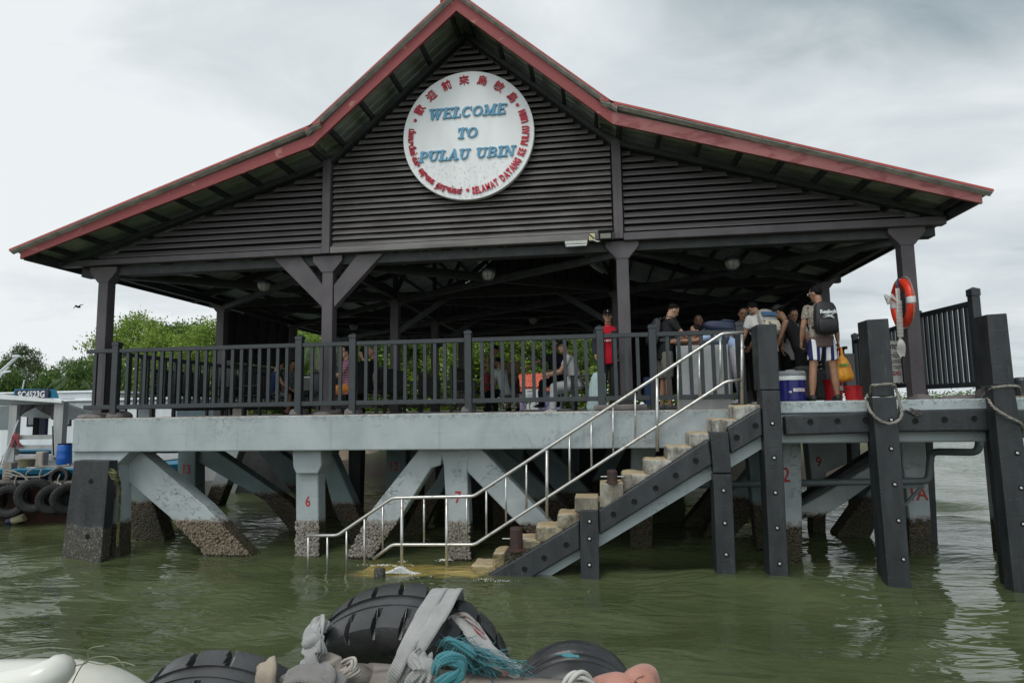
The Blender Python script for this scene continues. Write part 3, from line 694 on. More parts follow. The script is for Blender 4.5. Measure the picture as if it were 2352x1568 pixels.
# ------------------------------------------------------------------ the open shelter
XC = -2.15; YG = 10.35; YE = 22.4; YFA = 9.60
pav = thing('open_shelter', 'dark open jetty shelter with louvred gable, brown columns and faded red roof boards', 'pavilion', (XC, YG, 2.37))
def low(x):                                   # lower edge of the roof boards
    a = abs(x-XC); return 6.835+(2.485-a)*.865 if a < 2.485 else 6.835-(a-2.485)*.308
HE = 7.52
def col(x, y, z0=2.37, z1=5.0, w=.20):
    m = MB(); m.box(x-w/2, x+w/2, y, y+w, z0, z1-.001)
    o = m.build('column', STEELBR, pav, bevel=.012, seg=2)
    m = MB(); m.prism([Vector((x-w/2-.002, y-.012, z1-.12)), Vector((x+w/2+.002, y-.012, z1-.12)), Vector((x+w/2+.17, y-.012, z1+.08)), Vector((x+w/2+.17, y-.012, z1+.17)), Vector((x-w/2-.17, y-.012, z1+.17)), Vector((x-w/2-.17, y-.012, z1+.08))], (0, w+.024, 0))
    sub(m, 'capital', STEELBR, o)
    return o
XCOL = (-9.08, -4.69, .45, 4.85); ROWS = (10.42, 14.1, 17.7, 21.3)
for yi, y in enumerate(ROWS):
    for x in XCOL: col(x, y, 2.37 if x < 2 else 2.45)
for (a, b, c, d) in (((625, 590), (690, 588), (741, 655), (741, 707)), ((820, 584), (882, 580), (766, 707), (766, 655))):
    m = poly_prism([a, b, c, d], 10.44, .15); m.build('column_brace', STEELBR, pav, bevel=.01)
# gable louvres
def slope_x(z):                               # half width of the gable at height z
    top = 6.835+2.485*.865
    if z >= 6.835: return (top-z)/.865
    return 2.485+(6.835-z)/.308
def louvres(x0, x1, z0, z1, pitch, mat, y, tilt, thick, dep, name='louvre_slats', side=1):
    m = MB(); z = z0
    while z < z1:
        hw = slope_x(z+pitch*.9)-.02
        a = max(x0, XC-hw); b = min(x1, XC+hw)
        if b-a > .05:
            # blade falls outward: profile in y,z
            jy = rnd.uniform(-.006, .006); jz = rnd.uniform(-.004, .004); jb = rnd.uniform(-.006, .006)
            pr = [(y+dep, z+pitch+tilt), (y, z+.012), (y, z-.002), (y+thick, z-.002), (y+dep+thick, z+pitch+tilt)]
            m.prism([Vector((a, py_+jy, pz_+jz)) for py_, pz_ in pr], (b-a, 0, jb))
        z += pitch
    return m.build(name, mat, pav)
TL, TR = -4.69, .40
louvres(TL+.10, TR-.10, 5.33, 8.9, .108, LOUV_C, YG+.02, -.012, .02, .072)
louvres(-9.95, TL-.10, 5.33, 6.835, .118, LOUV_S, YG+.02, -.03, .018, .058)
louvres(TR+.10, 5.8, 5.33, 6.835, .118, LOUV_S, YG+.02, -.03, .018, .058)
m = MB(); m.prism([Vector((XC-slope_x(5.22)+.3, YG+.15, 5.22)), Vector((XC+slope_x(5.22)-.3, YG+.15, 5.22)), Vector((XC+2.485, YG+.15, 6.9)), Vector((XC, YG+.15, 8.93)), Vector((XC-2.485, YG+.15, 6.9))], (0, .02, 0)); m.build('louvre_backing', PURL, pav)
for xx in (TL, TR):
    m = MB()
    for dx in (-.062, .010): m.box(xx+dx-.012, xx+dx+.066, YG-.035-(.006 if dx > 0 else 0), YG+.14, 5.19, 6.90)
    m.build('gable_mullion', STEELBR, pav, bevel=.006)
m = MB(); m.box(-9.98, TL-.075, YG-.02, YG+.13, 5.19, 5.30); m.build('gable_sill', STEELBR, pav, bevel=.008)
m = MB(); m.box(TR+.078, 5.40, YG-.02, YG+.13, 5.16, 5.29); m.build('gable_sill', STEELBR, pav, bevel=.008)
m = MB(); m.box(TL+.078, TR-.078, YG-.028, YG+.13, 5.19, 5.31); m.build('gable_sill', LOUV_C, pav, bevel=.008)
# edge beam under the sill, seen between the columns
m = MB(); m.box(-9.6, 5.3, YG+.14, YG+.36, 5.02, 5.18); m.build('tie_beam', PURL, pav)
# roof boards
def rake(x0, x1, h, mat, name='roof_board', y=YFA, th=.05, dz=0., over=0.):
    m = MB(); m.prism([Vector((x0, y, low(x0)+dz)), Vector((x1, y, low(x1)+dz)), Vector((x1, y, low(x1)+dz+h)), Vector((x0, y, low(x0)+dz+h))], (0, th, 0)); return m.build(name, mat, pav)
XL, XR = XC-7.86, XC+7.66
def board(xa, xb, mat, hA=.27, hB=.27):
    m = MB(); m.prism([Vector((xa, YFA, low(xa))), Vector((xb, YFA, low(xb))), Vector((xb, YFA, low(xb)+hB)), Vector((xa, YFA, low(xa)+hA))], (0, .05, 0)); return m.build('roof_board', mat, pav)
e_ = 1e-4
board(XL, XC-2.485-e_, FASCIA_L, .175, .20); board(XC-2.485+e_, XC-e_, FASCIA_L, .20, .26); board(XC+e_, XC+2.485-e_, FASCIA_L, .26, .20); board(XC+2.485+e_, XR, FASCIA_R, .20, .175)
def flash(xa, xb, ha, hb):
    m = MB(); vs = []
    for x, h in ((xa, ha), (xb, hb)):
        z = low(x)+h; vs += [Vector((x, YFA-.080, z)), Vector((x, YFA-.080, z-.010)), Vector((x, YFA-.004, z-.045)), Vector((x, YFA-.004, z-.030))]
    m.add(vs, [(0, 1, 5, 4), (1, 2, 6, 5), (2, 3, 7, 6), (3, 0, 4, 7), (3, 2, 1, 0), (4, 5, 6, 7)]); m.build('rake_flashing', FLASH, pav)
FLASH = M('grey_flashing', (.46, .47, .44), (.28, .285, .265), 5, .6)
flash(XL-.13, XC-2.31, .168, .20); flash(XC-2.56, XC-.01, .245, .27); flash(XC+.01, XC+2.56, .27, .245); flash(XC+2.31, XR+.10, .20, .168)
# rafters at each frame, purlins along the building, corrugated sheets on top
for y in (YG-.03,)+ROWS[1:]+(YE-.2,):
    for (xa, xb) in ((XL+.15, XC-2.485), (XC-2.485, XC), (XC, XC+2.485), (XC+2.485, XR-.15)):
        m = MB(); lo_ = -.02 if y < 11 else -.10; m.prism([Vector((xa, y, low(xa+1e-5)+lo_)), Vector((xb, y, low(xb-1e-5)+lo_)), Vector((xb, y, low(xb-1e-5)+.074)), Vector((xa, y, low(xa+1e-5)+.074))], (0, .13, 0)); m.build('rafter', PURL, pav)
def purlin(x, w=.06, h=.093):
    z = low(x); m = MB(); m.box(x-w/2, x+w/2, YFA+.052, YE, z+.075, z+.075+h); m.build('purlin', PURL, pav)
for i in range(9):
    a = 2.62+i*.61
    if a < 7.6: purlin(XC-a); purlin(XC+a)
for i in range(5):
    a = .12+i*.53
    purlin(XC-a); purlin(XC+a)
def sheet(xa, xb, dz0, dz1):
    # profile across y, swept from xa to xb
    prof = []; y = YFA-.09; k = 0
    while y < YE+.3:
        for dy_, dz_ in ((0, 0), (.12, 0), (.145, .028), (.175, .028), (.20, 0)):
            if y+dy_ < YE+.3: prof.append((y+dy_, dz_))
        y += .20
    prof = [p for i, p in enumerate(prof) if i == 0 or p[0]-prof[i-1][0] > .004]
    za, zb = low(xa)+dz0, low(xb)+dz1
    v = []
    for (x, z) in ((xa, za), (xb, zb)):
        for t in (0, .034): v += [Vector((x, py_, z+pz_+t)) for py_, pz_ in prof]
    n = len(prof); top = MB(); f = []
    for i in range(n-1):
        f.append((i, i+1, 2*n+i+1, 2*n+i)); f.append((n+i, 3*n+i, 3*n+i+1, n+i+1))
        f.append((i, n+i, n+i+1, i+1)); f.append((2*n+i, 2*n+i+1, 3*n+i+1, 3*n+i))
    f.append((0, 2*n, 3*n, n)); f.append((n-1, 2*n-1, 4*n-1, 3*n-1))
    top.add(v, f); o = top.build('roof_sheet', SHEET, pav); o.data.materials.append(ROOFRED)
    for i, p in enumerate(o.data.polygons):
        if not (i < 4*(n-1) and i % 4 == 0): p.material_index = 1
    return o
sheet(XL-.14, XC-2.30, .172, .204); sheet(XC-2.57, XC-.005, .25, .275); sheet(XC+.005, XC+2.57, .275, .25); sheet(XC+2.30, XR+.11, .204, .172)
m = MB(); m.prism([Vector((XC-.25, YFA-.10, low(XC)+.11)), Vector((XC, YFA-.10, low(XC)+.33)), Vector((XC+.25, YFA-.10, low(XC)+.11)), Vector((XC+.25, YFA-.10, low(XC)+.135)), Vector((XC, YFA-.10, low(XC)+.355)), Vector((XC-.25, YFA-.10, low(XC)+.135))], (0, YE-YFA+.4, 0)); m.build('ridge_cap', ROOFRED, pav)
# eave boards running back
for x in (XL+.02, XR-.07):
    m = MB(); m.box(x, x+.05, YFA+.052, YE, low(x)-.02, low(x)+.165); m.build('eave_board', PURL, pav)
# ceiling frames: tie beams and crossed diagonals in every bay
BAY = [(10.5, 14.2), (14.2, 17.8), (17.8, 21.4)]
for y in ROWS[1:]:
    m = MB(); m.box(-9.4, 5.2, y+.02, y+.16, 5.0, 5.17); m.build('tie_beam', PURL, pav)
for x in XCOL:
    m = MB(); m.box(x-.06, x+.06, 10.75, YE, 5.02, 5.16); m.build('wall_plate', PURL, pav)
for (ya, yb) in BAY:
    for i in range(3):
        xa, xb = XCOL[i], XCOL[i+1]
        m = MB(); m.bar((xa, ya, 5.06), (xb, yb, 5.06), .10, .16); m.build('ceiling_brace', PURL, pav)
        m = MB(); m.bar((xa, yb, 4.98), (xb, ya, 4.98), .10, .12); m.build('ceiling_brace', PURL, pav)
for y in ROWS[1:]:
    for x in XCOL[1:3]:
        m = MB(); m.bar((x, y+.1, 5.1), (x, y+.1, low(x)), .1, .1); m.build('post_strut', PURL, pav)
        s = 1 if x < XC else -1
        m = MB(); m.bar((x, y+.1, 5.2), (x+s*1.4, y+.1, low(x+s*1.4)-.05), .08, .1); m.build('post_strut', PURL, pav)
# knee braces along the column lines
for x in XCOL[1:3]:
    for y in ROWS[1:3]:
        m = MB(); m.bar((x, y+.1, 4.2), (x+ (1.3 if x < XC else -1.3), y+.1, 5.05), .09, .12); m.build('knee_brace', PURL, pav)
# rear closing wall of ribbed sheet above head height
m = MB(); x = -9.6
m.prism([Vector((XL+.1, YE-.05, 4.95)), Vector((XR-.1, YE-.05, 4.95)), Vector((XR-.1, YE-.05, low(XR-.1)+.165)), Vector((XC+2.485, YE-.05, 7.02)), Vector((XC, YE-.05, 9.22)), Vector((XC-2.485, YE-.05, 7.02)), Vector((XL+.1, YE-.05, low(XL+.1)+.165))], (0, .04, 0)); m.build('rear_gable', M('rear_sheet', (.10, .10, .09), (.06, .065, .06), 2, .7), pav)
x = -9.
while x < 5:
    zt = low(x); m = MB(); m.box(x-.03, x+.03, YE-.10, YE-.052, 4.97, max(5.0, zt)); x += .42; m.build('rear_rib', PURL, pav)
# louvred side screens
def side_screen(x, y0, y1, z0, z1, name='side_screen'):
    m = MB(); z = z0
    while z < z1:
        m.prism([Vector((x-.04, y0, z)), Vector((x-.03, y0, z)), Vector((x+.03, y0, z+.088)), Vector((x+.02, y0, z+.088))], (0, y1-y0, 0)); z += .10
    for yy in [y0+(y1-y0)*k/6 for k in range(7)]: m.box(x-.05, x+.05, yy-.03, yy+.03, z0-.06, z1)
    m.box(x-.06, x+.06, y0, y1, z0-.13, z0-.062); m.box(x-.075, x-.062, y0, y1, z0+.35, z1)
    return m.build(name, BENCHM, pav)
side_screen(-9.17, 14.4, 17.6, 3.72, 4.95); side_screen(4.9, 14.3, 21.2, 3.0, 4.95)
m = MB(); z = 2.85
while z < 4.95:
    m.prism([Vector((.6, 21.26, z)), Vector((.6, 21.25, z)), Vector((.6, 21.32, z+.09)), Vector((.6, 21.33, z+.09))], (4.2, 0, 0)); z += .075
m.box(.55, 4.8, 21.34, 21.38, 2.80, 4.99)
m.build('side_screen', BENCHM, pav)

# ------------------------------------------------------------------ round welcome sign
sg = P(1074.5, 310, YG-.10); SR = 1.15
sign = thing('round_sign', 'large round white welcome sign with blue raised words and red lettering round its rim', 'sign', sg)
q = NM('sign_white'); b_ = q.mix(q.ramp(q.noise((2.5, 2.5, .8), 5, .6), [(.4, 0.), (.7, 1.)]), (.74, .76, .76), (.64, .66, .66))
st = q.math('MULTIPLY', q.ramp(q.noise(16, 5, .7), [(.53, 0.), (.62, .6)]), q.ramp(q.math('SUBTRACT', q.zpos(), sg.z-.6), [(.0, 1.), (.35, 0.)]))
q.base(q.mix(st, b_, (.36, .35, .32))); q.rough(.45); SIGNW = q.m
m = MB(); n = 96
ring = lambda rr, y: [Vector((sg.x+cos(2*pi*k/n)*rr, y, sg.z+sin(2*pi*k/n)*rr)) for k in range(n)]
m.loft([ring(SR, sg.y+.09), ring(SR, sg.y+.006), ring(SR-.008, sg.y)]); m.build('sign_disc', SIGNW, sign)
BLUE = flat('sign_blue', (.10, .30, .46), .5); CRIM = flat('sign_crimson', (.50, .02, .045), .45)
YT = sg.y
def S(cx, cz): return Vector((sg.x+cx, YT-.012, sg.z+cz))
# heavy slanted slab-serif capitals made of strokes
def seg(m, a, b, wa, wb, M_, dz):
    ax, ay = a; bx, by = b; L_ = math.hypot(bx-ax, by-ay) or 1; nx_, ny_ = -(by-ay)/L_, (bx-ax)/L_
    p = [(ax+nx_*wa/2, ay+ny_*wa/2), (bx+nx_*wb/2, by+ny_*wb/2), (bx-nx_*wb/2, by-ny_*wb/2), (ax-nx_*wa/2, ay-ny_*wa/2)]
    pts = [M_ @ Vector((x, y, dz)) for x, y in p]; d = M_.to_3x3() @ Vector((0, 0, -dz-.006)); m.prism(pts, d)
def blob(m, c, r, M_, dz, n=10):
    pts = [M_ @ Vector((c[0]+cos(2*pi*k/n)*r, c[1]+sin(2*pi*k/n)*r, dz)) for k in range(n)]; m.prism(pts, M_.to_3x3() @ Vector((0, 0, -dz-.006)))
T_, t_ = .255, .14; ser = .15
def arc(cx, cy, rx, ry, a0, a1, n=12): return [(cx+rx*cos(radians(a0+(a1-a0)*k/n)), cy+ry*sin(radians(a0+(a1-a0)*k/n))) for k in range(n+1)]
def bowl(pts, w0, w1): return [(pts[i], pts[i+1], w0+(w1-w0)*abs(sin(pi*i/(len(pts)-1))), w0+(w1-w0)*abs(sin(pi*(i+1)/(len(pts)-1)))) for i in range(len(pts)-1)]
def SF(x, y, w=.34): return ((x-w/2, y), (x+w/2, y), ser, ser)
b0, b1 = .06, .94
GL = {
 'W': (1.15, [((.16, .95), (.36, .05), T_, T_), ((.36, .08), (.58, .80), t_, t_), ((.58, .85), (.76, .05), T_, T_), ((.76, .08), (1.0, .92), t_, t_), SF(.17, b1), SF(.60, b1, .3), SF(1.0, b1, .28)]),
 'E': (.80, [((.22, .04), (.22, .96), T_, T_), ((.1, b1), (.74, b1), .13, .13), ((.1, b0), (.76, b0), .13, .13), ((.3, .5), (.56, .5), .11, .11), ((.70, .74), (.70, .98), .10, .10), ((.72, .02), (.72, .28), .10, .10), ((.56, .40), (.56, .62), .09, .09)]),
 'L': (.76, [((.24, .04), (.24, .96), T_, T_), SF(.24, b1, .4), ((.08, b0), (.72, b0), .13, .13), ((.68, .02), (.68, .32), .11, .11)]),
 'C': (.86, bowl(arc(.46, .5, .34, .43, 40, 320, 18), .08, .22)+[((.72, .66), (.72, .97), .10, .10)]),
 'O': (.92, [(a, b, .12+.10*abs(cos(radians(20*i))), .12+.10*abs(cos(radians(20*(i+1))))) for i, (a, b) in enumerate(zip(arc(.46, .5, .33, .42, 0, 360, 18)[:-1], arc(.46, .5, .33, .42, 0, 360, 18)[1:]))]),
 'M': (1.08, [((.20, .04), (.20, .94), t_, t_), ((.22, .95), (.52, .12), T_*.9, T_*.9), ((.52, .14), (.80, .92), t_, t_), ((.84, .04), (.84, .96), T_, T_), SF(.19, b0, .32), SF(.86, b0, .36), SF(.16, b1, .22), SF(.88, b1, .28)]),
 'T': (.80, [((.40, .04), (.40, .96), T_, T_), ((.06, b1), (.74, b1), .13, .13), SF(.40, b0, .42), ((.09, .66), (.09, .98), .10, .10), ((.71, .66), (.71, .98), .10, .10)]),
 'P': (.80, [((.24, .04), (.24, .96), T_, T_), SF(.24, b0, .42), ((.08, b1), (.45, b1), .12, .12), ((.3, .44), (.45, .44), .11, .11)]+bowl(arc(.44, .69, .24, .25, 90, -90, 8), .12, .22)),
 'U': (.92, [((.22, .95), (.22, .35), T_, T_), ((.72, .95), (.72, .35), t_, t_), SF(.22, b1, .4), SF(.72, b1, .32)]+[(a, b, .15, .15) for a, b in zip(arc(.47, .36, .25, .28, 180, 360, 10)[:-1], arc(.47, .36, .25, .28, 180, 360, 10)[1:])]),
 'A': (.92, [((.18, .06), (.46, .95), t_, t_), ((.46, .98), (.74, .05), T_, T_), ((.28, .33), (.62, .33), .10, .10), SF(.18, b0, .32), SF(.76, b0, .36)]),
 'B': (.88, [((.24, .04), (.24, .96), .22, .22), ((.08, b1), (.46, b1), .10, .10), ((.08, b0), (.46, b0), .10, .10), ((.3, .51), (.46, .51), .08, .08)]+bowl(arc(.47, .735, .24, .205, 90, -90, 10), .09, .17)+bowl(arc(.48, .275, .27, .215, 90, -90, 10), .09, .18)),
 'I': (.50, [((.25, .04), (.25, .96), T_, T_), SF(.25, b0, .42), SF(.25, b1, .42)]),
 'N': (.98, [((.20, .04), (.20, .94), t_, t_), ((.2, .95), (.74, .08), T_, T_), ((.76, .04), (.76, .94), t_, t_), SF(.2, b0, .32), SF(.17, b1, .26), SF(.76, b1, .34)]),
 ' ': (.46, [])}
def slab_word(word, cx, cz, h, rot=radians(2.0)):
    tot = sum(GL[c][0] for c in word)*h*1.16; x = -tot/2; m = MB(); k = 0
    base = Matrix.Translation(S(cx, cz)) @ Matrix.Rotation(-rot*0, 4, 'Y')
    for ch in word:
        wd, st_ = GL[ch]
        for (a, b, wa, wb) in st_:
            k += 1; dz = .010+.0005*(k % 17)
            sh = lambda p: ((p[0]*h*1.16+x)+(p[1]-.5)*h*.22, p[1]*h-h/2)
            R_ = facing(S(cx, cz)-Vector((0, 0, 0)))
            seg(m, sh(a), sh(b), wa*h, wb*h, R_, dz); blob(m, sh(a), wa*h/2*.93, R_, dz-.0003); blob(m, sh(b), wb*h/2*.93, R_, dz-.00045)
        x += wd*h*1.16
        if st_: m.build('blue_letter', BLUE, sign); m = MB()
slab_word('WELCOME', 0.0, .41, .185); slab_word('TO', .0, .03, .185); slab_word('PULAU', -.415, -.345, .180); slab_word('UBIN', .485, -.345, .180)
def arc_text(chars, r, a0, a1, size, inward, name, off=.006, sx=1.0, gap=.12):
    """a0, a1: angles of the first and last letter's outer edges; letters spaced by their own widths"""
    info = []
    for c in chars:
        if not c.strip(): info.append((None, size*.30)); continue
        t = MB(); text_mesh(c, size, Matrix.Identity(4), t, .012, off, sx=sx); xs_ = [v.x for v in t.v]; info.append(((min(xs_)+max(xs_))/2, max(xs_)-min(xs_)))
    tot = sum(w for _, w in info); g = (abs(radians(a1-a0))*r-tot)/max(1, len(chars)-1); acc = 0; sg_ = 1 if a1 > a0 else -1
    for c, (mid, w) in zip(chars, info):
        a = radians(a0)+sg_*(acc+w/2)/r; acc += w+g
        if mid is None: continue
        rd = Vector((cos(a), 0, sin(a))); up = rd if inward else -rd
        right = Vector((sin(a), 0, -cos(a))) if inward else Vector((-sin(a), 0, cos(a)))
        m = MB(); text_mesh(c, size, facing(S(0, 0)+rd*r-up*size*.36-right*mid, right, up), m, .012, off, sx=sx); m.build(name, CRIM, sign)
arc_text('歡迎前來烏敏島', .99, 154, 33, .18, True, 'red_character', .0022)
mal = 'SELAMAT DATANG KE PULAU UBIN'
arc_text(mal, 1.0, -86, 21, .168, False, 'red_letter', .0062, .58)
tam = ['பி', 'ல', 'யு', 'பி', 'ன்', '-', 'க்', 'கு', ' ', 'வ', 'ரு', 'கை', ' ', 'தா', 'ரு', 'ங்', 'க', 'ள்']
tv = {'கை': '\u0bc8க'}
arc_text([tv.get(c, c) for c in tam], 1.0, 170, 264, .150, False, 'red_script_letter', .0022, .58)
for a in (160.5, 28, -90.6):
    m = MB(); c = S(0, 0)+Vector((cos(radians(a)), 0, sin(radians(a))))*.985; m.lathe([(.028, .010), (.028, .022), (.022, .027)], c+Vector((0, .012, 0)), (0, -1, 0), 14); m.build('red_dot', CRIM, sign)

# ------------------------------------------------------------------ lamps
def caged_lamp(x, y, z, label):
    r = thing('caged_lamp', label, 'lamp', (x, y, z), 'caged lamps under the roof')
    m = MB(); m.lathe([(.04, .14), (.13, .12), (.14, .08), (.14, .06)], Vector((x, y, z)), n=18); m.build('lamp_housing', RAIL, r)
    m = MB(); m.lathe([(.01, -.10), (.07, -.085), (.11, -.04), (.125, .02), (.125, .058)], Vector((x, y, z)), n=18); m.build('glass_bowl', flat('lamp_glass', (.28, .28, .25), .25), r, smooth=True)
    m = MB()
    for k in range(4):
        a = pi*k/4; m.tube([Vector((x+cos(a)*.135*cos(t), y+sin(a)*.135*cos(t), z+.05-sin(t)*.16)) for t in [pi*i/12 for i in range(13)]], .004, 4)
    m.build('wire_cage', RAIL, r)
labs = ['round caged lamp at the crossed braces of the left bay', 'round caged lamp at the crossed braces of the middle bay', 'round caged lamp at the crossed braces of the right bay', 'small far caged lamp deep in the left bay', 'small far caged lamp deep in the middle bay']
for (u, v, z), lb in zip(((607, 658, 4.88), (1122, 632, 4.88), (1682, 607, 4.88), (812, 751, 4.88), (1225, 736, 4.88)), labs):
    c = PZ(u, v, z); caged_lamp(c.x, c.y, z, lb)
def tube_lamp(a, b, label, w=.09):
    a = Vector(a); b = Vector(b); r = thing('tube_lamp', label, 'lamp', a, 'fluorescent tube lamps')
    m = MB(); m.bar(a, b, w, .05); m.build('batten', flat('batten_white', (.50, .50, .47), .5), r)
    m = MB(); dn = Vector((0, -.02, -.05)); m.tube([a+dn+(b-a)*.03, b+dn-(b-a)*.03], .02, 8); m.build('tube', flat('lamp_tube', (.62, .64, .64), .3), r)
tube_lamp(P(1298, 559, 10.28), P(1349, 556, 10.28), 'white tube lamp fixed below the middle gable sill')
tube_lamp(P(1100, 600, 12.6), P(1130, 574, 11.5), 'tube lamp tilted along the roof slope above the middle bay')
tube_lamp(P(1360, 606, 12.2), P(1385, 622, 12.8), 'long dim tube lamp left of the brown column with the floodlight')
tube_lamp(P(527, 711, 15.2), P(560, 716, 15.2), 'tube lamp beside the left louvred screen')
tube_lamp(P(2002, 566, 11.6), P(2022, 548, 11.0), 'tube lamp hanging near the right front column')
fl = thing('flood_light', 'small black floodlight on the gable sill beside a pale junction box', 'floodlight', P(1390, 538, 10.2))
m = MB(); c = P(1391, 541, 10.2); m.prism([c+Vector(p) for p in ((-.11, 0, -.07), (.11, 0, -.07), (.11, 0, .08), (-.11, 0, .08))], (0, .1, 0)); m.build('housing', BLACK, fl, bevel=.01)
m = MB(); m.prism([c+Vector(p) for p in ((-.085, -.004, -.045), (.085, -.004, -.045), (.085, -.004, .035), (-.085, -.004, .035))], (0, .003, 0)); m.build('glass', flat('flood_glass', (.16, .17, .14), .1), fl)
m = MB(); m.box(c.x-.12, c.x+.12, c.y-.02, c.y+.13, c.z+.082, c.z+.10); m.build('hood', RAIL, fl)
jb = thing('junction_box', 'pale yellow junction box with a black cross cable on the gable sill', 'junction box', P(1360, 544, 10.27))
c = P(1360, 544, 10.27); m = MB(); m.box(c.x-.05, c.x+.05, c.y, c.y+.05, c.z-.06, c.z+.06); m.build('box', flat('box_cream', (.55, .50, .30), .6), jb, bevel=.006)
m = MB(); m.tube(resample([c+Vector((.02, -.01, -.05)), c+Vector((.10, -.02, -.09)), c+Vector((.16, 0, -.02)), c+Vector((.19, 0, .04))], 12), .014, 6); m.build('cable', flat('cable_grey', (.5, .5, .48), .5), jb)
m = MB(); m.tube([c+Vector((-.05, -.008, .05)), c+Vector((.05, -.008, -.05))], .008, 5); m.build('cable', BLACK, jb)

# ------------------------------------------------------------------ deck railings
YR = 10.16
def fence(root, a, b, z0, z1, pitch=.165, posts=(), pw=.115, bw=.055, rh=.07, start=.1, ph=.14, skip_posts=False):
    """railing from a to b (x,y); rails at z0..z1, posts at given distances"""
    a = Vector((*a, 0)); b = Vector((*b, 0)); d = (b-a); Ln = d.length; d.normalize()
    ang = math.atan2(d.y, d.x); R = Matrix.Rotation(ang, 4, 'Z')
    T = Matrix.Translation(a) @ R
    ps = sorted(posts)
    for s in ps:
        m = MB(); m.box(s-pw/2, s+pw/2, -pw/2, pw/2, z0-.16, z1+.06, T); o = m.build('post', RAIL, root, bevel=.006)
        t = MB(); w = pw/2+.006; rr = lambda h, k: [T @ Vector((s+i*k, j*k, h)) for i, j in ((-1,-1),(1,-1),(1,1),(-1,1))]
        t.loft([rr(z1+.062, w), rr(z1+ph-.03, w), rr(z1+ph+.005, .004)]); sub(t, 'post_cap', RAIL, o)
    ed = [x for x in ([0]+ps+[Ln])]
    for i in range(len(ed)-1):
        s0, s1 = ed[i], ed[i+1]
        if s1-s0 < .12: continue
        s0_ = s0+(pw/2 if s0 in ps else 0); s1_ = s1-(pw/2 if s1 in ps else 0)
        m = MB(); m.box(s0_+.001, s1_-.001, -.035, .035, z1-rh, z1, T); m.build('top_rail', RAIL, root, bevel=.005)
        m = MB(); m.box(s0_+.001, s1_-.001, -.035, .035, z0, z0+rh+.005, T); m.build('bottom_rail', RAIL, root, bevel=.005)
        n = max(1, int(round((s1_-s0_)/pitch))-1); st = (s1_-s0_)/(n+1)
        for k in range(n):
            s = s0_+st*(k+1); m = MB(); m.box(s-bw/2, s+bw/2, -.02, .02, z0+rh+.006, z1-rh-.001, T); m.build('baluster', RAIL, root)
XA = -9.09
fen = thing('front_railing', 'dark slate railing with upright balusters along the front edge of the deck', 'railing', (XA, YR, 2.37))
fence(fen, (XA, YR), (2.30, YR), 2.53, 3.60, posts=[x-XA for x in (-8.50, -5.05, -4.09, -2.11, .04, .86, 2.19)])
lf = thing('side_railing', 'dark railing running back along the left side of the deck', 'railing', (-8.45, 10.3, 2.37), 'receding railings')
fence(lf, (-8.52, 10.35), (-9.0, 21.8), 2.53, 3.55, posts=[3.6, 7.2, 10.8])
bf = thing('rear_railing', 'dark railing across the far end of the deck behind the benches', 'railing', (-9, 22.3, 2.37), 'receding railings')
fence(bf, (-9.0, 22.5), (-4.5, 22.5), 2.53, 3.45, pitch=.2, posts=[1.5, 3.0])
rf = thing('landing_railing', 'tall black railing rising at the right beside the striped lifebuoy', 'railing', (5.4, 9.9, 2.48), 'receding railings')
fence(rf, (5.47, 9.93), (5.30, 11.6), 2.64, 3.90, pitch=.125, posts=[.02], ph=.19)
fence(rf, (5.48, 11.62), (5.85, 15.4), 2.70, 3.86, pitch=.19, posts=[.05, 3.7], ph=.16)
rg = thing('landing_railing', 'black railing carrying on behind the crowd on the landing', 'railing', (4.9, 10.9, 2.48), 'receding railings')
fence(rg, (5.75, 15.6), (5.2, 21.5), 2.66, 3.75, pitch=.16, posts=[2., 4.])
# ------------------------------------------------------------------ shore
def hgt(x, y):
    e = 24.2+1.2*mnoise.noise(Vector((x*.2, 0, 3)))+(0 if x > -11 else min(14, (-11-x)*.9))
    t = (y-e)/2.2; t = max(-1.5, min(1., t))
    right = max(0., min(1., (x-(9+.25*(y-24)))/4.))
    return -1.2+(2.15+1.2)*(t+1.5)/2.5*(1-right)-right*.3+(mnoise.noise(Vector((x*.5, y*.5, 0)))*.15)
m = MB(); X = [(-160+i*2.) if i < 55 else -50+(i-55)*1. for i in range(160)]; Y = [22.5+j*.8 for j in range(26)]+[45+j*8 for j in range(12)]
for y in Y:
    for x in X: m.v.append(Vector((x, y, hgt(x, y))))
for j in range(len(Y)-1):
    for i in range(len(X)-1): a = j*len(X)+i; m.f.append((a, a+1, a+len(X)+1, a+len(X)))
q = NM('shore_soil'); zf = q.ramp(q.zpos(), [(.35, 0.), (1.0, 1.)])
q.base(q.mix(zf, (.05, .04, .03), q.mix(q.ramp(q.noise(.8, 5), [(.4, 0.), (.6, 1.)]), (.06, .09, .03), (.13, .12, .08)))); q.rough(.9); q.bump(q.noise(6, 5), .6, .05)
o = m.build('terrain', q.m, smooth=True); tag(o, kind='structure')
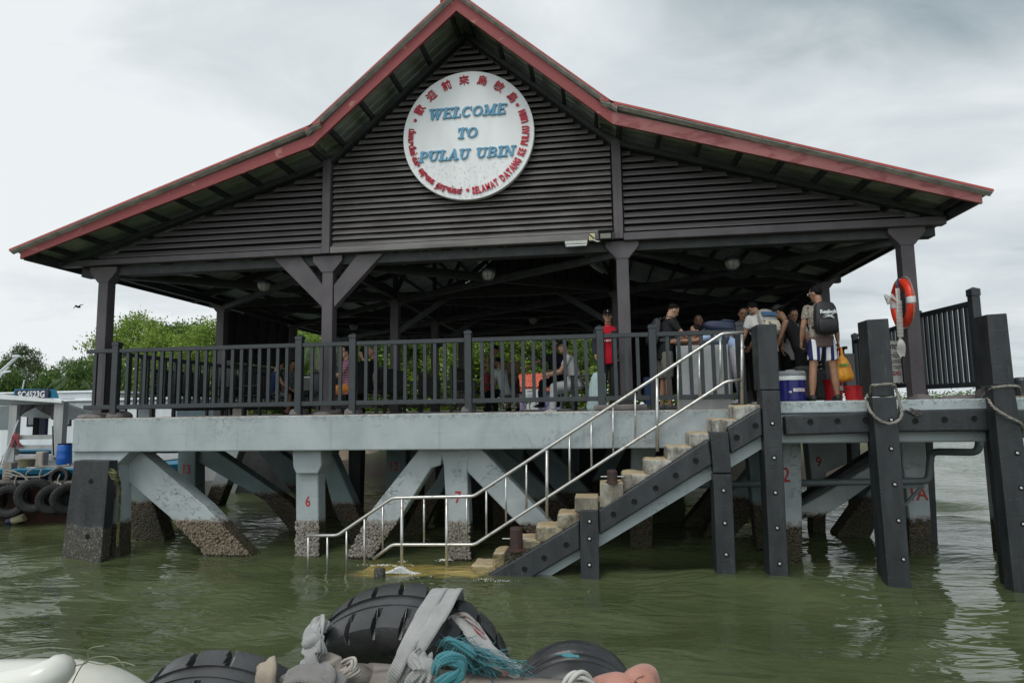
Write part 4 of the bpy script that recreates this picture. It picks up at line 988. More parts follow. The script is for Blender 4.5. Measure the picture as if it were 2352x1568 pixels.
# sea bed is never seen; boulders along the edge
q = NM('tan_boulder'); zf = q.ramp(q.math('ADD', q.zpos(), q.math('MULTIPLY', q.noise(3, 4), .3)), [(.45, 0.), (.62, 1.)])
q.base(q.mix(zf, (.055, .035, .035), q.mix(q.ramp(q.noise(1.5, 6), [(.4, 0.), (.65, 1.)]), (.42, .35, .27), (.27, .21, .16)))); q.rough(.85); q.bump(q.noise(5, 6), .5, .04); BOUL = q.m
def boulder(u, v, y, sx, sz, label, seed):
    c = P(u, v, y); m = MB(); r = random.Random(seed); rings = []
    for i in range(13):
        t = pi*(i+.1)/12.2
        rings.append([Vector((c.x+sx*sin(t)*cos(a)*(1+.25*mnoise.noise(Vector((cos(a)*1.3+seed, sin(a)*1.3, i*.3)))), c.y+sx*.8*sin(t)*sin(a), c.z-sz*cos(t)*(1+.12*mnoise.noise(Vector((cos(a), sin(a)+seed, 5)))))) for a in [2*pi*k/22 for k in range(22)]])
    m.loft(rings); o = m.build('boulder', BOUL, smooth=True); tag(o, label, 'rock', 'boulders on the shore')
boulder(800, 1050, 24.3, .75, .85, 'tan boulder seen under the slab, left of pile twelve', 1)
boulder(858, 1052, 24.6, .7, .8, 'tan boulder seen under the slab, touching pile twelve', 2)
boulder(1655, 1032, 24.5, .9, .6, 'reddish boulder seen between the stair fenders', 3)
boulder(1600, 1030, 25.2, .9, .6, 'low boulder seen behind the stair string beam', 4)
# ------------------------------------------------------------------ trees
def leafmat(name, a, b, c):
    q = NM(name); g = q.N.new('ShaderNodeNewGeometry'); oi = q.N.new('ShaderNodeObjectInfo')
    n = q.noise(.55, 3, .6); f = q.math('ADD', q.math('MULTIPLY', g.outputs['Random Per Island'], .55), q.math('MULTIPLY', n, .6))
    col = q.ramp(f, [(.2, a), (.55, b), (.9, c)])
    q.base(col); q.rough(.55); q.b.inputs['Specular IOR Level'].default_value = .3
    tr = q.N.new('ShaderNodeBsdfTranslucent'); q.L.new(col, tr.inputs[0]); mx = q.N.new('ShaderNodeMixShader'); mx.inputs[0].default_value = .4
    q.L.new(q.b.outputs[0], mx.inputs[1]); q.L.new(tr.outputs[0], mx.inputs[2]); out = q.N['Material Output']; q.L.new(mx.outputs[0], out.inputs[0]); return q.m
LEAF = [leafmat('leaf_bright', (.07, .125, .022), (.18, .28, .045), (.32, .43, .08)), leafmat('leaf_mid', (.035, .075, .02), (.08, .15, .035), (.16, .25, .055)), leafmat('leaf_dull', (.03, .055, .022), (.06, .10, .035), (.11, .16, .06))]
BARK = M('tree_bark', (.16, .14, .12), (.08, .07, .06), 4, .9, bump=.5, bsc=15)
def make_tree(h, w, ncl, nleaf, ls, seed, trunk=.25, low_=.28, dome=1.):
    r = random.Random(seed); tr = MB(); cr = MB(); cl = []
    top = Vector((r.uniform(-.06, .06)*h, 0, h*.55)); tr.tube(resample([Vector((0, 0, -.6)), Vector((r.uniform(-.03, .03)*h, 0, h*.25)), top], 8), [trunk*(1-.07*i) for i in range(8)], 8)
    for k in range(ncl):
        a = r.uniform(0, 2*pi); el = math.asin(r.uniform(-.25, 1.)); rr = r.uniform(.62, 1.)
        lob = 1+.28*mnoise.noise(Vector((cos(a)*1.7+seed, sin(a)*1.7, el*1.9)))
        c = Vector((cos(a)*cos(el)*w/2*rr*lob, sin(a)*cos(el)*w/2*rr*lob, h*(low_+(1-low_)*.5)+sin(el)*h*(1-low_)*.5*rr*lob*dome))
        cl.append(c)
    for c in cl[::max(1, len(cl)//16)]:
        b = top*(r.uniform(.55, 1.)); mid = b.lerp(c, .5)+Vector((0, 0, r.uniform(-.05, .03)*h)); tr.tube(resample([b, mid, c], 7), [trunk*.42*(1-.13*i) for i in range(7)], 5)
    for c in cl:
        s = w*r.uniform(.07, .125); 
        for _ in range(nleaf):
            v = Vector((r.gauss(0, 1), r.gauss(0, 1), r.gauss(0, .55))); p = c+v*s*.62
            nrm = Vector((r.gauss(0, .6), r.gauss(0, .6), r.uniform(.2, 1.))).normalized(); x, y = frame(nrm); a = r.uniform(0, 6.3); x, y = x*cos(a)+y*sin(a), y*cos(a)-x*sin(a); l = ls*r.uniform(.7, 1.3)
            i = len(cr.v); cr.v += [p-x*l, p-y*l*.5+nrm*l*.1, p+x*l, p+y*l*.5+nrm*l*.1]; cr.f.append((i, i+1, i+2, i+3))
    return tr, cr
def crisp(o, a=28):
    try: o.data.set_sharp_from_angle(angle=radians(a))
    except Exception: pass
PROTO = {}
def tree(kind, u, vtop, y, wpx, label, zb=None, rot=0, grp='trees along the shore'):
    """crown top at image height vtop; base on the terrain"""
    pt = P(u, vtop, y); zb = hgt(pt.x, y) if zb is None else zb; h = pt.z-zb; w = wpx/1449*y*1.02
    if kind not in PROTO:
        spec = {'thick': (10, 10, 170, 50, .24, 77, .25, .05), 'broad': (10, 11, 190, 62, .17, 11, .3, .2), 'dense': (10, 10, 240, 62, .15, 5, .25, .02), 'sparse': (10, 7, 75, 60, .15, 8, .22, .42), 'bush': (10, 13, 120, 70, .3, 21, .2, -.1), 'airy': (10, 9, 110, 60, .16, 33, .2, .15)}[kind]
        t, c = make_tree(*spec); root = thing('tree', label, 'tree', (0, 0, 0), grp)
        t.build('trunk', BARK, root); c.build('crown', LEAF[{'thick': 1, 'broad': 0, 'dense': 0, 'sparse': 2, 'bush': 1, 'airy': 1}[kind]], root)
        PROTO[kind] = (root, spec[0], spec[1]); o = root
    else: o = copy_tree(PROTO[kind][0]); o['label'] = label
    _, h0, w0 = PROTO[kind]
    o.location = (pt.x, y, zb); o.scale = (w/w0, w/w0, h/h0); o.rotation_euler = (0, 0, rot); return o
TR = [
 ('broad', 320, 728, 41, 190, 'tall rounded green tree left of centre between the two left columns', .3), ('thick', 425, 737, 43, 170, 'broad green tree just left of the second left column', 2.1),
 ('dense', 375, 770, 36, 200, 'bright dense tree low between the two left columns', 1.), ('sparse', 55, 795, 46, 95, 'tall sparse tree at the far left edge with thin limbs', .5), ('airy', 8, 822, 44, 90, 'feathery tree cut by the left edge of the photo', 4.), ('sparse', 85, 838, 40, 75, 'small sparse tree leaning right of the tall left one', 2.4),
 ('airy', 170, 818, 40, 120, 'leafy tree just left of the left front column', 1.4), ('airy', 222, 808, 44, 60, 'thin crown showing right beside the left front column', 5.), ('bush', 112, 856, 36, 130, 'dark green bush above the registration board', .9), ('bush', 30, 858, 34, 100, 'low bush above the roof of the blue boat', 3.3), ('bush', 185, 840, 33, 120, 'rounded bush left of the left railing corner', 2.), ('bush', 265, 850, 34, 110, 'bush behind the left railing corner', 5.5),
 ('dense', 480, 745, 34, 210, 'dense tree behind the left louvred screen', 2.), ('thick', 590, 735, 36, 220, 'dense tree behind the left louvred screen, further right', 3.1), ('dense', 690, 740, 38, 200, 'dense tree behind the palm', 4.4), ('broad', 800, 735, 34, 210, 'bright tree behind the column with the Y brace, to its right', .2), ('thick', 900, 740, 33, 200, 'bright tree behind the second row column', 1.9), ('dense', 1000, 735, 35, 210, 'bright dense tree behind the middle of the front railing', 5.2), ('broad', 1110, 735, 32, 220, 'bright dense tree behind the drinking man', 2.8), ('thick', 1215, 735, 34, 210, 'bright dense tree behind the red tiled roof', .7), ('dense', 1320, 745, 35, 190, 'bright tree behind the seated man in white', 3.9), ('airy', 1395, 760, 33, 150, 'loose leafy tree beside the man in red', 1.2),
 ('thick', 1500, 760, 38, 200, 'tree behind the right dark screens', 2.2), ('dense', 1620, 770, 40, 200, 'tree behind the crowd at the stair head', 4.2), ('dense', 1735, 790, 42, 170, 'tree behind the crowd on the landing', 5.8), ('bush', 1810, 838, 44, 130, 'last shrub behind the landing crowd', .4)]
for (k, u, v, y, w, lb, rt) in TR: tree(k, u, v, y, w, lb, rot=rt)
# understory that reads as one mass of shrubs
m = MB(); r = random.Random(9)
for k in range(80000):
    x = r.uniform(-45, 8.3) if k % 4 else r.uniform(-28, -2); y = r.uniform(30, 35)+(0 if x > -11 else min(14, (-11-x)*.9)); z = 1.9+r.random()*3.3*(.85+.5*mnoise.noise(Vector((x*.3, 0, 0))))
    nrm = Vector((r.gauss(0, .6), r.gauss(0, .6), 1)).normalized(); a_, b_ = frame(nrm); l = r.uniform(.08, .2); p = Vector((x, y, z)); i = len(m.v)
    m.v += [p-a_*l, p-b_*l*.5, p+a_*l, p+b_*l*.5]; m.f.append((i, i+1, i+2, i+3))
o = m.build('undergrowth', LEAF[0]); tag(o, 'bright green undergrowth along the shore behind the deck railing', 'undergrowth', kind='stuff')
# coconut palm
def palm(u, v, y, label, fl=2.6, n=15, seed=0):
    c = P(u, v, y); zb = hgt(c.x, y); root = thing('palm_tree', label, 'palm', (c.x, y, zb), 'coconut palms'); r = random.Random(seed)
    m = MB(); m.tube(resample([Vector((c.x+.6, y, zb-.3)), Vector((c.x+.3, y, (zb+c.z)/2)), Vector((c.x, y, c.z))], 10), [.18-.006*i for i in range(10)], 8); m.build('trunk', BARK, root)
    for k in range(n):
        a = 2*pi*k/n+r.uniform(-.2, .2); up = r.uniform(.1, 1.1); d = Vector((cos(a), sin(a), 0)); m = MB(); pts = []
        for i in range(12):
            t = i/11; pts.append(c+d*fl*t*(1-.15*up)+Vector((0, 0, fl*(up*t-1.25*t*t*(.6+.4*up)))))
        m.tube(pts, [.03*(1-.8*i/11)+.004 for i in range(12)], 4)
        s = d.cross(Vector((0, 0, 1)))
        for i in range(1, 34):
            t = i/34; j = min(10, int(t*11)); f = t*11-j; p = pts[j].lerp(pts[j+1], f); ll = fl*.30*sin(pi*min(1, t*.9+.12)); dd = (pts[j+1]-pts[j]).normalized()
            for sg_ in (-1, 1):
                e = p+(s*sg_*.75+dd*.55+Vector((0, 0, -.45))).normalized()*ll; w = dd*.028; q_ = len(m.v); m.v += [p-w, p+w, e]; m.f.append((q_, q_+1, q_+2))
        m.build('frond', PALM, root)
PALM = leafmat('palm_leaf', (.06, .10, .04), (.11, .16, .07), (.17, .22, .10))
palm(725, 800, 30, 'coconut palm seen left of the Y braced column', seed=1); palm(668, 806, 31, 'small coconut palm beside the end of the left screen', 2.2, 12, 2); palm(180, 882, 33, 'low palm left of the left front column', 2.0, 12, 3)
# far shore to the right
m = MB(); r = random.Random(12)
for k in range(26000):
    x = r.uniform(150, 520); y = r.uniform(380, 420); z = abs(r.gauss(0, 4.2))*(.7+.6*mnoise.noise(Vector((x*.04, 0, 0)))); p = Vector((x, y, z)); nrm = Vector((r.gauss(0, 1), -1, r.gauss(0, 1))).normalized(); a_, b_ = frame(nrm); l = r.uniform(.35, .9); i = len(m.v)
    m.v += [p-a_*l, p-b_*l*.6, p+a_*l, p+b_*l*.6]; m.f.append((i, i+1, i+2, i+3))
o = m.build('far_wood', LEAF[1]); tag(o, 'far low wooded shore across the water at the right', 'wood', kind='stuff')
m = MB(); m.prism([Vector((140, 375, -1)), Vector((540, 375, -1)), Vector((540, 430, -1)), Vector((140, 430, -1))], (0, 0, 1.6)); o = m.build('far_shore_ground', q.m if False else M('far_soil', (.10, .11, .07)), None); tag(o, kind='structure')

# ------------------------------------------------------------------ small house with a red tiled roof
yh = 29.0; hs = thing('small_house', 'small lavender kiosk with an orange tiled roof seen through the railing', 'house', P(1225, 940, yh))
a = P(1188, 888, yh); b = P(1290, 886, yh); m = MB(); m.box(a.x+.1, b.x-.1, yh, yh+2.6, 1.9, a.z); m.build('wall', flat('lavender_wall', (.28, .23, .42), .8), hs)
tile = NM('orange_tile'); tile.base(tile.mix(tile.ramp(tile.noise(3, 4), [(.4, 0.), (.6, 1.)]), (.62, .15, .085), (.50, .12, .07))); tile.rough(.7)
m = MB(); t = P(1225, 856, yh+1.2).z; nw = 34; rows = 5
prof = []
for j in range(rows+1):
    for s_ in ((0,), (0, 1))[0 < j <= rows]:
        zz_ = a.z-.02+(t-a.z)*j/rows+(-.03 if s_ == 0 and j > 0 else .0); yy_ = yh-.25+1.45*j/rows
        prof.append((yy_, zz_))
n = 120; vs = []; fs = []
for i in range(n+1):
    x = a.x-.15+(b.x-a.x+.3)*i/n
    for (py_, pz_) in prof: vs.append(Vector((x, py_, pz_+.025*sin(2*pi*i/n*nw/2)+.03*(1 if False else 0))))
k = len(prof)
for i in range(n):
    for j in range(k-1): fs.append((i*k+j, (i+1)*k+j, (i+1)*k+j+1, i*k+j+1))
m.add(vs, fs); m.box(a.x-.1, b.x+.1, yh-.2, yh-.1, a.z-.22, a.z-.06); m.build('roof', tile.m, hs)
nb = thing('notice_board', 'white notice board with small print before the lavender kiosk wall', 'notice board', P(1221, 925, 28.6))
m = MB(); a = P(1206, 894, 28.6); b = P(1236, 940, 28.6); m.box(a.x, b.x, 28.6, 28.64, b.z, a.z); m.build('board', WHITEP, nb)
m = MB(); text_mesh('NOTICE', .10, facing(((a.x+b.x)/2, 28.594, a.z-.13)), m, .002, .002)
for k in range(7): text_mesh('no mooring no diving', .04, facing(((a.x+b.x)/2, 28.594, a.z-.22-.06*k)), m, .002)
m.build('print', BLACK, nb)
# bicycles parked behind the deck
def bicycle(u, y, rot, col, label):
    c = P(u, 935, y); z0 = 2.14; root = thing('bicycle', label, 'bicycle', (c.x, y, z0), 'bicycles parked on the shore')
    R_ = Matrix.Translation(Vector((c.x, y, z0))) @ Matrix.Rotation(rot, 4, 'Z')
    fm_ = flat('bike_'+label.split()[0], col, .35); T = lambda x, z, yy=0: R_ @ Vector((x, yy, z))
    for wx in (-.52, .52):
        m = MB(); m.tube([T(wx+cos(2*pi*k/28)*.32, .33+sin(2*pi*k/28)*.32) for k in range(29)], .018, 6); o = m.build('wheel', TYRE_D, root)
        m = MB()
        for k in range(12): m.tube([T(wx, .33), T(wx+cos(2*pi*k/12)*.3, .33+sin(2*pi*k/12)*.3)], .003, 3)
        sub(m, 'spokes', STEEL, o)
        m = MB(); m.tube([T(wx+cos(t_)*.36, .33+sin(t_)*.36) for t_ in [pi*.15+pi*.75*k/14 for k in range(15)]], .022, 5); m.build('mudguard', fm_, root)
    m = MB()
    for p_, q_ in (((-.52, .33), (-.05, .3)), ((-.52, .33), (-.18, .75)), ((-.05, .3), (-.2, .86)), ((-.18, .72), (.34, .78)), ((-.05, .3), (.36, .70)), ((.34, .85), (.52, .33))): m.tube([T(*p_), T(*q_)], .017, 6)
    m.build('frame', fm_, root)
    m = MB(); m.tube([T(.30, .98, -.28), T(.36, .96, -.1), T(.36, .96, .1), T(.30, .98, .28)], .012, 6); m.build('handlebar', STEEL, root)
    m = MB(); m.ell(T(-.21, .90), .13, .07, .04); m.build('saddle', BLACK, root)
bicycle(1255, 25.6, .25, (.02, .22, .45), 'blue bicycle parked nearest the kiosk behind the white shoes'); bicycle(1205, 25.4, .1, (.5, .5, .5), 'silver bicycle parked left of the blue one'); bicycle(1120, 25.8, 2.9, (.05, .05, .05), 'black bicycle parked behind the drinking man'); bicycle(1160, 26.3, .4, (.1, .1, .1), 'dark bicycle parked behind the boy')
# bird
bd = MB(); c = P(180, 705, 30)
for s_ in (-1, 1):
    pts = [c, c+Vector((s_*.14, 0, .10)), c+Vector((s_*.30, 0, .13 if s_ > 0 else -.08))]
    for i in range(2): bd.prism([pts[i]+Vector((0, -.06+.02*i, 0)), pts[i+1]+Vector((0, -.05+.04*i, 0)), pts[i+1]+Vector((0, .03-.02*i, 0)), pts[i]+Vector((0, .07, 0))], (0, 0, .012))
bd.ell(c, .07, .15, .05); bd.ell(c+Vector((0, -.17, .01)), .035, .05, .03)
o = bd.build('bird', BLACK); tag(o, 'dark bird gliding in the sky left of the left column', 'bird')

# ------------------------------------------------------------------ boats at the left
def tyre(m, c, axis, R, w, thick, lugs=26, n=208, lug_d=.02, skew=.5, rib=10):
    """car or lorry tyre: carved shoulder lugs; R outer radius, w width, thick section height"""
    c = Vector(c); ax = Vector(axis).normalized(); x, y = frame(ax); prof = []
    for (t, rr, g) in ((-.30, 1-thick/R, 0), (-.42, 1-thick/R*.92, 0), (-.50, 1-thick/R*.55, 0), (-.49, 1-thick/R*.22, .3), (-.44, 1-thick/R*.06, 1), (-.30, 1.0, 1), (-.16, 1.004, .8), (-.125, 1.004, .0), (-.12, .985, 0), (-.05, .983, 0), (-.045, .992, 0), (.045, .992, 0), (.05, .983, 0), (.12, .985, 0), (.125, 1.004, .0), (.16, 1.004, .8), (.30, 1.0, 1), (.44, 1-thick/R*.06, 1), (.49, 1-thick/R*.22, .3), (.50, 1-thick/R*.55, 0), (.42, 1-thick/R*.92, 0), (.30, 1-thick/R, 0)):
        prof.append((t*w, rr*R, g))
    prof += [(.26*w, R-thick*.85, 0), (.36*w, R-thick*.5, 0), (.2*w, R-thick*.18, 0), (-.2*w, R-thick*.18, 0), (-.36*w, R-thick*.5, 0), (-.26*w, R-thick*.85, 0)]
    k = len(prof); vs = []; fs = []
    for i in range(n):
        a = 2*pi*i/n
        for (h, r_, g) in prof:
            ph = (a/(2*pi)*lugs+(abs(h)/w)*skew+(0 if h < 0 else .5)) % 1.
            rr = r_-(lug_d*g*(1 if ph < .15 else 0) if lug_d else 0)
            vs.append(c+ax*h+x*cos(a)*rr+y*sin(a)*rr)
    for i in range(n):
        for j in range(k): fs.append((i*k+j, i*k+(j+1) % k, ((i+1) % n)*k+(j+1) % k, ((i+1) % n)*k+j))
    m.add(vs, fs); return m
YB = 12.9
HULLB = flat('boat_blue', (.02, .19, .32), .55); HULLR = M('boat_dark_red', (.06, .018, .015), (.02, .012, .01), 3, .6)
boat = thing('blue_work_boat', 'weathered blue work boat with grey slatted cabin moored behind the corner fender', 'boat', P(60, 1200, YB))
zb = lambda v, u=60, y=YB: P(u, v, y).z
z_deck, z_band0, z_log = zb(1076), zb(1102), zb(1107)
x0, x1 = -19.0, -10.25
def hull(m, x0, x1, y0, y1, z0, z1, rake_=.5):
    pts = []
    for (z, s_) in ((z0, .75), (z0+(z1-z0)*.5, .95), (z1, 1.0)):
        yc = (y0+y1)/2; hw = (y1-y0)/2*s_
        pts.append([Vector((x0, yc-hw, z)), Vector((x1-1.2, yc-hw, z)), Vector((x1-.4+rake_*.3*s_, yc-hw*.55, z)), Vector((x1+rake_*s_, yc, z)), Vector((x1-.4+rake_*.3*s_, yc+hw*.55, z)), Vector((x1-1.2, yc+hw, z)), Vector((x0, yc+hw, z))])
    return m.loft(pts)
m = MB(); hull(m, x0, x1, YB, YB+2.9, -.4, z_band0-.01); m.build('hull', HULLR, boat)
m = MB(); hull(m, x0, x1+.02, YB-.05, YB+2.95, z_band0, z_deck); o = m.build('gunwale_band', HULLB, boat, bevel=.02)
m = MB(); m.tube([Vector((x0, YB-.14, z_log)), Vector((-14, YB-.12, z_log+.02)), Vector((x1-.9, YB-.12, z_log-.01))], .055, 8); m.build('log_rail', M('log_bark', (.12, .11, .10), (.05, .045, .04), 6, .9, bump=.6, bsc=20), boat)
m = MB(); m.box(x0, x1-.6, YB+.1, YB+2.8, z_deck+.001, z_deck+.03); m.build('deck', GREYP, boat)
yc_ = YB+1.0
def pb(u0, v0, u1, v1, y, dy, mat, name, root=boat, **k):
    a = P(u0, v0, y); b = P(u1, v1, y); m = MB(); m.box(min(a.x, b.x), max(a.x, b.x), y, y+dy, min(a.z, b.z), max(a.z, b.z)); return m.build(name, mat, root, **k)
m = poly_prism([(-160, 896), (0, 905), (141, 919), (141, 925), (0, 916), (-160, 907)], YB+.3, .06); m.prism([P(u, v, YB+.361) for u, v in ((-160, 898), (0, 907), (141, 921), (141, 925), (0, 916), (-160, 907))], (0, 1.9, -.52)); m.build('cabin_roof', WHITEP, boat)
pb(125, 924, 139, 1050, YB+.4, .14, GREYP, 'corner_post'); pb(22, 930, 31, 1060, YB+.4, .12, GREYP, 'corner_post')
for (u0, v0, u1, v1) in ((44, 999, 124, 1008), (36, 1022, 124, 1030), (4, 1045, 124, 1056)): pb(u0, v0, u1, v1, YB+.42, .05, GREYP, 'rail_slat')
m = poly_prism([(-80, 928), (24, 932), (30, 1000), (0, 1062), (-80, 1066)], YB+.45, .06); m.build('cabin_wall', WHITEP, boat)
pb(0, 933, 20, 986, YB+.44, .006, flat('cabin_glass', (.12, .15, .15), .1), 'window')
m = MB(); pts = [P(26, 930, YB+.5)+Vector((0, .0, 0))]
rings = []
for i in range(14):
    t = i/13; u = 26+t*100; sag = 18+9*sin(t*9)+(8 if t > .85 else 0)-6*sin(t*pi); a_ = P(u, 928, YB+.5); b_ = P(u, 931+sag, YB+.5); yo = .06*sin(t*17)
    rings.append([a_, a_+Vector((0, .05, 0)), b_+Vector((0, .05+yo, 0)), b_+Vector((0, yo, 0))])
m.loft(rings); m.build('tarpaulin', flat('tarp_black', (.03, .032, .03), .7), boat)
pb(78, 936, 86, 1000, YB+2.3, .1, BLACK, 'rear_post'); pb(92, 936, 102, 1000, YB+2.3, .1, flat('navy_post', (.01, .015, .05)), 'rear_post')
m = MB(); m.tube([P(0, 1078, YB+.35), P(42, 965, YB+.35)], .018, 6); m.build('leaning_pole', WHITEP, boat)
m = MB(); m.tube([P(123, 1045, YB+.3), P(121, 978, YB+.3)], .014, 6); m.build('rod', BLACK, boat)
m = MB(); m.box(*sum(([P(9, 1064, YB-.02).x, P(28, 1064, YB-.02).x],), []), YB-.04, YB+.12, zb(1100), zb(1062)); m.build('mooring_post', WOODG, boat)
m = MB(); a = P(77, 1072, YB); b = P(97, 1037, YB); m.box(a.x, b.x, YB+.02, YB+.2, a.z, b.z); m.build('mooring_post', WOODG, boat, bevel=.02)
# ropes round the rail
for k, pts in enumerate(([(9, 1082), (18, 1080), (29, 1083)], [(9, 1088), (18, 1086), (29, 1089)], [(9, 1094), (18, 1092), (29, 1095)], [(28, 1090), (60, 1095), (100, 1092), (130, 1075), (160, 1066)], [(60, 1110), (62, 1085), (90, 1072), (130, 1070), (160, 1068)], [(28, 1080), (50, 1090), (66, 1105), (72, 1120)], [(100, 1108), (118, 1112), (125, 1125)], [(125, 1106), (140, 1112), (150, 1130)])):
    m = MB(); m.tube(resample([P(u, v, YB-.09-.015*k) for u, v in pts], 22), .018, 6); m.build('mooring_rope', ROPE_M, boat)
hull_tyres = [((23, 1150), .36, .5), ((80, 1137), .37, .62), ((122, 1146), .32, .7), ((156, 1144), .33, .9), ((-30, 1150), .36, .4)]
for k, ((u, v), R_, yw) in enumerate(hull_tyres):
    c = P(u, v, YB-.28); rt = thing('boat_tyre', ['big tyre hung on the blue boat, leftmost fully seen', 'tyre hung on the blue boat below the wooden post', 'tyre hung on the blue boat below the blue barrel', 'tyre hung on the blue boat half hidden by the corner fender', 'tyre hung on the blue boat cut by the left edge'][k], 'tyre', c, 'tyres hung along the blue boat')
    m = MB(); tyre(m, c, (sin(yw), -cos(yw), .05), R_, .26, .18, lugs=30, n=150, lug_d=.018); m.build('tyre', TYRE_D, rt)
    m = MB(); m.tube([c+Vector((.02, .05, R_*.55)), c+Vector((0, .1, R_+.1)), c+Vector((0, .15, R_+.2))], .015, 5); m.build('hanging_rope', ROPE_M, rt)
c = P(138, 1096, YB-.1); rt = thing('boat_tyre', 'small tyre resting on the blue gunwale behind the corner fender', 'tyre', c, 'tyres hung along the blue boat'); m = MB(); tyre(m, c, (.2, -1, .2), .21, .16, .08, 22, 132, .01); m.build('tyre', TYRE_D, rt)
c = P(147, 1068, YB+.25); br = thing('blue_barrel', 'blue plastic barrel standing on the blue boat beside the corner post', 'barrel', c)
hb = P(147, 1018, YB+.25).z-c.z; rb = .155; m = MB(); m.lathe([(rb*.85, 0), (rb*.97, hb*.08), (rb, hb*.3), (rb*1.02, hb*.34), (rb, hb*.38), (rb, hb*.62), (rb*1.02, hb*.66), (rb, hb*.7), (rb*.95, hb*.9), (rb*.88, hb*.96)], c, n=28); m.build('body', flat('barrel_blue', (.012, .10, .42), .35), br, smooth=True)
m = MB(); m.lathe([(rb*.9, hb*.961), (rb*.93, hb*.965), (rb*.93, hb), (rb*.8, hb*1.01)], c, n=28); m.build('lid_ring', BLACK, br)
c = P(61, 1072, YB+.2); bk = thing('bucket', 'olive bucket standing on the deck of the blue boat', 'bucket', c); m = MB(); m.lathe([(.14, 0), (.165, .16), (.18, .165), (.18, .18), (.15, .18), (.13, .02)], c, n=22); m.build('body', flat('olive_plastic', (.16, .14, .08), .6), bk)
c = P(40, 1000, YB+.38); cl = MB()
for s_ in (0, 1): ribbon(cl, [c+Vector((-.08+s_*.1, -.02, .04)), c+Vector((-.02+s_*.06, -.06, -.02)), c+Vector((-.06+s_*.14, -.05, -.16)), c+Vector((-.1+s_*.24, -.03, -.26))], [Vector((0, -1, .2)), Vector((.5, -1, 0)), Vector((-.4, -1, 0)), Vector((.2, -1, 0))], .10, .008, 14)
cl.ell(c+Vector((0, -.04, .0)), .05, .04, .05); o = cl.build('red_cloth', flat('cloth_red', (.22, .05, .06), .9), smooth=True); tag(o, 'faded red cloth knotted over the grey slats of the blue boat', 'cloth')
a = P(19, 1221, 13.0); b = P(56, 1211, 13.0); by = thing('cylinder_float', 'cream cylindrical float with a navy end lying in the water by the tyres', 'float', a)
m = MB(); d_ = (b-a).normalized(); m.lathe([(.05, .08), (.085, .12), (.085, (b-a).length-.02), (.07, (b-a).length)], Vector((a.x, a.y, .05)), d_, 18); m.build('body', flat('cream_plastic', (.50, .44, .28), .5), by)
m = MB(); m.lathe([(.05, -.04), (.08, -.02), (.082, .119)], Vector((a.x, a.y, .05)), d_, 18); m.build('cap', flat('navy_plastic', (.015, .02, .09), .4), by)
# white boats behind
def white_boat(x0, x1, y, zt, label, red=False):
    rt = thing('white_boat', label, 'boat', (x1, y, 0), 'white boats moored behind')
    m = MB(); hull(m, x0, x1, y, y+3, -.4, 1.25); m.build('hull', WHITEP, rt)
    m = MB(); hull(m, x0, x1+.03, y-.03, y+3.03, 1.251, 1.36); m.build('rubbing_strake', flat('strake_red', (.25, .03, .03)) if red else HULLB, rt)
    m = MB(); m.box(x0, x1-2.2, y+.3, y+2.7, 1.361, zt); o = m.build('cabin', WHITEP, rt, bevel=.03)
    m = MB(); m.box(x0, x1-2.0, y+.15, y+2.85, zt+.001, zt+.08); m.build('roof', WHITEP, rt, bevel=.02)
    k = 0; x = x1-2.9
    while x > x0+1 and k < 7:
        w = MB(); w.box(x-.62, x, y+.285, y+.30, zt-.75, zt-.22); fr_ = w.build('window', BLACK, rt); w = MB(); w.box(x-.56, x-.06, y+.275, y+.284, zt-.70, zt-.27); sub(w, 'pane', flat('boat_pane', (.10, .12, .13), .08), fr_); x -= .95; k += 1
    return rt
wb = white_boat(-26, -10.6, 17.5, P(180, 922, 17.8).z, 'white cabin boat with registration board on its roof behind the blue boat')
m = MB(); a = P(34, 912, 17.6); b = P(111, 895, 17.6); m.box(a.x, b.x, 17.6, 17.66, a.z-.05, b.z+.02); o = m.build('name_board', flat('board_navy', (.02, .025, .06)), wb)
t = MB(); text_mesh('SC4523G', .27, facing(((a.x+b.x)/2, 17.594, a.z-.01)), t, .003, .008, sx=1.0*(b.x-a.x)/1.28); sub(t, 'registration_letters', WHITEP, o)
m = MB(); m.prism([P(28, 914, 17.7), P(34, 893, 17.7), P(116, 893, 17.7), P(124, 914, 17.7)], (0, .2, 0)); m.build('board_frame', HULLB, wb)
m = MB(); m.tube([P(51, 895, 17.9), P(56, 872, 17.9)], .02, 6); m.build('aerial', WHITEP, wb)
w2 = white_boat(-34, -17.5, 22, P(0, 905, 22).z, 'white boat with red strake further behind at the far left', True)
w3 = white_boat(-22, -11.6, 20.8, P(400, 935, 20.8).z, 'low white boat seen through the left railing balusters', True)
ra = thing('radar_arch', 'white radar arch of a boat rising at the left edge', 'boat mast', P(0, 860, 19))
m = MB(); m.bar(P(-40, 890, 19), P(38, 820, 19), .10, .05); m.bar(P(-40, 905, 19), P(20, 842, 19), .06, .04); m.bar(P(-10, 858, 19), P(24, 852, 19), .08, .05); m.build('arm', WHITEP, ra, bevel=.01)
m = MB(); m.ell(P(38, 818, 19), .14, .12, .045); m.build('radar_head', WHITEP, ra, smooth=True)
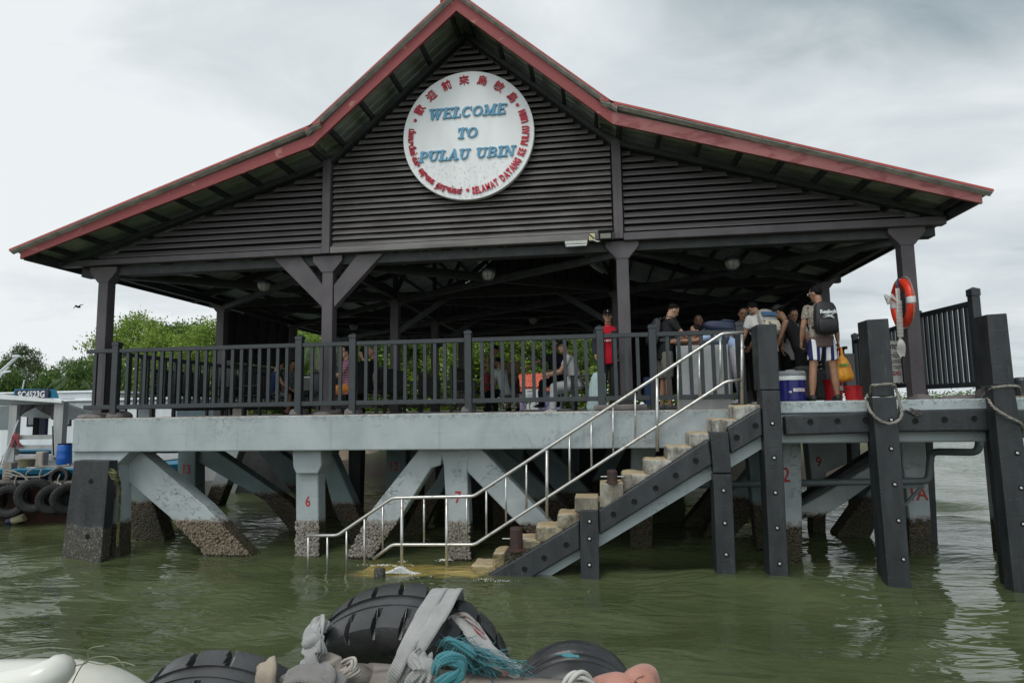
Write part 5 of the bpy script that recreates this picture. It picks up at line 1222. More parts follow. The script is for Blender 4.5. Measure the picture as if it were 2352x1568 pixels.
# landing steps of the neighbouring pier seen below the slab
ns = thing('stone_steps', 'dark stone steps with tube rails seen under the slab beyond pile thirteen', 'steps', P(450, 1200, 19))
for k in range(6):
    m = MB(); a = P(372+k*8, 1190-k*22, 19+k*.3); b = P(520, 1190-k*22, 19+k*.3); m.box(a.x, b.x, a.y, a.y+.6, a.z-.35, a.z); m.build('step', PILE_DK, ns, bevel=.02)
for dv in (0, 26):
    m = MB(); m.tube([P(330, 1250-dv, 18.5), P(360, 1180-dv, 18.5), P(400, 1165-dv*.6, 18.5), P(520, 1030-dv, 18.5)], .035, 7); m.build('tube_rail', STEEL, ns)
# ------------------------------------------------------------------ people
def skinmat(name, c):
    q = NM(name); q.base(q.mix(q.ramp(q.noise(6, 4), [(.35, 0.), (.7, 1.)]), c, tuple(x*.8 for x in c))); q.rough(.5)
    q.b.inputs['Subsurface Weight'].default_value = .08; q.b.inputs['Subsurface Radius'].default_value = (.02, .008, .004); return q.m
SKIN = [skinmat('skin_light', (.42, .24, .16)), skinmat('skin_tan', (.34, .18, .11)), skinmat('skin_brown', (.17, .085, .05))]
HAIRM = M('black_hair', (.006, .005, .005), (.014, .012, .011), 40, .8, bump=1., bsc=90, bd=.01, spec=.12)
HAIRG = M('grey_hair', (.06, .055, .05), (.12, .11, .10), 40, .6, bump=.6, bsc=120)
def cloth(name, kind, a, b=None, c=None, sc=1.):
    if name in _mats: return _mats[name]
    q = NM(name); oc = q.coord('Object'); sp = q.N.new('ShaderNodeSeparateXYZ'); q.L.new(oc, sp.inputs[0]); X_, Y_, Z_ = sp.outputs
    fold = q.noise((5, 5, 3), 4, .6, .6, vec=oc)
    if kind == 'plain': base = q.mix(q.ramp(fold, [(.3, 0.), (.7, 1.)]), a, tuple(x*.8 for x in a))
    elif kind == 'vstripe': base = q.mix(q.math('GREATER_THAN', q.math('SINE', q.math('ADD', q.math('MULTIPLY', X_, 2*pi/.105*sc), .8)), .05), a, b)
    elif kind == 'hstripe': base = q.mix(q.math('GREATER_THAN', q.math('SINE', q.math('MULTIPLY', q.math('ADD', Z_, q.math('MULTIPLY', fold, .03)), 2*pi/.032*sc)), .35), a, b)
    elif kind == 'plaid':
        f1 = q.math('GREATER_THAN', q.math('SINE', q.math('MULTIPLY', X_, 130)), .3); f2 = q.math('GREATER_THAN', q.math('SINE', q.math('MULTIPLY', Z_, 130)), .3)
        base = q.mix(q.math('MULTIPLY', f2, .5), q.mix(q.math('MULTIPLY', f1, .5), a, b), c)
    elif kind == 'camo':
        n1 = q.noise(11, 3, .6, 1.8, vec=oc); base = q.ramp(n1, [(.36, a), (.44, b), (.50, (.30, .26, .20)), (.57, c), (.66, a)])
        lowf = q.ramp(Z_, [(.98, 0.), (1.06, 1.)]); base = q.mix(lowf, (.13, .085, .085), base)
    elif kind == 'print': base = q.ramp(q.voro(40, vec=oc), [(.3, a), (.42, b)])
    q.base(base); q.rough(.85); q.bump(q.math('ADD', fold, q.math('MULTIPLY', q.noise(60, 2, vec=oc), .1)), .6, .02); q.b.inputs['Specular IOR Level'].default_value = .2
    _mats[name] = q.m; return q.m
def Rx(a): return Matrix.Rotation(a, 3, 'X')
def Rz(a): return Matrix.Rotation(a, 3, 'Z')
def oval_ring(c, rx, ry, R_, n=14): return [c+R_ @ Vector((cos(2*pi*k/n)*rx, sin(2*pi*k/n)*ry, 0)) for k in range(n)]
def limb(m, a, b, r0, r1, rm=None, flat_end=False, flat_start=False, n=12):
    a = Vector(a); b = Vector(b); d = (b-a); L_ = d.length; d.normalize(); x, y = frame(d); rm = rm or (r0+r1)/2; rings = []
    st = []
    if not flat_start: st += [(-r0*.9, r0*.35), (-r0*.6, r0*.78)]
    st += [(0, r0), (L_*.3, lerp(r0, rm, .7)), (L_*.55, rm), (L_, r1)]
    if not flat_end: st += [(L_+r1*.6, r1*.78), (L_+r1*.9, r1*.35)]
    for h, r_ in st: rings.append([a+d*h+x*cos(2*pi*k/n)*r_+y*sin(2*pi*k/n)*r_ for k in range(n)])
    m.loft(rings); return m
def remesh(o, v=.01, it=4):
    r_ = o.modifiers.new('remesh', 'REMESH'); r_.mode = 'VOXEL'; r_.voxel_size = v; r_.use_smooth_shade = True
    s_ = o.modifiers.new('smooth', 'SMOOTH'); s_.iterations = it; s_.factor = .5
D2 = radians
def person(label, x, y, zfl, rot, H=1.72, lean=0, lean2=None, head=(0, 0), armR=(0, 8, 10, 0), armL=(0, 8, 10, 0), legR=(0, 4, 0), legL=(0, 4, 0), seat=None,
           skin=0, hair='short', shirt=None, pants=None, plen='long', sleeve=.5, shoes=None, cap=None, vox=.0095, glasses=None, tuck=False, build_=1., curl=25, group=None, hairm=None, neckline=True):
    s = H/1.72; root = thing('person', label, 'person', (x, y, zfl), group); T = Rz(rot); O = Vector((x, y, zfl))
    W = lambda v: O+T @ (Vector(v)*s)
    lean2 = lean if lean2 is None else lean2
    legs = {}
    for sd, lg in ((1, legR), (-1, legL)):
        f, ab, kn = map(D2, lg); td = Vector((sd*sin(ab), sin(f)*cos(ab), -cos(f)*cos(ab))); sdn = Vector((sd*sin(ab)*.6, sin(f-kn), -cos(f-kn)))
        legs[sd] = (td, sdn.normalized())
    hz = (seat/s+.09) if seat is not None else .085+.02+max(-(td.z*.43+sn.z*.415) for td, sn in legs.values())
    p0 = Vector((0, 0, hz)); t1 = Vector((0, sin(D2(lean)), cos(D2(lean)))); t2 = Vector((0, sin(D2(lean2)), cos(D2(lean2))))
    R1 = Rx(-D2(lean)); R2 = Rx(-D2(lean2)); w = build_
    waist = p0+t1*.16; chest = waist+t1*.05+t2*.13; shl = chest+t2*.155; nb_ = shl+t2*.045
    def torso(m, g=0., z0=0, top=True, hem=0.):
        rr = [(p0-t1*(.09+hem), .160+g+hem*.12, .108+g, R1), (p0-t1*.02, .168+g, .116+g, R1), (waist, .138*w+g*1.3, .100*w+g*1.2, R1), (chest-t2*.05, .158*w+g, .110*w+g, R2), (chest+t2*.05, .172*w+g, .112*w+g, R2), (shl-t2*.03, .178+g, .092+g, R2), (shl+t2*.012, .142+g, .070+g*.8, R2)]
        if top: rr.append((nb_-t2*.005, .075+g, .062+g*.6, R2))
        m.loft([[W(v) for v in oval_ring(c, a, b, R_, 18)] for c, a, b, R_ in rr[z0:]])
    hp_, hy_ = map(D2, head); RH = Rz(hy_) @ Rx(hp_); nk = nb_+t2*.02; hc = nk+t2*.055+RH @ Vector((0, .018, .105))
    HW = lambda v: W(hc+RH @ Vector(v))
    body = MB(); torso(body)
    limb(body, W(nb_-t2*.03), W(hc+RH @ Vector((0, -.02, -.06))), .058*s, .054*s)
    hd = [(-.118, .026, .020, .052), (-.100, .046, .040, .038), (-.065, .060, .066, .018), (-.02, .069, .084, .006), (.02, .074, .092, .0), (.06, .071, .090, -.004), (.092, .055, .072, -.008), (.112, .022, .03, -.01)]
    body.loft([[HW((cos(2*pi*k/16)*a, yo+sin(2*pi*k/16)*b, z)) for k in range(16)] for z, a, b, yo in hd])
    MH = (T @ RH)
    body.ell(HW((0, .096, -.022)), .013*s, .020*s, .024*s, MH, 8, 6); body.ell(HW((0, .082, .03)), .045*s, .014*s, .012*s, MH, 8, 6)
    for sd in (1, -1): body.ell(HW((sd*.076, -.008, -.012)), .010*s, .019*s, .032*s, MH, 8, 6)
    arms = {}
    for sd, ar in ((1, armR), (-1, armL)):
        f, ab, el, inn = map(D2, ar); sh = shl+R2 @ Vector((sd*.175, 0, -.02)); u_ = Vector((sd*sin(ab), sin(f)*cos(ab), -cos(f)*cos(ab))).normalized()
        fo = Vector((-sd*sin(inn)+sd*sin(ab)*.3, sin(f+el)*cos(inn), -cos(f+el)*cos(inn))).normalized(); e = sh+u_*.285; wr = e+fo*.245; arms[sd] = (sh, e, wr, u_, fo)
        limb(body, W(sh), W(e), .050*s*w, .038*s*w, .046*s*w); limb(body, W(e), W(wr), .039*s*w, .024*s, .036*s*w)
        pn = Vector((-sd, 0, 0)); pn = (pn-fo*pn.dot(fo)); pn = pn.normalized() if pn.length > .2 else Vector((0, 0, -1)); ax = fo.cross(pn).normalized()
        if ax.y < 0 and abs(fo.z) > .5: ax = -ax
        body.loft([[W(wr+fo*h+ax*(cos(2*pi*k/10)*a)+pn*(sin(2*pi*k/10)*b)) for k in range(10)] for h, a, b in ((-.01, .022, .018), (.02, .034, .018), (.06, .041, .016), (.092, .038, .012))])
        for j in range(4):
            k0 = wr+fo*.088+ax*(.029-.0195*j); ll = (.040, .045, .042, .032)[j]; a = D2(curl+j*5); d1_ = fo*cos(a)+pn*sin(a); d2_ = fo*cos(a*2.1)+pn*sin(a*2.1)
            limb(body, W(k0), W(k0+d1_*ll), .0095*s, .0085*s, n=6); limb(body, W(k0+d1_*ll), W(k0+d1_*ll+d2_*ll*.8), .0085*s, .007*s, n=6)
        k0 = wr+fo*.03+ax*.03; d1_ = (fo*.75+ax*.5+pn*.35).normalized(); limb(body, W(k0), W(k0+d1_*.045), .012*s, .010*s, n=6); limb(body, W(k0+d1_*.045), W(k0+d1_*.045+(fo*.9+pn*.4).normalized()*.03), .010*s, .008*s, n=6)
    lj = {}
    for sd in (1, -1):
        td, sn = legs[sd]; hj = p0+Vector((sd*.088, 0, -.035)); kn = hj+td*.42; an = kn+sn*.405; lj[sd] = (hj, kn, an)
        limb(body, W(hj), W(kn), .086*s, .056*s, .074*s); limb(body, W(kn), W(an), .056*s, .036*s, .056*s)
        fw = Vector((sd*.15, 1, 0)).normalized(); heel = an+Vector((0, -.035, -.055)); 
        body.loft([[W(an+Vector((0, 0, -.085))+fw*h+Vector((fw.y*cos(2*pi*k/12)*a, -fw.x*cos(2*pi*k/12)*a, max(-.0, b+sin(2*pi*k/12)*b))) ) for k in range(12)] for h, a, b in ((-.06, .022, .03), (-.03, .034, .042), (.03, .036, .045), (.09, .043, .030), (.15, .044, .018), (.185, .028, .012))])
    bo = body.build('body', SKIN[skin], root); remesh(bo, vox, 3)
    def garment(nm, m, mat, v=.013, it=5):
        o = m.build(nm, mat, root); remesh(o, v, it); return o
    if pants:
        m = MB(); g = .012
        m.loft([[W(v) for v in oval_ring(c, a, b, R1, 18)] for c, a, b in ((p0-t1*.10, .150, .112), (p0-t1*.03, .182, .130), (p0+t1*.04, .176, .124), (p0+t1*.10, .160, .116))])
        for sd in (1, -1):
            hj, kn, an = lj[sd]
            if plen == 'long':
                limb(m, W(hj), W(kn), .104*s, .080*s, .092*s); limb(m, W(kn), W(an+(an-kn).normalized()*.02), .080*s, .062*s, .070*s, flat_end=True)
            else:
                t_ = {'short': .72, 'knee': .95}[plen]; limb(m, W(hj), W(hj.lerp(kn, t_)), .106*s, .098*s if plen == 'short' else .088*s, .102*s, flat_end=True)
        garment('shorts' if plen != 'long' else 'trousers', m, pants)
    if shirt:
        m = MB(); torso(m, .017, 0 if not tuck else 1, True, 0. if tuck else .05)
        if sleeve > 0:
            for sd in (1, -1):
                sh, e, wr, u_, fo = arms[sd]
                if sleeve <= 1: limb(m, W(sh), W(sh.lerp(e, sleeve+.1)), .066*s, .062*s, .065*s, flat_end=True)
                else: limb(m, W(sh), W(e), .064*s, .052*s, .06*s); limb(m, W(e), W(e.lerp(wr, .92)), .053*s, .036*s, .046*s, flat_end=True)
        garment('shirt', m, shirt)
        if neckline:
            m = MB(); m.loft([[W(v) for v in oval_ring(nb_-t2*.012, .070, .064, R2 @ Rx(.25), 16)], [W(v) for v in oval_ring(nb_+t2*.018, .063, .058, R2 @ Rx(.25), 16)]], cap=False); c_ = m.build('collar', shirt, root); sm = c_.modifiers.new('solid', 'SOLIDIFY'); sm.thickness = .008
    if hair:
        hm = hairm or HAIRM; m = MB()
        if hair == 'short': m.ell(HW((0, -.016, .034)), .080*s, .095*s, .092*s, MH, 18, 12)
        elif hair == 'crop': m.ell(HW((0, -.012, .040)), .076*s, .094*s, .080*s, MH, 18, 12)
        elif hair == 'long': m.ell(HW((0, -.018, .034)), .084*s, .098*s, .094*s, MH, 18, 12); m.ell(HW((0, -.055, -.06)), .075*s, .055*s, .12*s, MH, 14, 10)
        for i, v in enumerate(m.v): m.v[i] = v+Vector((1, .5, 1))*mnoise.noise(v*45)*.004
        m.build('hair', hm, root, smooth=True)
    if cap:
        m = MB(); m.loft([[HW((cos(2*pi*k/20)*a, -.008+sin(2*pi*k/20)*b, z)) for k in range(20)] for z, a, b in ((.035, .084, .104), (.075, .082, .100), (.108, .062, .078), (.128, .02, .03))])
        if cap[0] == 'hat': m.loft([[HW((cos(2*pi*k/24)*a, -.005+sin(2*pi*k/24)*(a+.015), z)) for k in range(24)] for z, a in ((.032, .085), (.022, .155), (.028, .156), (.045, .085))])
        else: m.prism([HW(p) for p in ((-.062, .075, .045), (-.068, .13, .036), (-.045, .175, .030), (0, .187, .030), (.045, .175, .030), (.068, .13, .036), (.062, .075, .045))], MH @ Vector((0, 0, .008)))
        m.build('cap' if cap[0] != 'hat' else 'hat', cap[1], root)
    # face
    m = MB()
    for sd in (1, -1): m.ell(HW((sd*.030, .080, .008)), .013*s, .012*s, .006*s, MH, 8, 6)
    m.build('eyes', BLACK, root)
    m = MB()
    for sd in (1, -1): m.ell(HW((sd*.031, .090, .030)), .018*s, .008*s, .004*s, MH, 8, 6)
    m.build('eyebrows', hairm or HAIRM, root); m = MB(); m.ell(HW((0, .082, -.062)), .022*s, .010*s, .006*s, MH, 10, 6); m.build('lips', flat('lip_red', (.30, .11, .09), .5), root)
    if glasses:
        m = MB()
        for sd in (1, -1):
            m.tube([HW((sd*.036+cos(2*pi*k/14)*.022, .102, .006+sin(2*pi*k/14)*.017)) for k in range(15)], .0035, 4); m.tube([HW((sd*.058, .10, .010)), HW((sd*.080, .05, .012)), HW((sd*.082, -.01, .008))], .0045, 4)
        if glasses[0] == 'dark':
            for sd in (1, -1): m.ell(HW((sd*.036, .100, .006)), .021*s, .006*s, .017*s, MH, 10, 6)
        m.build('glasses', glasses[1], root)
    if shoes:
        for sd in (1, -1):
            hj, kn, an = lj[sd]; m = MB(); fw = Vector((sd*.15, 1, 0)).normalized()
            m.loft([[W(an+Vector((0, 0, -.095))+fw*h+Vector((fw.y*cos(2*pi*k/14)*a, -fw.x*cos(2*pi*k/14)*a, b+sin(2*pi*k/14)*b))) for k in range(14)] for h, a, b in ((-.075, .026, .035), (-.04, .044, .048), (.03, .046, .050), (.10, .052, .036), (.165, .050, .026), (.205, .030, .018))])
            m.build('shoe', shoes, root, smooth=True, bevel=0)
    return dict(root=root, W=W, arms=arms, T=T, s=s, shl=shl, chest=chest, waist=waist, p0=p0, t1=t1, t2=t2, R1=R1, R2=R2, lj=lj, HW=HW)
def backpack(pr_, label, mat, w=.30, h=.46, d=.16, dz=0., mat2=None, lift=0.):
    c = pr_['chest']*1.; R_ = pr_['R2']; W = pr_['W']; root = thing('backpack', label, 'backpack', W(c+R_ @ Vector((0, -.2, 0))), 'backpacks')
    def BW(v): return W(c+R_ @ Vector(v))
    m = MB(); yo = -.125
    rings = []
    for (z, a, b) in ((-.5, .72, .55), (-.46, .94, .9), (-.2, 1., 1.05), (.1, .98, .95), (.32, .90, .80), (.44, .72, .6), (.5, .40, .35)):
        rings.append([BW((cos(t)*w/2*a*(abs(cos(t))**-.35 if abs(cos(t)) > .05 else 1) if False else max(-1, min(1, 1.25*cos(t)))*w/2*a, yo-d/2-sin(t)*d/2*b*1.0, z*h-.05+dz)) for t in [2*pi*k/24 for k in range(24)]])
    m.loft(rings); m.build('pack', mat, root, smooth=True)
    m = MB(); rings = []
    for (z, a, b) in ((-.47, .7, .2), (-.42, .84, .8), (-.2, .86, 1.), (-.08, .84, .9), (-.04, .8, .3)):
        rings.append([BW((max(-1, min(1, 1.3*cos(t)))*w/2*a, yo-d*.88-(.5-.5*sin(t))*0-.045*b*(.5+.5*sin(t)), z*h-.05+dz)) for t in [2*pi*k/20 for k in range(20)]])
    m.loft(rings); m.build('front_pocket', mat2 or mat, root, smooth=True)
    for sd in (1, -1):
        m = MB(); pts = [BW((sd*.10, yo+.0, .20+dz)), BW((sd*.115, -.03, .235)), BW((sd*.12, .08, .20)), BW((sd*.125, .148, .08)), BW((sd*.15, .12, -.10)), BW((sd*.165, 0, -.16)), BW((sd*.12, yo, -.18))]
        ribbon(m, pts, [R_ @ Vector(v) for v in ((0, -.3, 1), (0, 0, 1), (0, .5, 1), (0, 1, .2), (sd*.5, 1, 0), (sd, .2, 0), (sd, -.3, 0))] if False else [(pr_['T'] @ (R_ @ Vector(v))) for v in ((0, -.3, 1), (0, 0, 1), (0, .5, 1), (0, 1, .2), (sd*.5, 1, 0), (sd, .2, 0), (sd, -.3, 0))], .05, .004, 26); m.build('strap', mat, root)
    m = MB(); m.tube(resample([BW((-.04, yo-.02, .17+dz)), BW((0, yo-.02, .22+dz)), BW((.04, yo-.02, .17+dz))], 8), .008, 5); m.build('grab_loop', mat, root)
    return root, BW
BLK = flat('black_cloth', (.010, .010, .012), .9, spec=.15); BAGB = M('black_pack', (.012, .013, .015), (.022, .023, .025), 9, .6, bump=.4, bsc=18, bd=.01)
F1, F2 = 2.452, 2.368
def at_u(u, y): return P(u, 930, y).x
# the landing crowd
y = 10.35
a = person('person in a floral brown shirt and navy striped shorts, seen from behind on the landing', at_u(1897, y), y, 2.478, D2(4), H=1.745, lean=3, head=(-8, 38), armR=(-2, 12, 12, -4), armL=(4, 14, 16, 2), legR=(0, 8, 0), legL=(0, 9, 0), skin=1,
    shirt=cloth('floral_shirt', 'camo', (.035, .028, .024), (.16, .13, .11), (.34, .32, .28)), pants=cloth('striped_shorts', 'vstripe', (.72, .72, .74), (.025, .025, .11)), plen='short', shoes=flat('flipflop', (.02, .02, .02)), glasses=('clear', WHITEP), vox=.008, curl=40, build_=1.08)
bp, BW = backpack(a, 'black backpack with white brand lettering and mark on the back of the tallest man', BAGB, .33, .50, .17)
Mx = lambda v, T_=a['T'], R_=a['R2']: (T_ @ (R_ @ Vector(v)))
t = MB(); fM = facing(BW((0, -.322, .0)), Mx((1, 0, 0)), Mx((0, 0, 1))); text_mesh('Reebok', .078, fM, t, .002, .0035, sx=1.02); t.build('brand_lettering', WHITEP, bp)
t = MB()
for (pts, wd) in (([(-.085, -.045), (-.03, -.022), (.03, -.038), (.085, -.075)], .011), ([(-.085, -.072), (-.03, -.052), (.03, -.030), (.085, -.018)], .011), ([(-.02, -.062), (.03, -.055), (.085, -.082)], .007)):
    q_ = resample([fM @ Vector((x_, z_, 0)) for x_, z_ in pts], 12); ribbon(t, q_, [Mx((0, -1, 0))]*2, [wd*.3, wd, wd*1.3, wd, wd*.3], .001, 14)
t.build('brand_mark', WHITEP, bp)
# orange carrier bag in his right hand
wr = a['arms'][1][2]; fo = a['arms'][1][4]; hpt = a['W'](wr+fo*.10); cb = thing('carrier_bag', 'orange plastic carrier bag with green print hanging from the hand of the tallest man', 'bag', hpt)
q = NM('orange_plastic'); q.base(q.ramp(q.noise((9, 9, 3), 4, .6, .6), [(.35, (.80, .26, .03)), (.55, (.85, .42, .04)), (.7, (.80, .60, .06))])); q.rough(.35); q.bump(q.noise((22, 22, 6), 4, .6, .7), .8, .02); tr = q.N.new('ShaderNodeBsdfTranslucent'); tr.inputs[0].default_value = (.9, .35, .04, 1); mx = q.N.new('ShaderNodeMixShader'); mx.inputs[0].default_value = .3; q.L.new(q.b.outputs[0], mx.inputs[1]); q.L.new(tr.outputs[0], mx.inputs[2]); q.L.new(mx.outputs[0], q.N['Material Output'].inputs[0])
m = MB(); rings = []; bz = [(.0, .012), (-.10, .018), (-.14, .035), (-.20, .075), (-.28, .115), (-.38, .140), (-.46, .150), (-.51, .135), (-.535, .08)]
bc = hpt+Vector((.035, -.01, .01))
for (z, r_) in bz: rings.append([bc+Vector((cos(t_)*r_*(1+.07*sin(5*t_+z*20)), sin(t_)*r_*.62*(1+.07*cos(4*t_)), z)) for t_ in [2*pi*k/32 for k in range(32)]])
m.loft(rings); m.build('bag', q.m, cb, smooth=True)
m = MB(); m.tube([hpt+Vector((-.012, 0, .0)), bc+Vector((-.01, -.01, -.14))], .006, 5); m.tube([hpt+Vector((.012, 0, .0)), bc+Vector((.02, -.01, -.16))], .006, 5); m.build('handle', flat('red_plastic', (.65, .04, .03), .4), cb)
t = MB(); text_mesh('FRESH', .055, facing(bc+Vector((-.01, -.094, -.30)), (1, -.05, 0), (0, 0, 1)), t, .0015, .003); t.build('print', flat('green_print', (.05, .25, .05)), cb)
y = 10.9
b = person('person in a white polo with a grey patterned backpack, bending over the cooler', at_u(1768, y), y, F1, D2(18), H=1.76, lean=14, lean2=26, head=(-42, 15), armR=(22, 10, 6, 0), armL=(10, 16, 22, 0), legR=(4, 5, 4), legL=(-4, 6, 2), skin=1,
    shirt=cloth('white_polo', 'plain', (.60, .59, .56)), pants=cloth('grey_trousers', 'plain', (.09, .095, .10)), shoes=BLK)
bp, BW = backpack(b, 'pale grey backpack with blue and cream picture panel on the man in white', M('grey_pack', (.36, .35, .32), (.24, .24, .23), 7, .7, bump=.4, bsc=20), .30, .46, .15, mat2=M('cream_panel', (.45, .40, .32), (.06, .07, .06), 9, .7, lo=.50, hi=.54))
m = MB(); Mx = lambda v, T_=b['T'], R_=b['R2']: (T_ @ (R_ @ Vector(v)))
m.prism([BW((-.13, -.292, .0)), BW((.13, -.292, .0)), BW((.13, -.27, .09)), BW((-.13, -.27, .09))], Mx((0, -.008, 0))); m.build('blue_panel', flat('denim_blue', (.05, .11, .20)), bp)
m = MB(); wr = b['arms'][-1][2]; 
c = person('person in a dark hat and sleeveless top leaning left beside the tallest man', at_u(1846, 11.2), 11.2, F1, D2(70), H=1.70, lean=18, lean2=28, head=(-30, 0), armR=(25, 6, 8, 0), armL=(20, 6, 6, 0), skin=1,
    shirt=cloth('black_vest', 'plain', (.02, .02, .022)), sleeve=0, pants=BLK, cap=('hat', flat('dark_hat', (.02, .022, .018))), shoes=BLK, neckline=False)
d = person('person in a grey striped polo facing the camera and bending over the cooler', at_u(1826, 12.0), 12.0, F1, D2(172), H=1.70, lean=22, lean2=34, head=(-25, 10), armR=(30, 8, 10, 0), armL=(34, 8, 20, 0), skin=1,
    shirt=cloth('striped_polo', 'hstripe', (.55, .55, .55), (.20, .20, .21)), pants=BLK, shoes=BLK)
bkp, _ = backpack(d, 'black backpack worn by the man in the striped polo', BAGB, .26, .4, .12)
e = person('person in a pale blue shirt bending down behind the white board with a navy pack', at_u(1690, 10.9), 10.9, F1, D2(98), H=1.72, lean=52, lean2=84, head=(-10, 0), armR=(80, 8, 12, 0), armL=(76, 8, 14, 0), legR=(8, 5, 8), legL=(-2, 5, 4), skin=1,
    shirt=cloth('pale_blue_shirt', 'plain', (.36, .46, .66)), pants=cloth('lilac_trousers', 'plain', (.42, .42, .46)), shoes=flat('white_shoe', (.55, .55, .55)))
backpack(e, 'navy hiking pack lying on the back of the bending man in pale blue', flat('navy_pack', (.035, .045, .085), .6), .32, .5, .18)
f = person('person in a pale shirt looking straight at the camera from behind the white board', at_u(1610, 11.9), 11.9, F2, D2(178), H=1.68, lean=18, lean2=20, head=(-10, -4), armR=(20, 6, 40, 10), armL=(25, 8, 40, 10), skin=2,
    shirt=cloth('pale_tee', 'plain', (.42, .44, .40)), pants=BLK, shoes=BLK, hair='crop')
g = person('person in a black polo and khaki shorts reaching over the white board', at_u(1532, 10.85), 10.85, F2, D2(-78), H=1.76, lean=5, lean2=12, head=(-30, 6), armR=(42, 4, 22, 6), armL=(48, 6, 18, 4), legR=(0, 5, 0), legL=(0, 6, 4), skin=0,
    shirt=cloth('black_polo', 'plain', (.018, .019, .021)), pants=cloth('khaki_shorts', 'plain', (.20, .19, .16)), plen='knee', shoes=flat('grey_trainer', (.10, .10, .11)), hair='crop')
backpack(g, 'charcoal backpack on the man in the black polo', flat('charcoal_pack', (.035, .038, .042), .7), .30, .46, .15)
h = person('person in black with a neon yellow collar half hidden behind the tall fender post', at_u(1722, 11.9), 11.9, F1, D2(150), H=1.70, lean=10, lean2=16, head=(-20, 30), armR=(20, 8, 30, 0), armL=(20, 8, 30, 10), skin=1, shirt=BLK, pants=BLK, shoes=BLK)
m = MB(); m.loft([[h['W'](v) for v in oval_ring(h['shl']+h['t2']*.02, .13, .10, h['R2'], 16)], [h['W'](v) for v in oval_ring(h['shl']+h['t2']*.055, .08, .075, h['R2'], 16)]], cap=False); o = m.build('neon_collar', flat('neon_yellow', (.45, .75, .05)), h['root']); sm = o.modifiers.new('s', 'SOLIDIFY'); sm.thickness = .01
i_ = person('person in a black cap and red jersey under an open dark jacket', at_u(1402, 11.1), 11.1, F2, D2(176), H=1.70, lean=0, head=(-2, 4), armR=(8, 14, 30, 10), armL=(6, 14, 30, 10), skin=0, hair='crop',
    shirt=cloth('red_jersey', 'plain', (.48, .012, .03)), pants=cloth('dark_trousers', 'plain', (.035, .037, .042)), cap=('cap', BLK), shoes=BLK, glasses=('clear', BLACK), sleeve=0)
W = i_['W']; m = MB()
for sd in (1, -1):
    m.loft([[W(v) for v in [i_['p0']*1+Vector((sd*(a_+.0), y_, z_)) for a_, y_ in ((.060, .165), (.16, .145), (.225, .03), (.215, -.08), (.11, -.15), (.0, -.16), (.0, -.135), (.09, -.125), (.175, -.06), (.18, .02), (.14, .12), (.058, .142))]] for z_ in (-.12, .1, .3, .44)])
    sh, el_, wr, u_, fo = i_['arms'][sd]; limb(m, W(sh), W(el_), .082, .062, .072); limb(m, W(el_), W(el_.lerp(wr, .95)), .058, .042, .05, flat_end=True)
o = m.build('jacket', cloth('dark_jacket', 'plain', (.025, .028, .034)), i_['root']); remesh(o, .013, 3)
t = MB(); loc = W(i_['chest']+Vector((0, .150, -.03))); fM = facing(loc, i_['T'] @ Vector((-1, 0, 0)), (0, 0, 1)); text_mesh('Emirates', .070, fM, t, .002, .002); text_mesh('FLY BETTER', .040, facing(loc+Vector((0, .0, -.055)), i_['T'] @ Vector((-1, 0, 0)), (0, 0, 1)), t, .002, .001); t.build('jersey_lettering', WHITEP, i_['root'])
m = MB(); c_ = i_['HW']((0, .094, .082)); m.ell(c_, .006, .004, .013); m.ell(c_+Vector((.003, 0, -.010)), .008, .004, .005); m.build('cap_mark', WHITEP, i_['root'])
# seated and standing figures deeper under the roof
SEAT = .44
j = person('person in a white tee and black cap sitting sideways on the bench right of centre', at_u(1325, 11.9), 11.9, F2, D2(92), H=1.72, lean=12, lean2=22, head=(-8, 4), armR=(28, 6, 50, 12), armL=(30, 6, 48, 12), legR=(74, 6, 62), legL=(84, 6, 80), seat=SEAT, skin=0, hair='crop',
    shirt=cloth('white_tee', 'plain', (.48, .48, .47)), pants=cloth('light_grey_trousers', 'plain', (.42, .44, .46)), cap=('cap', BLK), shoes=flat('white_trainer', (.5, .5, .5)), glasses=('clear', BLACK))
k_ = person('person in a black tee stretching one arm out behind the man in the white tee', at_u(1281, 12.9), 12.9, F2, D2(160), H=1.68, lean=4, head=(-18, 30), armR=(40, 62, 4, -30), armL=(20, 6, 60, 30), legR=(85, 8, 85), legL=(85, 8, 85), seat=SEAT+.1, skin=2, shirt=BLK, pants=BLK, shoes=BLK)
l_ = person('boy in a khaki top and brown shorts standing in the middle behind the railing', at_u(1180, 15.2), 15.2, F2, D2(165), H=1.38, head=(-15, -25), armR=(14, 4, 60, 35), armL=(12, 4, 60, 35), skin=2, shirt=cloth('khaki_tee', 'plain', (.16, .12, .075)), pants=cloth('brown_shorts', 'plain', (.05, .04, .035)), plen='knee', shoes=BLK)
m_ = person('person in a black and yellow shirt and red shorts bowing to drink behind the railing', at_u(1118, 16.2), 16.2, F2, D2(-80), H=1.70, lean=6, lean2=18, head=(-45, 0), armR=(38, 6, 115, 8), armL=(34, 6, 112, 8), skin=1, shirt=cloth('black_yellow_tee', 'camo', (.015, .015, .015), (.02, .02, .02), (.45, .38, .02)), pants=flat('red_shorts', (.30, .02, .02)), plen='knee', shoes=BLK)
n_ = person('person with a shaved head and white striped shirt sitting behind the boy', at_u(1160, 14.2), 14.2, F2, D2(60), H=1.62, lean=16, head=(-10, 0), legR=(85, 6, 85), legL=(85, 6, 85), seat=SEAT-.06, skin=2, hair='crop', shirt=cloth('white_stripe_tee', 'hstripe', (.40, .42, .42), (.25, .27, .28)), pants=BLK, shoes=BLK)
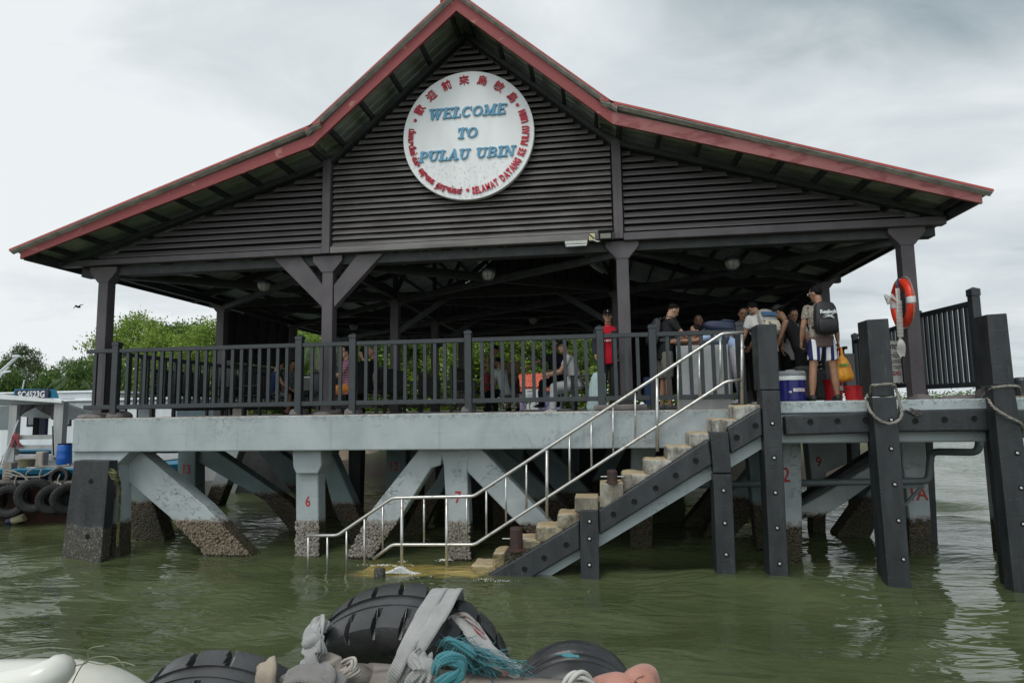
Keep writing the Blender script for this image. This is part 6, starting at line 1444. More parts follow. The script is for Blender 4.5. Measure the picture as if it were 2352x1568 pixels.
o_ = person('person in sunglasses, plaid shirt and orange shorts sitting by the second railing post', at_u(797, 11.9), 11.9, F2, D2(120), H=1.66, lean=2, head=(0, 12), armR=(30, 5, 60, 5), armL=(34, 5, 60, 5), legR=(85, 6, 80), legL=(85, 6, 80), seat=SEAT, skin=0, shirt=cloth('plaid_shirt', 'plaid', (.30, .06, .10), (.10, .10, .22), (.55, .50, .52)), pants=cloth('orange_shorts', 'plain', (.60, .22, .05)), plen='knee', shoes=BLK, glasses=('dark', BLACK))
p_ = person('person with black hair in a black top sitting with the back to the railing', at_u(838, 11.9), 11.9, F2, D2(48), H=1.64, lean=4, head=(-6, 25), legR=(85, 6, 85), legL=(85, 6, 85), seat=SEAT, skin=0, hair='long', shirt=BLK, pants=BLK, shoes=BLK)
q_p = person('person with thinning hair sitting behind the black haired sitter', at_u(858, 12.8), 12.8, F2, D2(120), H=1.70, lean=2, legR=(85, 6, 85), legL=(85, 6, 85), seat=SEAT+.06, skin=1, hair='crop', hairm=HAIRG, shirt=BLK, pants=BLK, shoes=BLK)
r_p = person('person in a navy top and dark printed skirt sitting at the left', at_u(620, 13.2), 13.2, F2, D2(-50), H=1.56, lean=14, head=(-20, 0), armR=(30, 4, 30, 10), armL=(26, 4, 30, 10), legR=(84, 6, 84), legL=(84, 6, 84), seat=SEAT-.04, skin=1, hair='short', shirt=cloth('navy_top', 'plain', (.015, .03, .09)), pants=cloth('printed_cloth', 'print', (.40, .40, .38), (.03, .03, .03)), plen='knee', sleeve=.2, shoes=BLK)
s_p = person('person in a grey printed top sitting right of the one in navy', at_u(668, 13.6), 13.6, F2, D2(-140), H=1.58, lean=8, head=(-25, 0), legR=(84, 6, 84), legL=(84, 6, 84), seat=SEAT-.04, skin=2, shirt=cloth('grey_print_top', 'print', (.14, .15, .15), (.04, .045, .05)), pants=BLK, plen='knee', shoes=BLK)

# ------------------------------------------------------------------ benches
def bench(x, y, rot, Ln, label, first=[None]):
    R_ = Matrix.Translation(Vector((x, y, F2))) @ Matrix.Rotation(rot, 4, 'Z')
    root = thing('bench', label, 'bench', (x, y, F2), 'timber benches under the roof')
    def bx(nm, *b):
        m = MB(); m.box(*b, R_); m.build(nm, BENCHM, root, bevel=.004)
    m = MB(); [m.box(-Ln/2, Ln/2, -.24+i*.085, -.17+i*.085, .42, .445, R_) for i in range(6)]; m.build('seat', BENCHM, root)
    m = MB(); n = int(Ln/.07)
    for i in range(n):
        s_ = -Ln/2+.06+(Ln-.12)*i/(n-1); m.box(s_-.02, s_+.02, -.275, -.255, .50, .90, R_)
    m.box(-Ln/2, Ln/2, -.285, -.245, .901, .965, R_); m.box(-Ln/2, Ln/2, -.285, -.245, .44, .50, R_); m.build('backrest', BENCHM, root)
    for sx in (-1, 1):
        bx('leg', sx*(Ln/2-.05)-.03, sx*(Ln/2-.05)+.03, -.29, -.23, 0, .99); bx('leg', sx*(Ln/2-.05)-.03, sx*(Ln/2-.05)+.03, .19, .25, 0, .62); bx('armrest', sx*(Ln/2-.05)-.04, sx*(Ln/2-.05)+.04, -.23, .27, .621, .655)
    bx('stretcher', -Ln/2+.1, Ln/2-.1, .2, .24, .12, .17)
bx_ = lambda u, y: P(u, 930, y).x
bench(bx_(1345, 12.2)-.0, 12.5, pi/2, 1.7, 'dark bench with arms under the man in the white tee')
bench(bx_(1090, 14.0), 13.9, -pi/2, 2.2, 'high backed slatted bench running away in the middle of the deck')
bench(bx_(880, 13.6), 13.4, pi/2, 2.0, 'slatted bench behind the black haired sitter')
bench(bx_(800, 12.0), 12.15, pi*1.0, 1.3, 'bench under the sitter in orange shorts')
bench(bx_(430, 12.4)+.05, 12.5, -pi/2, 1.9, 'dark bench against the left side railing, nearest one')
bench(bx_(575, 14.6), 14.9, -pi/2, 1.9, 'dark bench against the left side railing, second one')
bench(bx_(640, 13.5), 13.5, -pi/2-.3, 1.6, 'bench under the two sitters at the left')
bench(bx_(960, 16.0), 16.2, pi/2, 2.0, 'far slatted bench left of the drinking man')
bench(bx_(740, 15.5), 15.5, pi, 1.6, 'far bench behind the first railing post')

# ------------------------------------------------------------------ luggage on the deck
def box_thing(nm, label, cat, u0, v0, u1, v1, y, dy, mat, part='body', bevel=.01, grp=None):
    a = P(u0, v0, y); b = P(u1, v1, y); r_ = thing(nm, label, cat, ((a.x+b.x)/2, y, min(a.z, b.z)), grp); m = MB(); m.box(min(a.x, b.x), max(a.x, b.x), y, y+dy, min(a.z, b.z), max(a.z, b.z)); m.build(part, mat, r_, bevel=bevel, seg=2); return r_, a, b
# blue drinks cooler
c = P(1819, 918, 10.45); c.z = 2.478; cj = thing('drinks_cooler', 'navy blue drinks cooler with white band and grey lid near the landing edge', 'cooler', c)
k1 = P(1819, 849, 10.45).z-2.478; r0 = .215
NAVY = flat('cooler_navy', (.012, .014, .13), .3); m = MB(); m.lathe([(r0*.93, 0), (r0*.97, .02), (r0, k1*.65), (r0, k1*.66)], c, n=32); m.build('body', NAVY, cj, smooth=False)
m = MB(); m.lathe([(r0*1.02, k1*.661), (r0*1.03, k1*.68), (r0*1.03, k1*.78), (r0*.99, k1*.80)], c, n=32); m.build('white_band', WHITEP, cj)
m = MB(); m.lathe([(r0*1.02, k1*.801), (r0*1.04, k1*.82), (r0*1.03, k1*.90), (r0*.9, k1*.95), (r0*.35, k1*.97), (r0*.3, k1*1.0)], c, n=32); m.build('lid', flat('cooler_grey', (.20, .22, .23), .4), cj)
m = MB(); fl_ = facing(c+Vector((.03, -r0-.004, k1*.36)), (1, 0, 0)); 
for i in range(8): a0 = -.95+i*.16-.16+.3
pts = [Vector((c.x+sin(t_)*r0*1.006, c.y-cos(t_)*r0*1.006, 0)) for t_ in [-.15+.12*i for i in range(9)]]
m.loft([[p+Vector((0, 0, c.z+k1*.30)) for p in pts], [p+Vector((0, 0, c.z+k1*.40)) for p in pts]], cap=False, closed=False); lb = m.build('paper_label', WHITEP, cj)
t = MB(); text_mesh("'A' Coy 4th Plt", .036, facing(Vector((c.x+.065, c.y-r0*1.02, c.z+k1*.335)), (1, .33, 0)), t, .001, .0003, sx=.8); sub(t, 'handwriting', REDPAINT, lb)
m = MB(); m.lathe([(.018, 0), (.018, .04), (.01, .06)], c+Vector((-.08, -r0*.93, .14)), (0, -1, 0), 10); m.build('tap', WHITEP, cj)
r_, a, b = box_thing('kit_bag', 'tall olive bag leaning behind the navy cooler', 'bag', 1832, 840, 1876, 919, 10.75, .3, M('olive_cloth', (.045, .05, .04), (.03, .032, .028), 5, .8, bump=.6, bsc=12, bd=.02), bevel=.05)
r_, a, b = box_thing('kit_bag', 'black duffel bag standing between the legs of the tallest man', 'bag', 1868, 850, 1905, 919, 11.9, .4, BAGB, bevel=.06)
def bucket(u, v, y, r0, h, label, col):
    c = P(u, v, y); c.z = 2.478; r_ = thing('red_bucket', label, 'bucket', c, 'red buckets on the landing'); m = MB(); m.lathe([(r0*.85, 0), (r0*.98, h*.8), (r0*1.06, h*.81), (r0*1.06, h*.86), (r0, h*.87), (r0*1.08, h), (r0*1.02, h), (r0*.8, .02)], c, n=28, cap=False); m.build('body', col, r_)
    m = MB(); m.tube([c+Vector((cos(t_)*r0*1.08, -.02-sin(t_)*.03, h*.9-sin(t_)*h*.55)) for t_ in [pi*k/14 for k in range(15)]], .008, 5); m.build('handle', RAIL, r_); return c, r_
RB = flat('bucket_red', (.40, .012, .018), .35)
c, r_ = bucket(1916, 917, 10.8, .145, .34, 'dark red bucket with paper tag behind the legs of the tallest man', RB); m = MB(); m.box(c.x-.02, c.x+.11, c.y-.152, c.y-.149, c.z+.16, c.z+.23); m.build('paper_tag', WHITEP, r_)
bucket(1964, 915, 10.3, .15, .22, 'bright red bucket right of the orange carrier bag', RB)
# white board
bd_, a, b = box_thing('white_board', 'large white panel held upright between the railing and the crowd', 'panel', 1553, 794, 1679, 941, 10.40, .05, flat('board_white', (.50, .52, .53), .5), 'panel', .004)
m = MB(); a2 = P(1560, 915, 10.39); b2 = P(1676, 940, 10.39); m.box(a2.x, b2.x, 10.385, 10.398, b2.z, a2.z); m.build('lower_edge', flat('board_grey', (.36, .37, .37)), bd_)
# mint striped bag, yellow bag, blue crate
q = NM('mint_stripes'); sp = q.N.new('ShaderNodeSeparateXYZ'); q.L.new(q.coord('Object'), sp.inputs[0]); q.base(q.mix(q.math('GREATER_THAN', q.math('SINE', q.math('MULTIPLY', sp.outputs[0], 190)), .2), (.42, .62, .64), (.62, .72, .72))); q.rough(.6)
c = P(1370, 930, 10.62); c.z = 2.375; mb_ = thing('striped_bag', 'tall mint striped plastic bag standing left of the man in red', 'bag', c); m = MB(); hh = P(1370, 853, 10.62).z-c.z
m.loft([[c+Vector((cos(t_)*w_+dx, sin(t_)*w_*.6, z_)) for t_ in [2*pi*k/24 for k in range(24)]] for z_, w_, dx in ((0, .15, .0), (hh*.1, .17, 0), (hh*.5, .145, .02), (hh*.8, .125, .04), (hh*.95, .10, .06), (hh, .03, .07))]); m.build('body', q.m, mb_, smooth=True)
c = P(1440, 908, 11.2); yb_ = thing('yellow_bag', 'yellow plastic bag behind the brown column by the man in red', 'bag', (c.x, c.y, 2.37)); m = MB(); m.loft([[Vector((c.x+cos(t_)*w_, c.y+sin(t_)*w_*.6, 2.372+z_)) for t_ in [2*pi*k/18 for k in range(18)]] for z_, w_ in ((0, .12), (.06, .16), (.2, .15), (.34, .08), (.42, .02))]); m.build('body', flat('yellow_plastic', (.65, .58, .04), .4), yb_, smooth=True)
r_, a, b = box_thing('blue_crate', 'dark blue crate on the deck between the column and the man in the black polo', 'crate', 1480, 866, 1500, 930, 11.1, .3, flat('crate_blue', (.01, .05, .14), .5))
r_, a, b = box_thing('cool_box', 'olive cool box on the bench behind the first railing post', 'cool box', 697, 868, 716, 896, 11.8, .3, flat('coolbox_olive', (.05, .055, .045), .5)); m = MB(); m.box(a.x-.01, b.x+.01, 11.79, 12.11, a.z+.001, a.z+.03); m.build('lid', flat('coolbox_lid', (.30, .34, .34), .5), r_)
c = P(729, 900, 11.8); bk_ = thing('backpack', 'black backpack resting on the bench beside the olive cool box', 'backpack', c, 'backpacks'); m = MB(); m.loft([[c+Vector((cos(t_)*w_, sin(t_)*w_*.7, z_)) for t_ in [2*pi*k/20 for k in range(20)]] for z_, w_ in ((-.02, .13), (.05, .16), (.2, .155), (.32, .12), (.40, .05))]); m.build('pack', BAGB, bk_, smooth=True); m = MB(); m.tube(resample([c+Vector((-.05, -.05, .36)), c+Vector((0, -.06, .44)), c+Vector((.05, -.05, .36))], 8), .01, 5); m.build('grab_loop', BAGB, bk_)

# ------------------------------------------------------------------ lifebuoy, throw rope, notice board
c = P(2073, 697, 10.05); ax = Vector((-.995, .06, 0)).normalized(); up = Vector((0, 0, 1)); sdv = ax.cross(up).normalized(); Rb, rb_ = .305, .072
lf_ = thing('lifebuoy', 'orange red lifebuoy with pale reflective bands hung on the right front column', 'lifebuoy', c)
def torus_arc(m, a0, a1, r_, n=20, k=14, flat_=.78):
    rings = []
    for i in range(n+1):
        t_ = a0+(a1-a0)*i/n; rd = sdv*cos(t_)+up*sin(t_); rings.append([c+rd*(Rb+cos(2*pi*j_/k)*r_)+ax*(sin(2*pi*j_/k)*r_*flat_) for j_ in range(k)])
    m.loft(rings, cap=True)
BR = flat('buoy_orange', (.66, .045, .02), .38); m = MB(); torus_arc(m, 0, 2*pi, rb_, 56); m.build('ring', BR, lf_, smooth=True)
for a0 in (0, pi/2, pi, 3*pi/2):
    m = MB(); torus_arc(m, a0-.14, a0+.14, rb_+.003, 5); m.build('reflective_band', flat('reflective_grey', (.55, .57, .57), .35) if a0 != pi/2 else WEB_D, lf_, smooth=True)
m = MB()
for i in range(4):
    a0 = pi/4+i*pi/2-.63; m.tube(resample([c+(sdv*cos(t_)+up*sin(t_))*(Rb+rb_+.012+.035*sin((t_-a0)/1.26*pi)) for t_ in [a0+1.26*k/6 for k in range(7)]], 22), .008, 5)
m.build('grab_line', ROPE_M, lf_)
th = thing('throw_line', 'bundle of pale throw rope hanging in front of the lifebuoy', 'rope', P(2063, 662, 9.9)); m = MB(); yR = 9.85
for i in range(7):
    du = i*1.3-4; m.tube(resample([P(2061+du, 662, yR), P(2063+du, 690, yR-.03*sin(i)), P(2065+du*.8, 740, yR), P(2068+du*.6, 776, yR)], 14), .006, 5)
for i in range(26): 
    v = 692+i*3.2; ctr = P(2064+i*.16, v, yR); m.tube([ctr+Vector((cos(t_)*.038, sin(t_)*.03, .006*sin(t_))) for t_ in [2*pi*k/12 for k in range(13)]], .0065, 5)
for i in range(7):
    m.tube(resample([P(2062, 694, yR), P(2048, 684-i*1.5, yR-.05), P(2034+i, 676+i*3.2, yR-.04), P(2033+i, 684+i*2.5, yR), P(2048, 690+i, yR+.02), P(2062, 700, yR)], 22), .006, 5)
for i in range(9):
    m.tube(resample([P(2067, 776, yR), P(2062+i*2, 790, yR-.02), P(2060+i*2.2, 806+i*1.4, yR), P(2064+i*1.2, 822-abs(i-4)*2.5, yR)], 14), .0055, 5)
m.build('rope_bundle', flat('pale_rope', (.52, .51, .48), .9), th)
m = MB(); m.tube([P(2062, 640, 9.98), P(2063, 668, 9.9)], .012, 6); m.build('hook', flat('navy_hook', (.02, .02, .10)), th)
nbx, a, b = box_thing('notice_board', 'white NOTICE board with prohibition symbols behind the roped fender post', 'notice board', 2008, 784, 2074, 878, 10.9, .012, flat('notice_white', (.48, .48, .45), .5), 'board', 0)
t = MB(); cx = (a.x+b.x)/2; w_ = b.x-a.x; 
text_mesh('NOTICE', .10, facing((P(2049, 800, 10.9).x, 10.896, a.z-.13)), t, .0015, .0035, sx=.52)
for k in range(9):
    if k in (3, 6): continue
    text_mesh(['Use of jetty', 'for loading and unloading only', 'keep passage clear', '', 'No mooring beyond one hour', 'without written permission', '', 'No fishing swimming', 'or smoking here'][k], .026, facing((P(2057, 800, 10.9).x, 10.896, a.z-.20-.031*k)), t, .0015, sx=.6)
t.build('lettering', BLACK, nbx)
t = MB()
for k in range(4):
    cc = Vector((b.x-.055-.068*k, 10.894, b.z+.15)); t.tube([cc+Vector((cos(t_)*.030, 0, sin(t_)*.030)) for t_ in [2*pi*i/18 for i in range(19)]], .005, 4); t.tube([cc+Vector((-.021, 0, .021)), cc+Vector((.021, 0, -.021))], .0035, 4)
t.build('prohibition_symbols', REDPAINT, nbx)
t = MB()
for k in range(4):
    cc = Vector((b.x-.055-.068*k, 10.897, b.z+.15)); t.ell(cc+Vector((0, 0, .010)), .006, .002, .008, n=8, m=5); t.bar(cc+Vector((0, 0, .0)), cc+Vector((.010*(-1)**k, 0, -.020)), .008, .003)
t.build('pictograms', BLACK, nbx)
g2, a, b = box_thing('grey_board', 'small dark grey board on the landing railing behind the orange bag', 'board', 1941, 812, 1967, 886, 11.2, .02, flat('board_dark', (.10, .10, .10)), 'board', 0)

# ------------------------------------------------------------------ mooring ropes on the posts
yA = 9.24; rp1 = MB(); rope(rp1, [P(2001, 912, 9.55), P(2001, 888, 9.38), P(2012, 884, 9.30), P(2050, 882, 9.30), P(2058, 894, 9.34), P(2064, 915, 9.3), P(2071, 942, 9.26), P(2067, 962, yA), P(2043, 972, yA), P(2018, 963, yA), P(1998, 942, 9.3), P(1991, 918, 9.5), P(1994, 903, 9.62), P(2000, 913, 9.66)], .019, 130)
rope(rp1, [P(2058, 896, 9.40), P(2066, 912, 9.42), P(2066, 935, 9.40), P(2060, 948, 9.44)], .018, 40)
o = rp1.build('mooring_rope', ROPE_M, smooth=True); tag(o, 'thick worn rope looped round the second fender post from the right', 'rope', 'mooring ropes on the posts')
rp2 = MB(); rope(rp2, [P(2256, 912, 9.6), P(2268, 899, 9.45), P(2284, 890, 9.22), P(2312, 886, 9.20), P(2338, 887, 9.2), P(2343, 896, 9.35), P(2344, 908, 9.6)], .018, 70)
rope(rp2, [P(2267, 906, 9.5), P(2274, 924, 9.3), P(2286, 938, 9.22), P(2316, 957, 9.18), P(2343, 970, 9.2), P(2350, 982, 9.3), P(2346, 994, 9.5)], .019, 80)
o = rp2.build('mooring_rope', ROPE_M, smooth=True); tag(o, 'thick rope hung on the rightmost fender post, sloping down', 'rope', 'mooring ropes on the posts')
rp3 = MB(); r = random.Random(5)
for k in range(7): rp3.tube(resample([P(2078+k*3, 938+r.uniform(-2, 4), 9.485), P(2092+k*3, 944+r.uniform(-4, 5), 9.47), P(2104+k*2, 950+r.uniform(-6, 5), 9.475), P(2118, 940+r.uniform(0, 9), 9.485)], 18), .007, 5)
o = rp3.build('rope_scrap', ROPE_D, smooth=True); tag(o, 'frayed scrap of rope lying over the landing fender', 'rope')
rp4 = MB(); rope(rp4, [P(250, 1088, 9.95), P(256, 1078, 9.9), P(265, 1086, 9.86), P(272, 1100, 9.9), P(275, 1118, 10.0), P(273, 1180, 10.15), P(270, 1255, 10.16)], .026, 90)
for k in range(3): rope(rp4, [P(250+k*3, 1084+k*6, 9.86), P(258+k*2, 1086+k*7, 9.8), P(268+k*2, 1092+k*6, 9.84), P(264, 1100+k*5, 9.9)], .02, 24)
o = rp4.build('green_rope', M('mossy_rope', (.16, .15, .06), (.06, .065, .03), 14, .9, bump=.6, bsc=120), smooth=True); tag(o, 'mossy green rope hanging beside the left corner fender', 'rope', 'mooring ropes on the posts')
c = P(2338, 905, 10.4); rt = thing('dock_bollard', 'large dark bollard at the far right edge of the landing', 'bollard', (c.x, 10.4, 2.50)); m = MB(); hh = P(2338, 866, 10.4).z-2.50; m.lathe([(.13, 0), (.12, .05), (.12, hh-.05), (.10, hh-.012), (.05, hh)], Vector((c.x+.06, 10.4, 2.50)), n=24); m.build('post', RUBBER, rt)
# ------------------------------------------------------------------ our own boat's fendered side
t0 = radians(20)
c = P(934, 1592, 2.15); R0 = .355
ft = thing('truck_tyre', 'large black tyre with deep shoulder lugs strapped to the near boat, centre bottom', 'tyre', c, 'tyres on the near boat')
m = MB(); tyre(m, c, (.04, -cos(t0), -sin(t0)), R0, .25, .16, lugs=24, n=960, lug_d=.024, skew=.28); crisp(m.build('tyre', TYRE_N, ft, smooth=True))
c2 = P(502, 1752, 1.95); ft2 = thing('truck_tyre', 'lugged black tyre half below the bottom edge, left of the centre tyre', 'tyre', c2, 'tyres on the near boat')
m = MB(); tyre(m, c2, (.12, -cos(t0), -sin(t0)), .335, .24, .12, lugs=18, n=720, lug_d=.024, skew=.5); crisp(m.build('tyre', TYRE_N, ft2, smooth=True))
c3 = P(1322, 1632, 2.30); ft3 = thing('truck_tyre', 'smooth black tyre lying flat at the bottom right of the centre tyre', 'tyre', c3, 'tyres on the near boat')
m = MB(); tyre(m, c3, (.10, -.97, -.30), .215, .20, .09, lugs=20, n=160, lug_d=0.0); o = m.build('tyre', TYRE_N, ft3, smooth=True)
m = MB(); ribbon(m, [P(1275, 1503, 2.2), P(1300, 1503, 2.19), P(1330, 1507, 2.19)], [Vector((0, -.3, 1))]*2, [.004, .02, .012], .001, 10); m.build('paint_smear', TEAL, ft3)
# timber beam
bm = thing('timber_beam', 'weathered grey timber beam along the gunwale below the centre tyre', 'beam', P(1060, 1560, 1.85))
def log(m, a, b, r0, r1, n=18, seed=0, fl=.8):
    a = Vector(a); b = Vector(b); d = (b-a).normalized(); x, y = frame(d); rings = []
    for i in range(22):
        t = i/21; p = a.lerp(b, t); rr = lerp(r0, r1, t)*(1+.05*mnoise.noise(Vector((t*4, seed, 0)))); rings.append([p+x*cos(2*pi*k/n)*rr*(1+.07*mnoise.noise(Vector((cos(2*pi*k/n), sin(2*pi*k/n), t*2+seed))))+y*sin(2*pi*k/n)*rr*fl for k in range(n)])
    m.loft(rings)
m = MB(); log(m, P(845, 1556, 1.90), P(1345, 1612, 1.74), .050, .056, seed=1); m.build('beam', BEAM, bm, smooth=True)
m = MB(); cc = P(1160, 1546, 1.715); m.lathe([(.008, 0), (.008, .002), (.004, .003)], cc, (0, -.75, .66), 12); m.build('bolt_head', IRON, bm)
wb_ = thing('wood_block', 'short rough wood block with a torn end left of the webbing strap', 'wood', P(750, 1540, 1.75))
m = MB(); m.bar(P(655, 1580, 1.72), P(775, 1517, 1.86), .075, .050); o = m.build('block', WOODG, wb_, bevel=.012, seg=2)
m = MB(); log(m, P(770, 1548, 1.80), P(862, 1552, 1.9), .042, .038, seed=4); m.build('stub', BEAM, wb_, smooth=True)
# webbing straps
st = MB()
for dx in (-.022, .024):
    ribbon(st, [P(1026, 1395, 2.12)+Vector((dx, .06, 0)), P(1030, 1362, 2.04)+Vector((dx, 0, .0)), P(1026, 1353, 1.97)+Vector((dx, 0, 0)), P(1003, 1390, 1.84)+Vector((dx, 0, 0)), P(965, 1455, 1.76)+Vector((dx*.8, 0, 0)), P(925, 1525, 1.72)+Vector((dx*.45, -.0+dx*.2, 0)), P(908, 1560, 1.72)+Vector((dx*.35, 0, 0)), P(904, 1600, 1.74)+Vector((dx*.3, 0, 0))],
           [Vector((0, .6, 1)), Vector((0, .2, 1)), Vector((0, -.4, 1)), Vector((-.1, -1, .5)), Vector((-.1, -1, .4)), Vector((.3*(1 if dx > 0 else -1), -1, .4)), Vector((0, -1, .3)), Vector((0, -1, .1))], [.05, .05, .05, .045, .04, .035], .002, 60)
o = st.build('webbing_strap', WEB, smooth=True); tag(o, 'wide grey webbing strap running diagonally over the centre tyre', 'strap', 'grey straps on the near boat')
st = MB(); ribbon(st, [P(1040, 1420, 2.02), P(1052, 1412, 1.90), P(1080, 1440, 1.84), P(1115, 1490, 1.80), P(1150, 1520, 1.78), P(1195, 1545, 1.80)], [Vector((0, 0, 1)), Vector((.1, -.5, 1)), Vector((.3, -1, .6)), Vector((.3, -1, .5)), Vector((.2, -1, .6)), Vector((.2, -1, .8))], [.03, .045, .05, .045, .04], .002, 50)
o = st.build('webbing_strap', WEB, smooth=True); tag(o, 'grey webbing strap at the right flank of the centre tyre', 'strap', 'grey straps on the near boat')
rr_ = MB(); rope(rr_, [P(1045, 1414, 1.92), P(1070, 1414, 1.86), P(1095, 1440, 1.83), P(1118, 1475, 1.82), P(1140, 1500, 1.84)], .009, 60); o = rr_.build('flecked_rope', M('flecked_rope', (.24, .22, .21), (.30, .05, .05), 25, .9, lo=.55, hi=.6), smooth=True); tag(o, 'grey rope with red flecks beside the right strap of the centre tyre', 'rope')
r = random.Random(3); st = MB()
for k in range(4):
    ribbon(st, [P(742+k*3, 1440+k*2, 2.0), P(736-k*4, 1430+k*3, 1.90), P(724-k*6+4, 1465, 1.82-.01*k), P(712+k*9, 1500, 1.78+.012*k), P(722-k*8, 1530, 1.77), P(735+k*6, 1555, 1.78)], [Vector((r.uniform(-.6, .6), -1, .4)) for _ in range(6)], [.05, .035, .05, .03, .045], .003, 40)
o = st.build('webbing_strap', WEB, smooth=True); tag(o, 'crumpled grey webbing gathered at the left end of the centre tyre', 'strap', 'grey straps on the near boat')
st = MB()
for k in range(3):
    ribbon(st, [P(955+k*14, 1490+k*8, 1.74), P(945+k*16, 1510, 1.70), P(965+k*10, 1535, 1.685), P(940+k*20, 1565, 1.69), P(955+k*10, 1600, 1.70)], [Vector((r.uniform(-.8, .8), -1, .5)) for _ in range(5)], [.03, .035, .025, .03], .002, 36)
o = st.build('webbing_strap', WEB, smooth=True); tag(o, 'twisted grey webbing tied round the beam under the diagonal strap', 'strap', 'grey straps on the near boat')
st = MB(); ribbon(st, [P(655, 1560, 1.66), P(690, 1545, 1.64), P(740, 1552, 1.63), P(790, 1575, 1.64)], [Vector((0, -.8, 1))]*2, [.05, .05], .003, 24); ribbon(st, [P(735, 1540, 1.66), P(752, 1550, 1.63), P(745, 1580, 1.62)], [Vector((0, -1, .6))]*2, .045, .003, 18)
o = st.build('dark_strap', WEB_D, smooth=True); tag(o, 'dark ribbed webbing wound over the rough wood block', 'strap')
kn = MB(); 
for k in range(4): rope(kn, [P(790+k*6, 1520+k*4, 1.75), P(812+k*4, 1516+k*9, 1.70), P(806-k*5, 1536+k*6, 1.69), P(786+k*8, 1545, 1.72), P(802, 1530+k*8, 1.74)], .010, 46)
o = kn.build('rope_knot', flat('pale_knot', (.38, .35, .31), .9), smooth=True); tag(o, 'knot of thin pale rope on the wood block by the centre tyre', 'rope')
cl = MB(); 
for k in range(2): ribbon(cl, [P(612, 1520, 1.72), P(613, 1538, 1.70), P(610, 1560, 1.69), P(612, 1590, 1.69)], [Vector((.1*k, -1, .4))]*2, .050+.004*k, .003+.003*k, 16)
o = cl.build('canvas_patch', M('tan_canvas', (.33, .28, .22), (.24, .20, .16), 12, .9, bump=.5, bsc=90), smooth=True); tag(o, 'tan stitched canvas flap between the two lugged tyres', 'canvas')
# frayed teal rope
fr_ = MB()
for k in range(420):
    u0 = 1018+r.random()**1.2*95; v0 = 1462+r.uniform(0, 34)+(u0-1018)*.25; p = P(u0, v0, 1.80+r.uniform(-.03, .05)); dx = r.uniform(.4, 1.)*(1 if r.random() < .8 else -.6)
    l = r.uniform(.02, .075); q1 = p+Vector((dx*l, r.uniform(-.3, .3)*l, -.45*l+r.uniform(-.5, .5)*l)); q2 = q1+Vector((dx*l*.7, r.uniform(-.4, .4)*l, r.uniform(-.7, .35)*l)); fr_.tube([p, q1, q2], .0011, 3)
for k in range(7): rope(fr_, [P(1018+k*4, 1478+k*3, 1.80), P(1030+k*7, 1468+k*3, 1.77), P(1052+k*6, 1480+k*4, 1.76), P(1040+k*8, 1497+k*2, 1.78)], .0085, 26)
for k in range(22): fr_.tube(resample([P(1065+r.uniform(0, 40), 1485+r.uniform(0, 20), 1.78), P(1110+r.uniform(0, 45), 1500+r.uniform(0, 28), 1.76+r.uniform(-.02, .02)), P(1150+r.uniform(0, 60), 1512+r.uniform(0, 34), 1.76), P(1170+r.uniform(0, 80), 1520+r.uniform(0, 40), 1.78)], 16), .0010, 3)
o = fr_.build('frayed_rope', TEAL, smooth=True); tag(o, 'frayed teal rope end spread over the beam under the centre tyre', 'rope', 'teal rope on the near boat')
cr_ = MB()
for k in range(3): rope(cr_, [P(1000, 1545-k*6, 1.69), P(1012, 1522-k*5, 1.67), P(1040, 1517-k*6, 1.66), P(1062, 1528-k*5, 1.665), P(1058, 1552-k*5, 1.66), P(1030, 1562-k*4, 1.655), P(1004, 1572-k*2, 1.66)], .0125, 60)
o = cr_.build('coiled_rope', TEAL, smooth=True); tag(o, 'coil of teal laid rope round the beam, below the frayed end', 'rope', 'teal rope on the near boat')
og = MB()
ribbon(og, [P(1345, 1600, 1.72), P(1375, 1570, 1.72), P(1410, 1560, 1.70), P(1445, 1568, 1.70), P(1475, 1590, 1.70)], [Vector((0, -.7, 1))]*2, .042, .0018, 26)
ribbon(og, [P(1438, 1595, 1.72), P(1444, 1560, 1.71), P(1464, 1541, 1.71), P(1490, 1541, 1.72), P(1503, 1560, 1.72), P(1514, 1610, 1.73)], [Vector((-.5, -.8, .3)), Vector((-.3, -.6, 1)), Vector((0, -.2, 1)), Vector((.3, -.5, 1)), Vector((.8, -.6, .4)), Vector((.8, -.6, .2))], .044, .0018, 36)
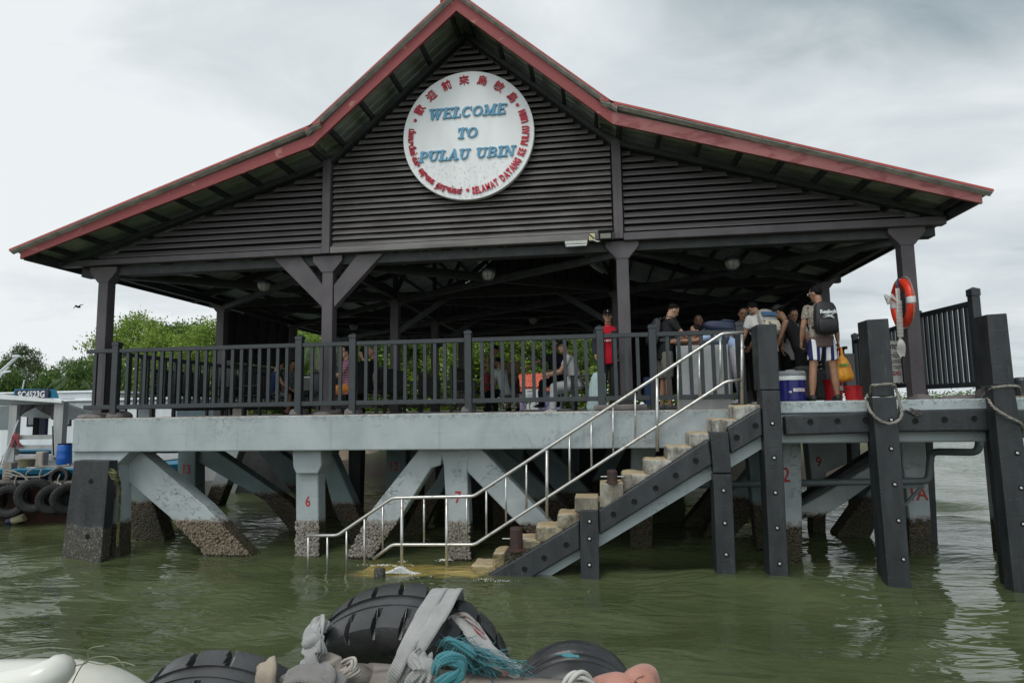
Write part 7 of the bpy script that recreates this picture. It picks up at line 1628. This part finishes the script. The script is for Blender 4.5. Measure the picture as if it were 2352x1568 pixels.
ribbon(og, [P(1468, 1548, 1.70), P(1488, 1570, 1.69), P(1486, 1610, 1.69)], [Vector((.2, -1, .4))]*2, .04, .004, 18)
o = og.build('orange_strap', WEB_O, smooth=True); tag(o, 'salmon orange webbing sling knotted at the bottom right of the beam', 'strap')
rp_ = MB(); rope(rp_, [P(1290, 1590, 1.68), P(1310, 1558, 1.67), P(1335, 1548, 1.68), P(1360, 1570, 1.7)], .013, 40); o = rp_.build('white_rope', flat('white_rope', (.5, .49, .46), .9), smooth=True); tag(o, 'short loop of white rope beside the salmon orange sling', 'rope')
# white plastic hull corner and stray fishing line
q = NM('white_gelcoat'); q.base(q.mix(q.ramp(q.noise(4, 3), [(.4, 0.), (.7, 1.)]), (.66, .66, .60), (.55, .54, .46))); q.rough(.25); q.b.inputs['Subsurface Weight'].default_value = .1
wp = thing('white_float', 'large smooth white plastic float at the bottom left corner', 'float', P(60, 1700, 1.25))
m = MB(); rings = []; a = P(-420, 1660, 1.30)
prof = [(-420, 1530), (-100, 1526), (40, 1520), (130, 1522), (190, 1534), (235, 1554), (270, 1584), (290, 1640)]
for i, (u, v) in enumerate(prof):
    tp = P(u, v, 1.27); rings.append([tp+Vector((0, .17*cos(t_) , -.17+.17*sin(t_)*1.0)) for t_ in [2*pi*k/24 for k in range(24)]])
m.loft(rings); o = m.build('shell', q.m, wp, smooth=True); ss = o.modifiers.new('s', 'SUBSURF'); ss.levels = ss.render_levels = 2
m = MB(); m.tube(resample([P(-60, 1588, 1.10), P(60, 1568, 1.10), P(120, 1548, 1.12), P(135, 1536, 1.15)], 18), [.03]*16+[.022, .01], 12); m.build('moulded_rib', q.m, wp, smooth=True)
m = MB()
for pts in ([(150, 1560), (170, 1530), (200, 1520), (205, 1490), (240, 1482)], [(165, 1570), (200, 1515), (260, 1508), (285, 1530)], [(180, 1512), (230, 1525), (280, 1520), (310, 1528)]):
    m.tube(resample([P(u, v, 1.15) for u, v in pts], 26), .0011, 4)
o = m.build('fishing_line', flat('line_olive', (.18, .19, .12), .6)); tag(o, 'thin tangled fishing line over the white float', 'fishing line')
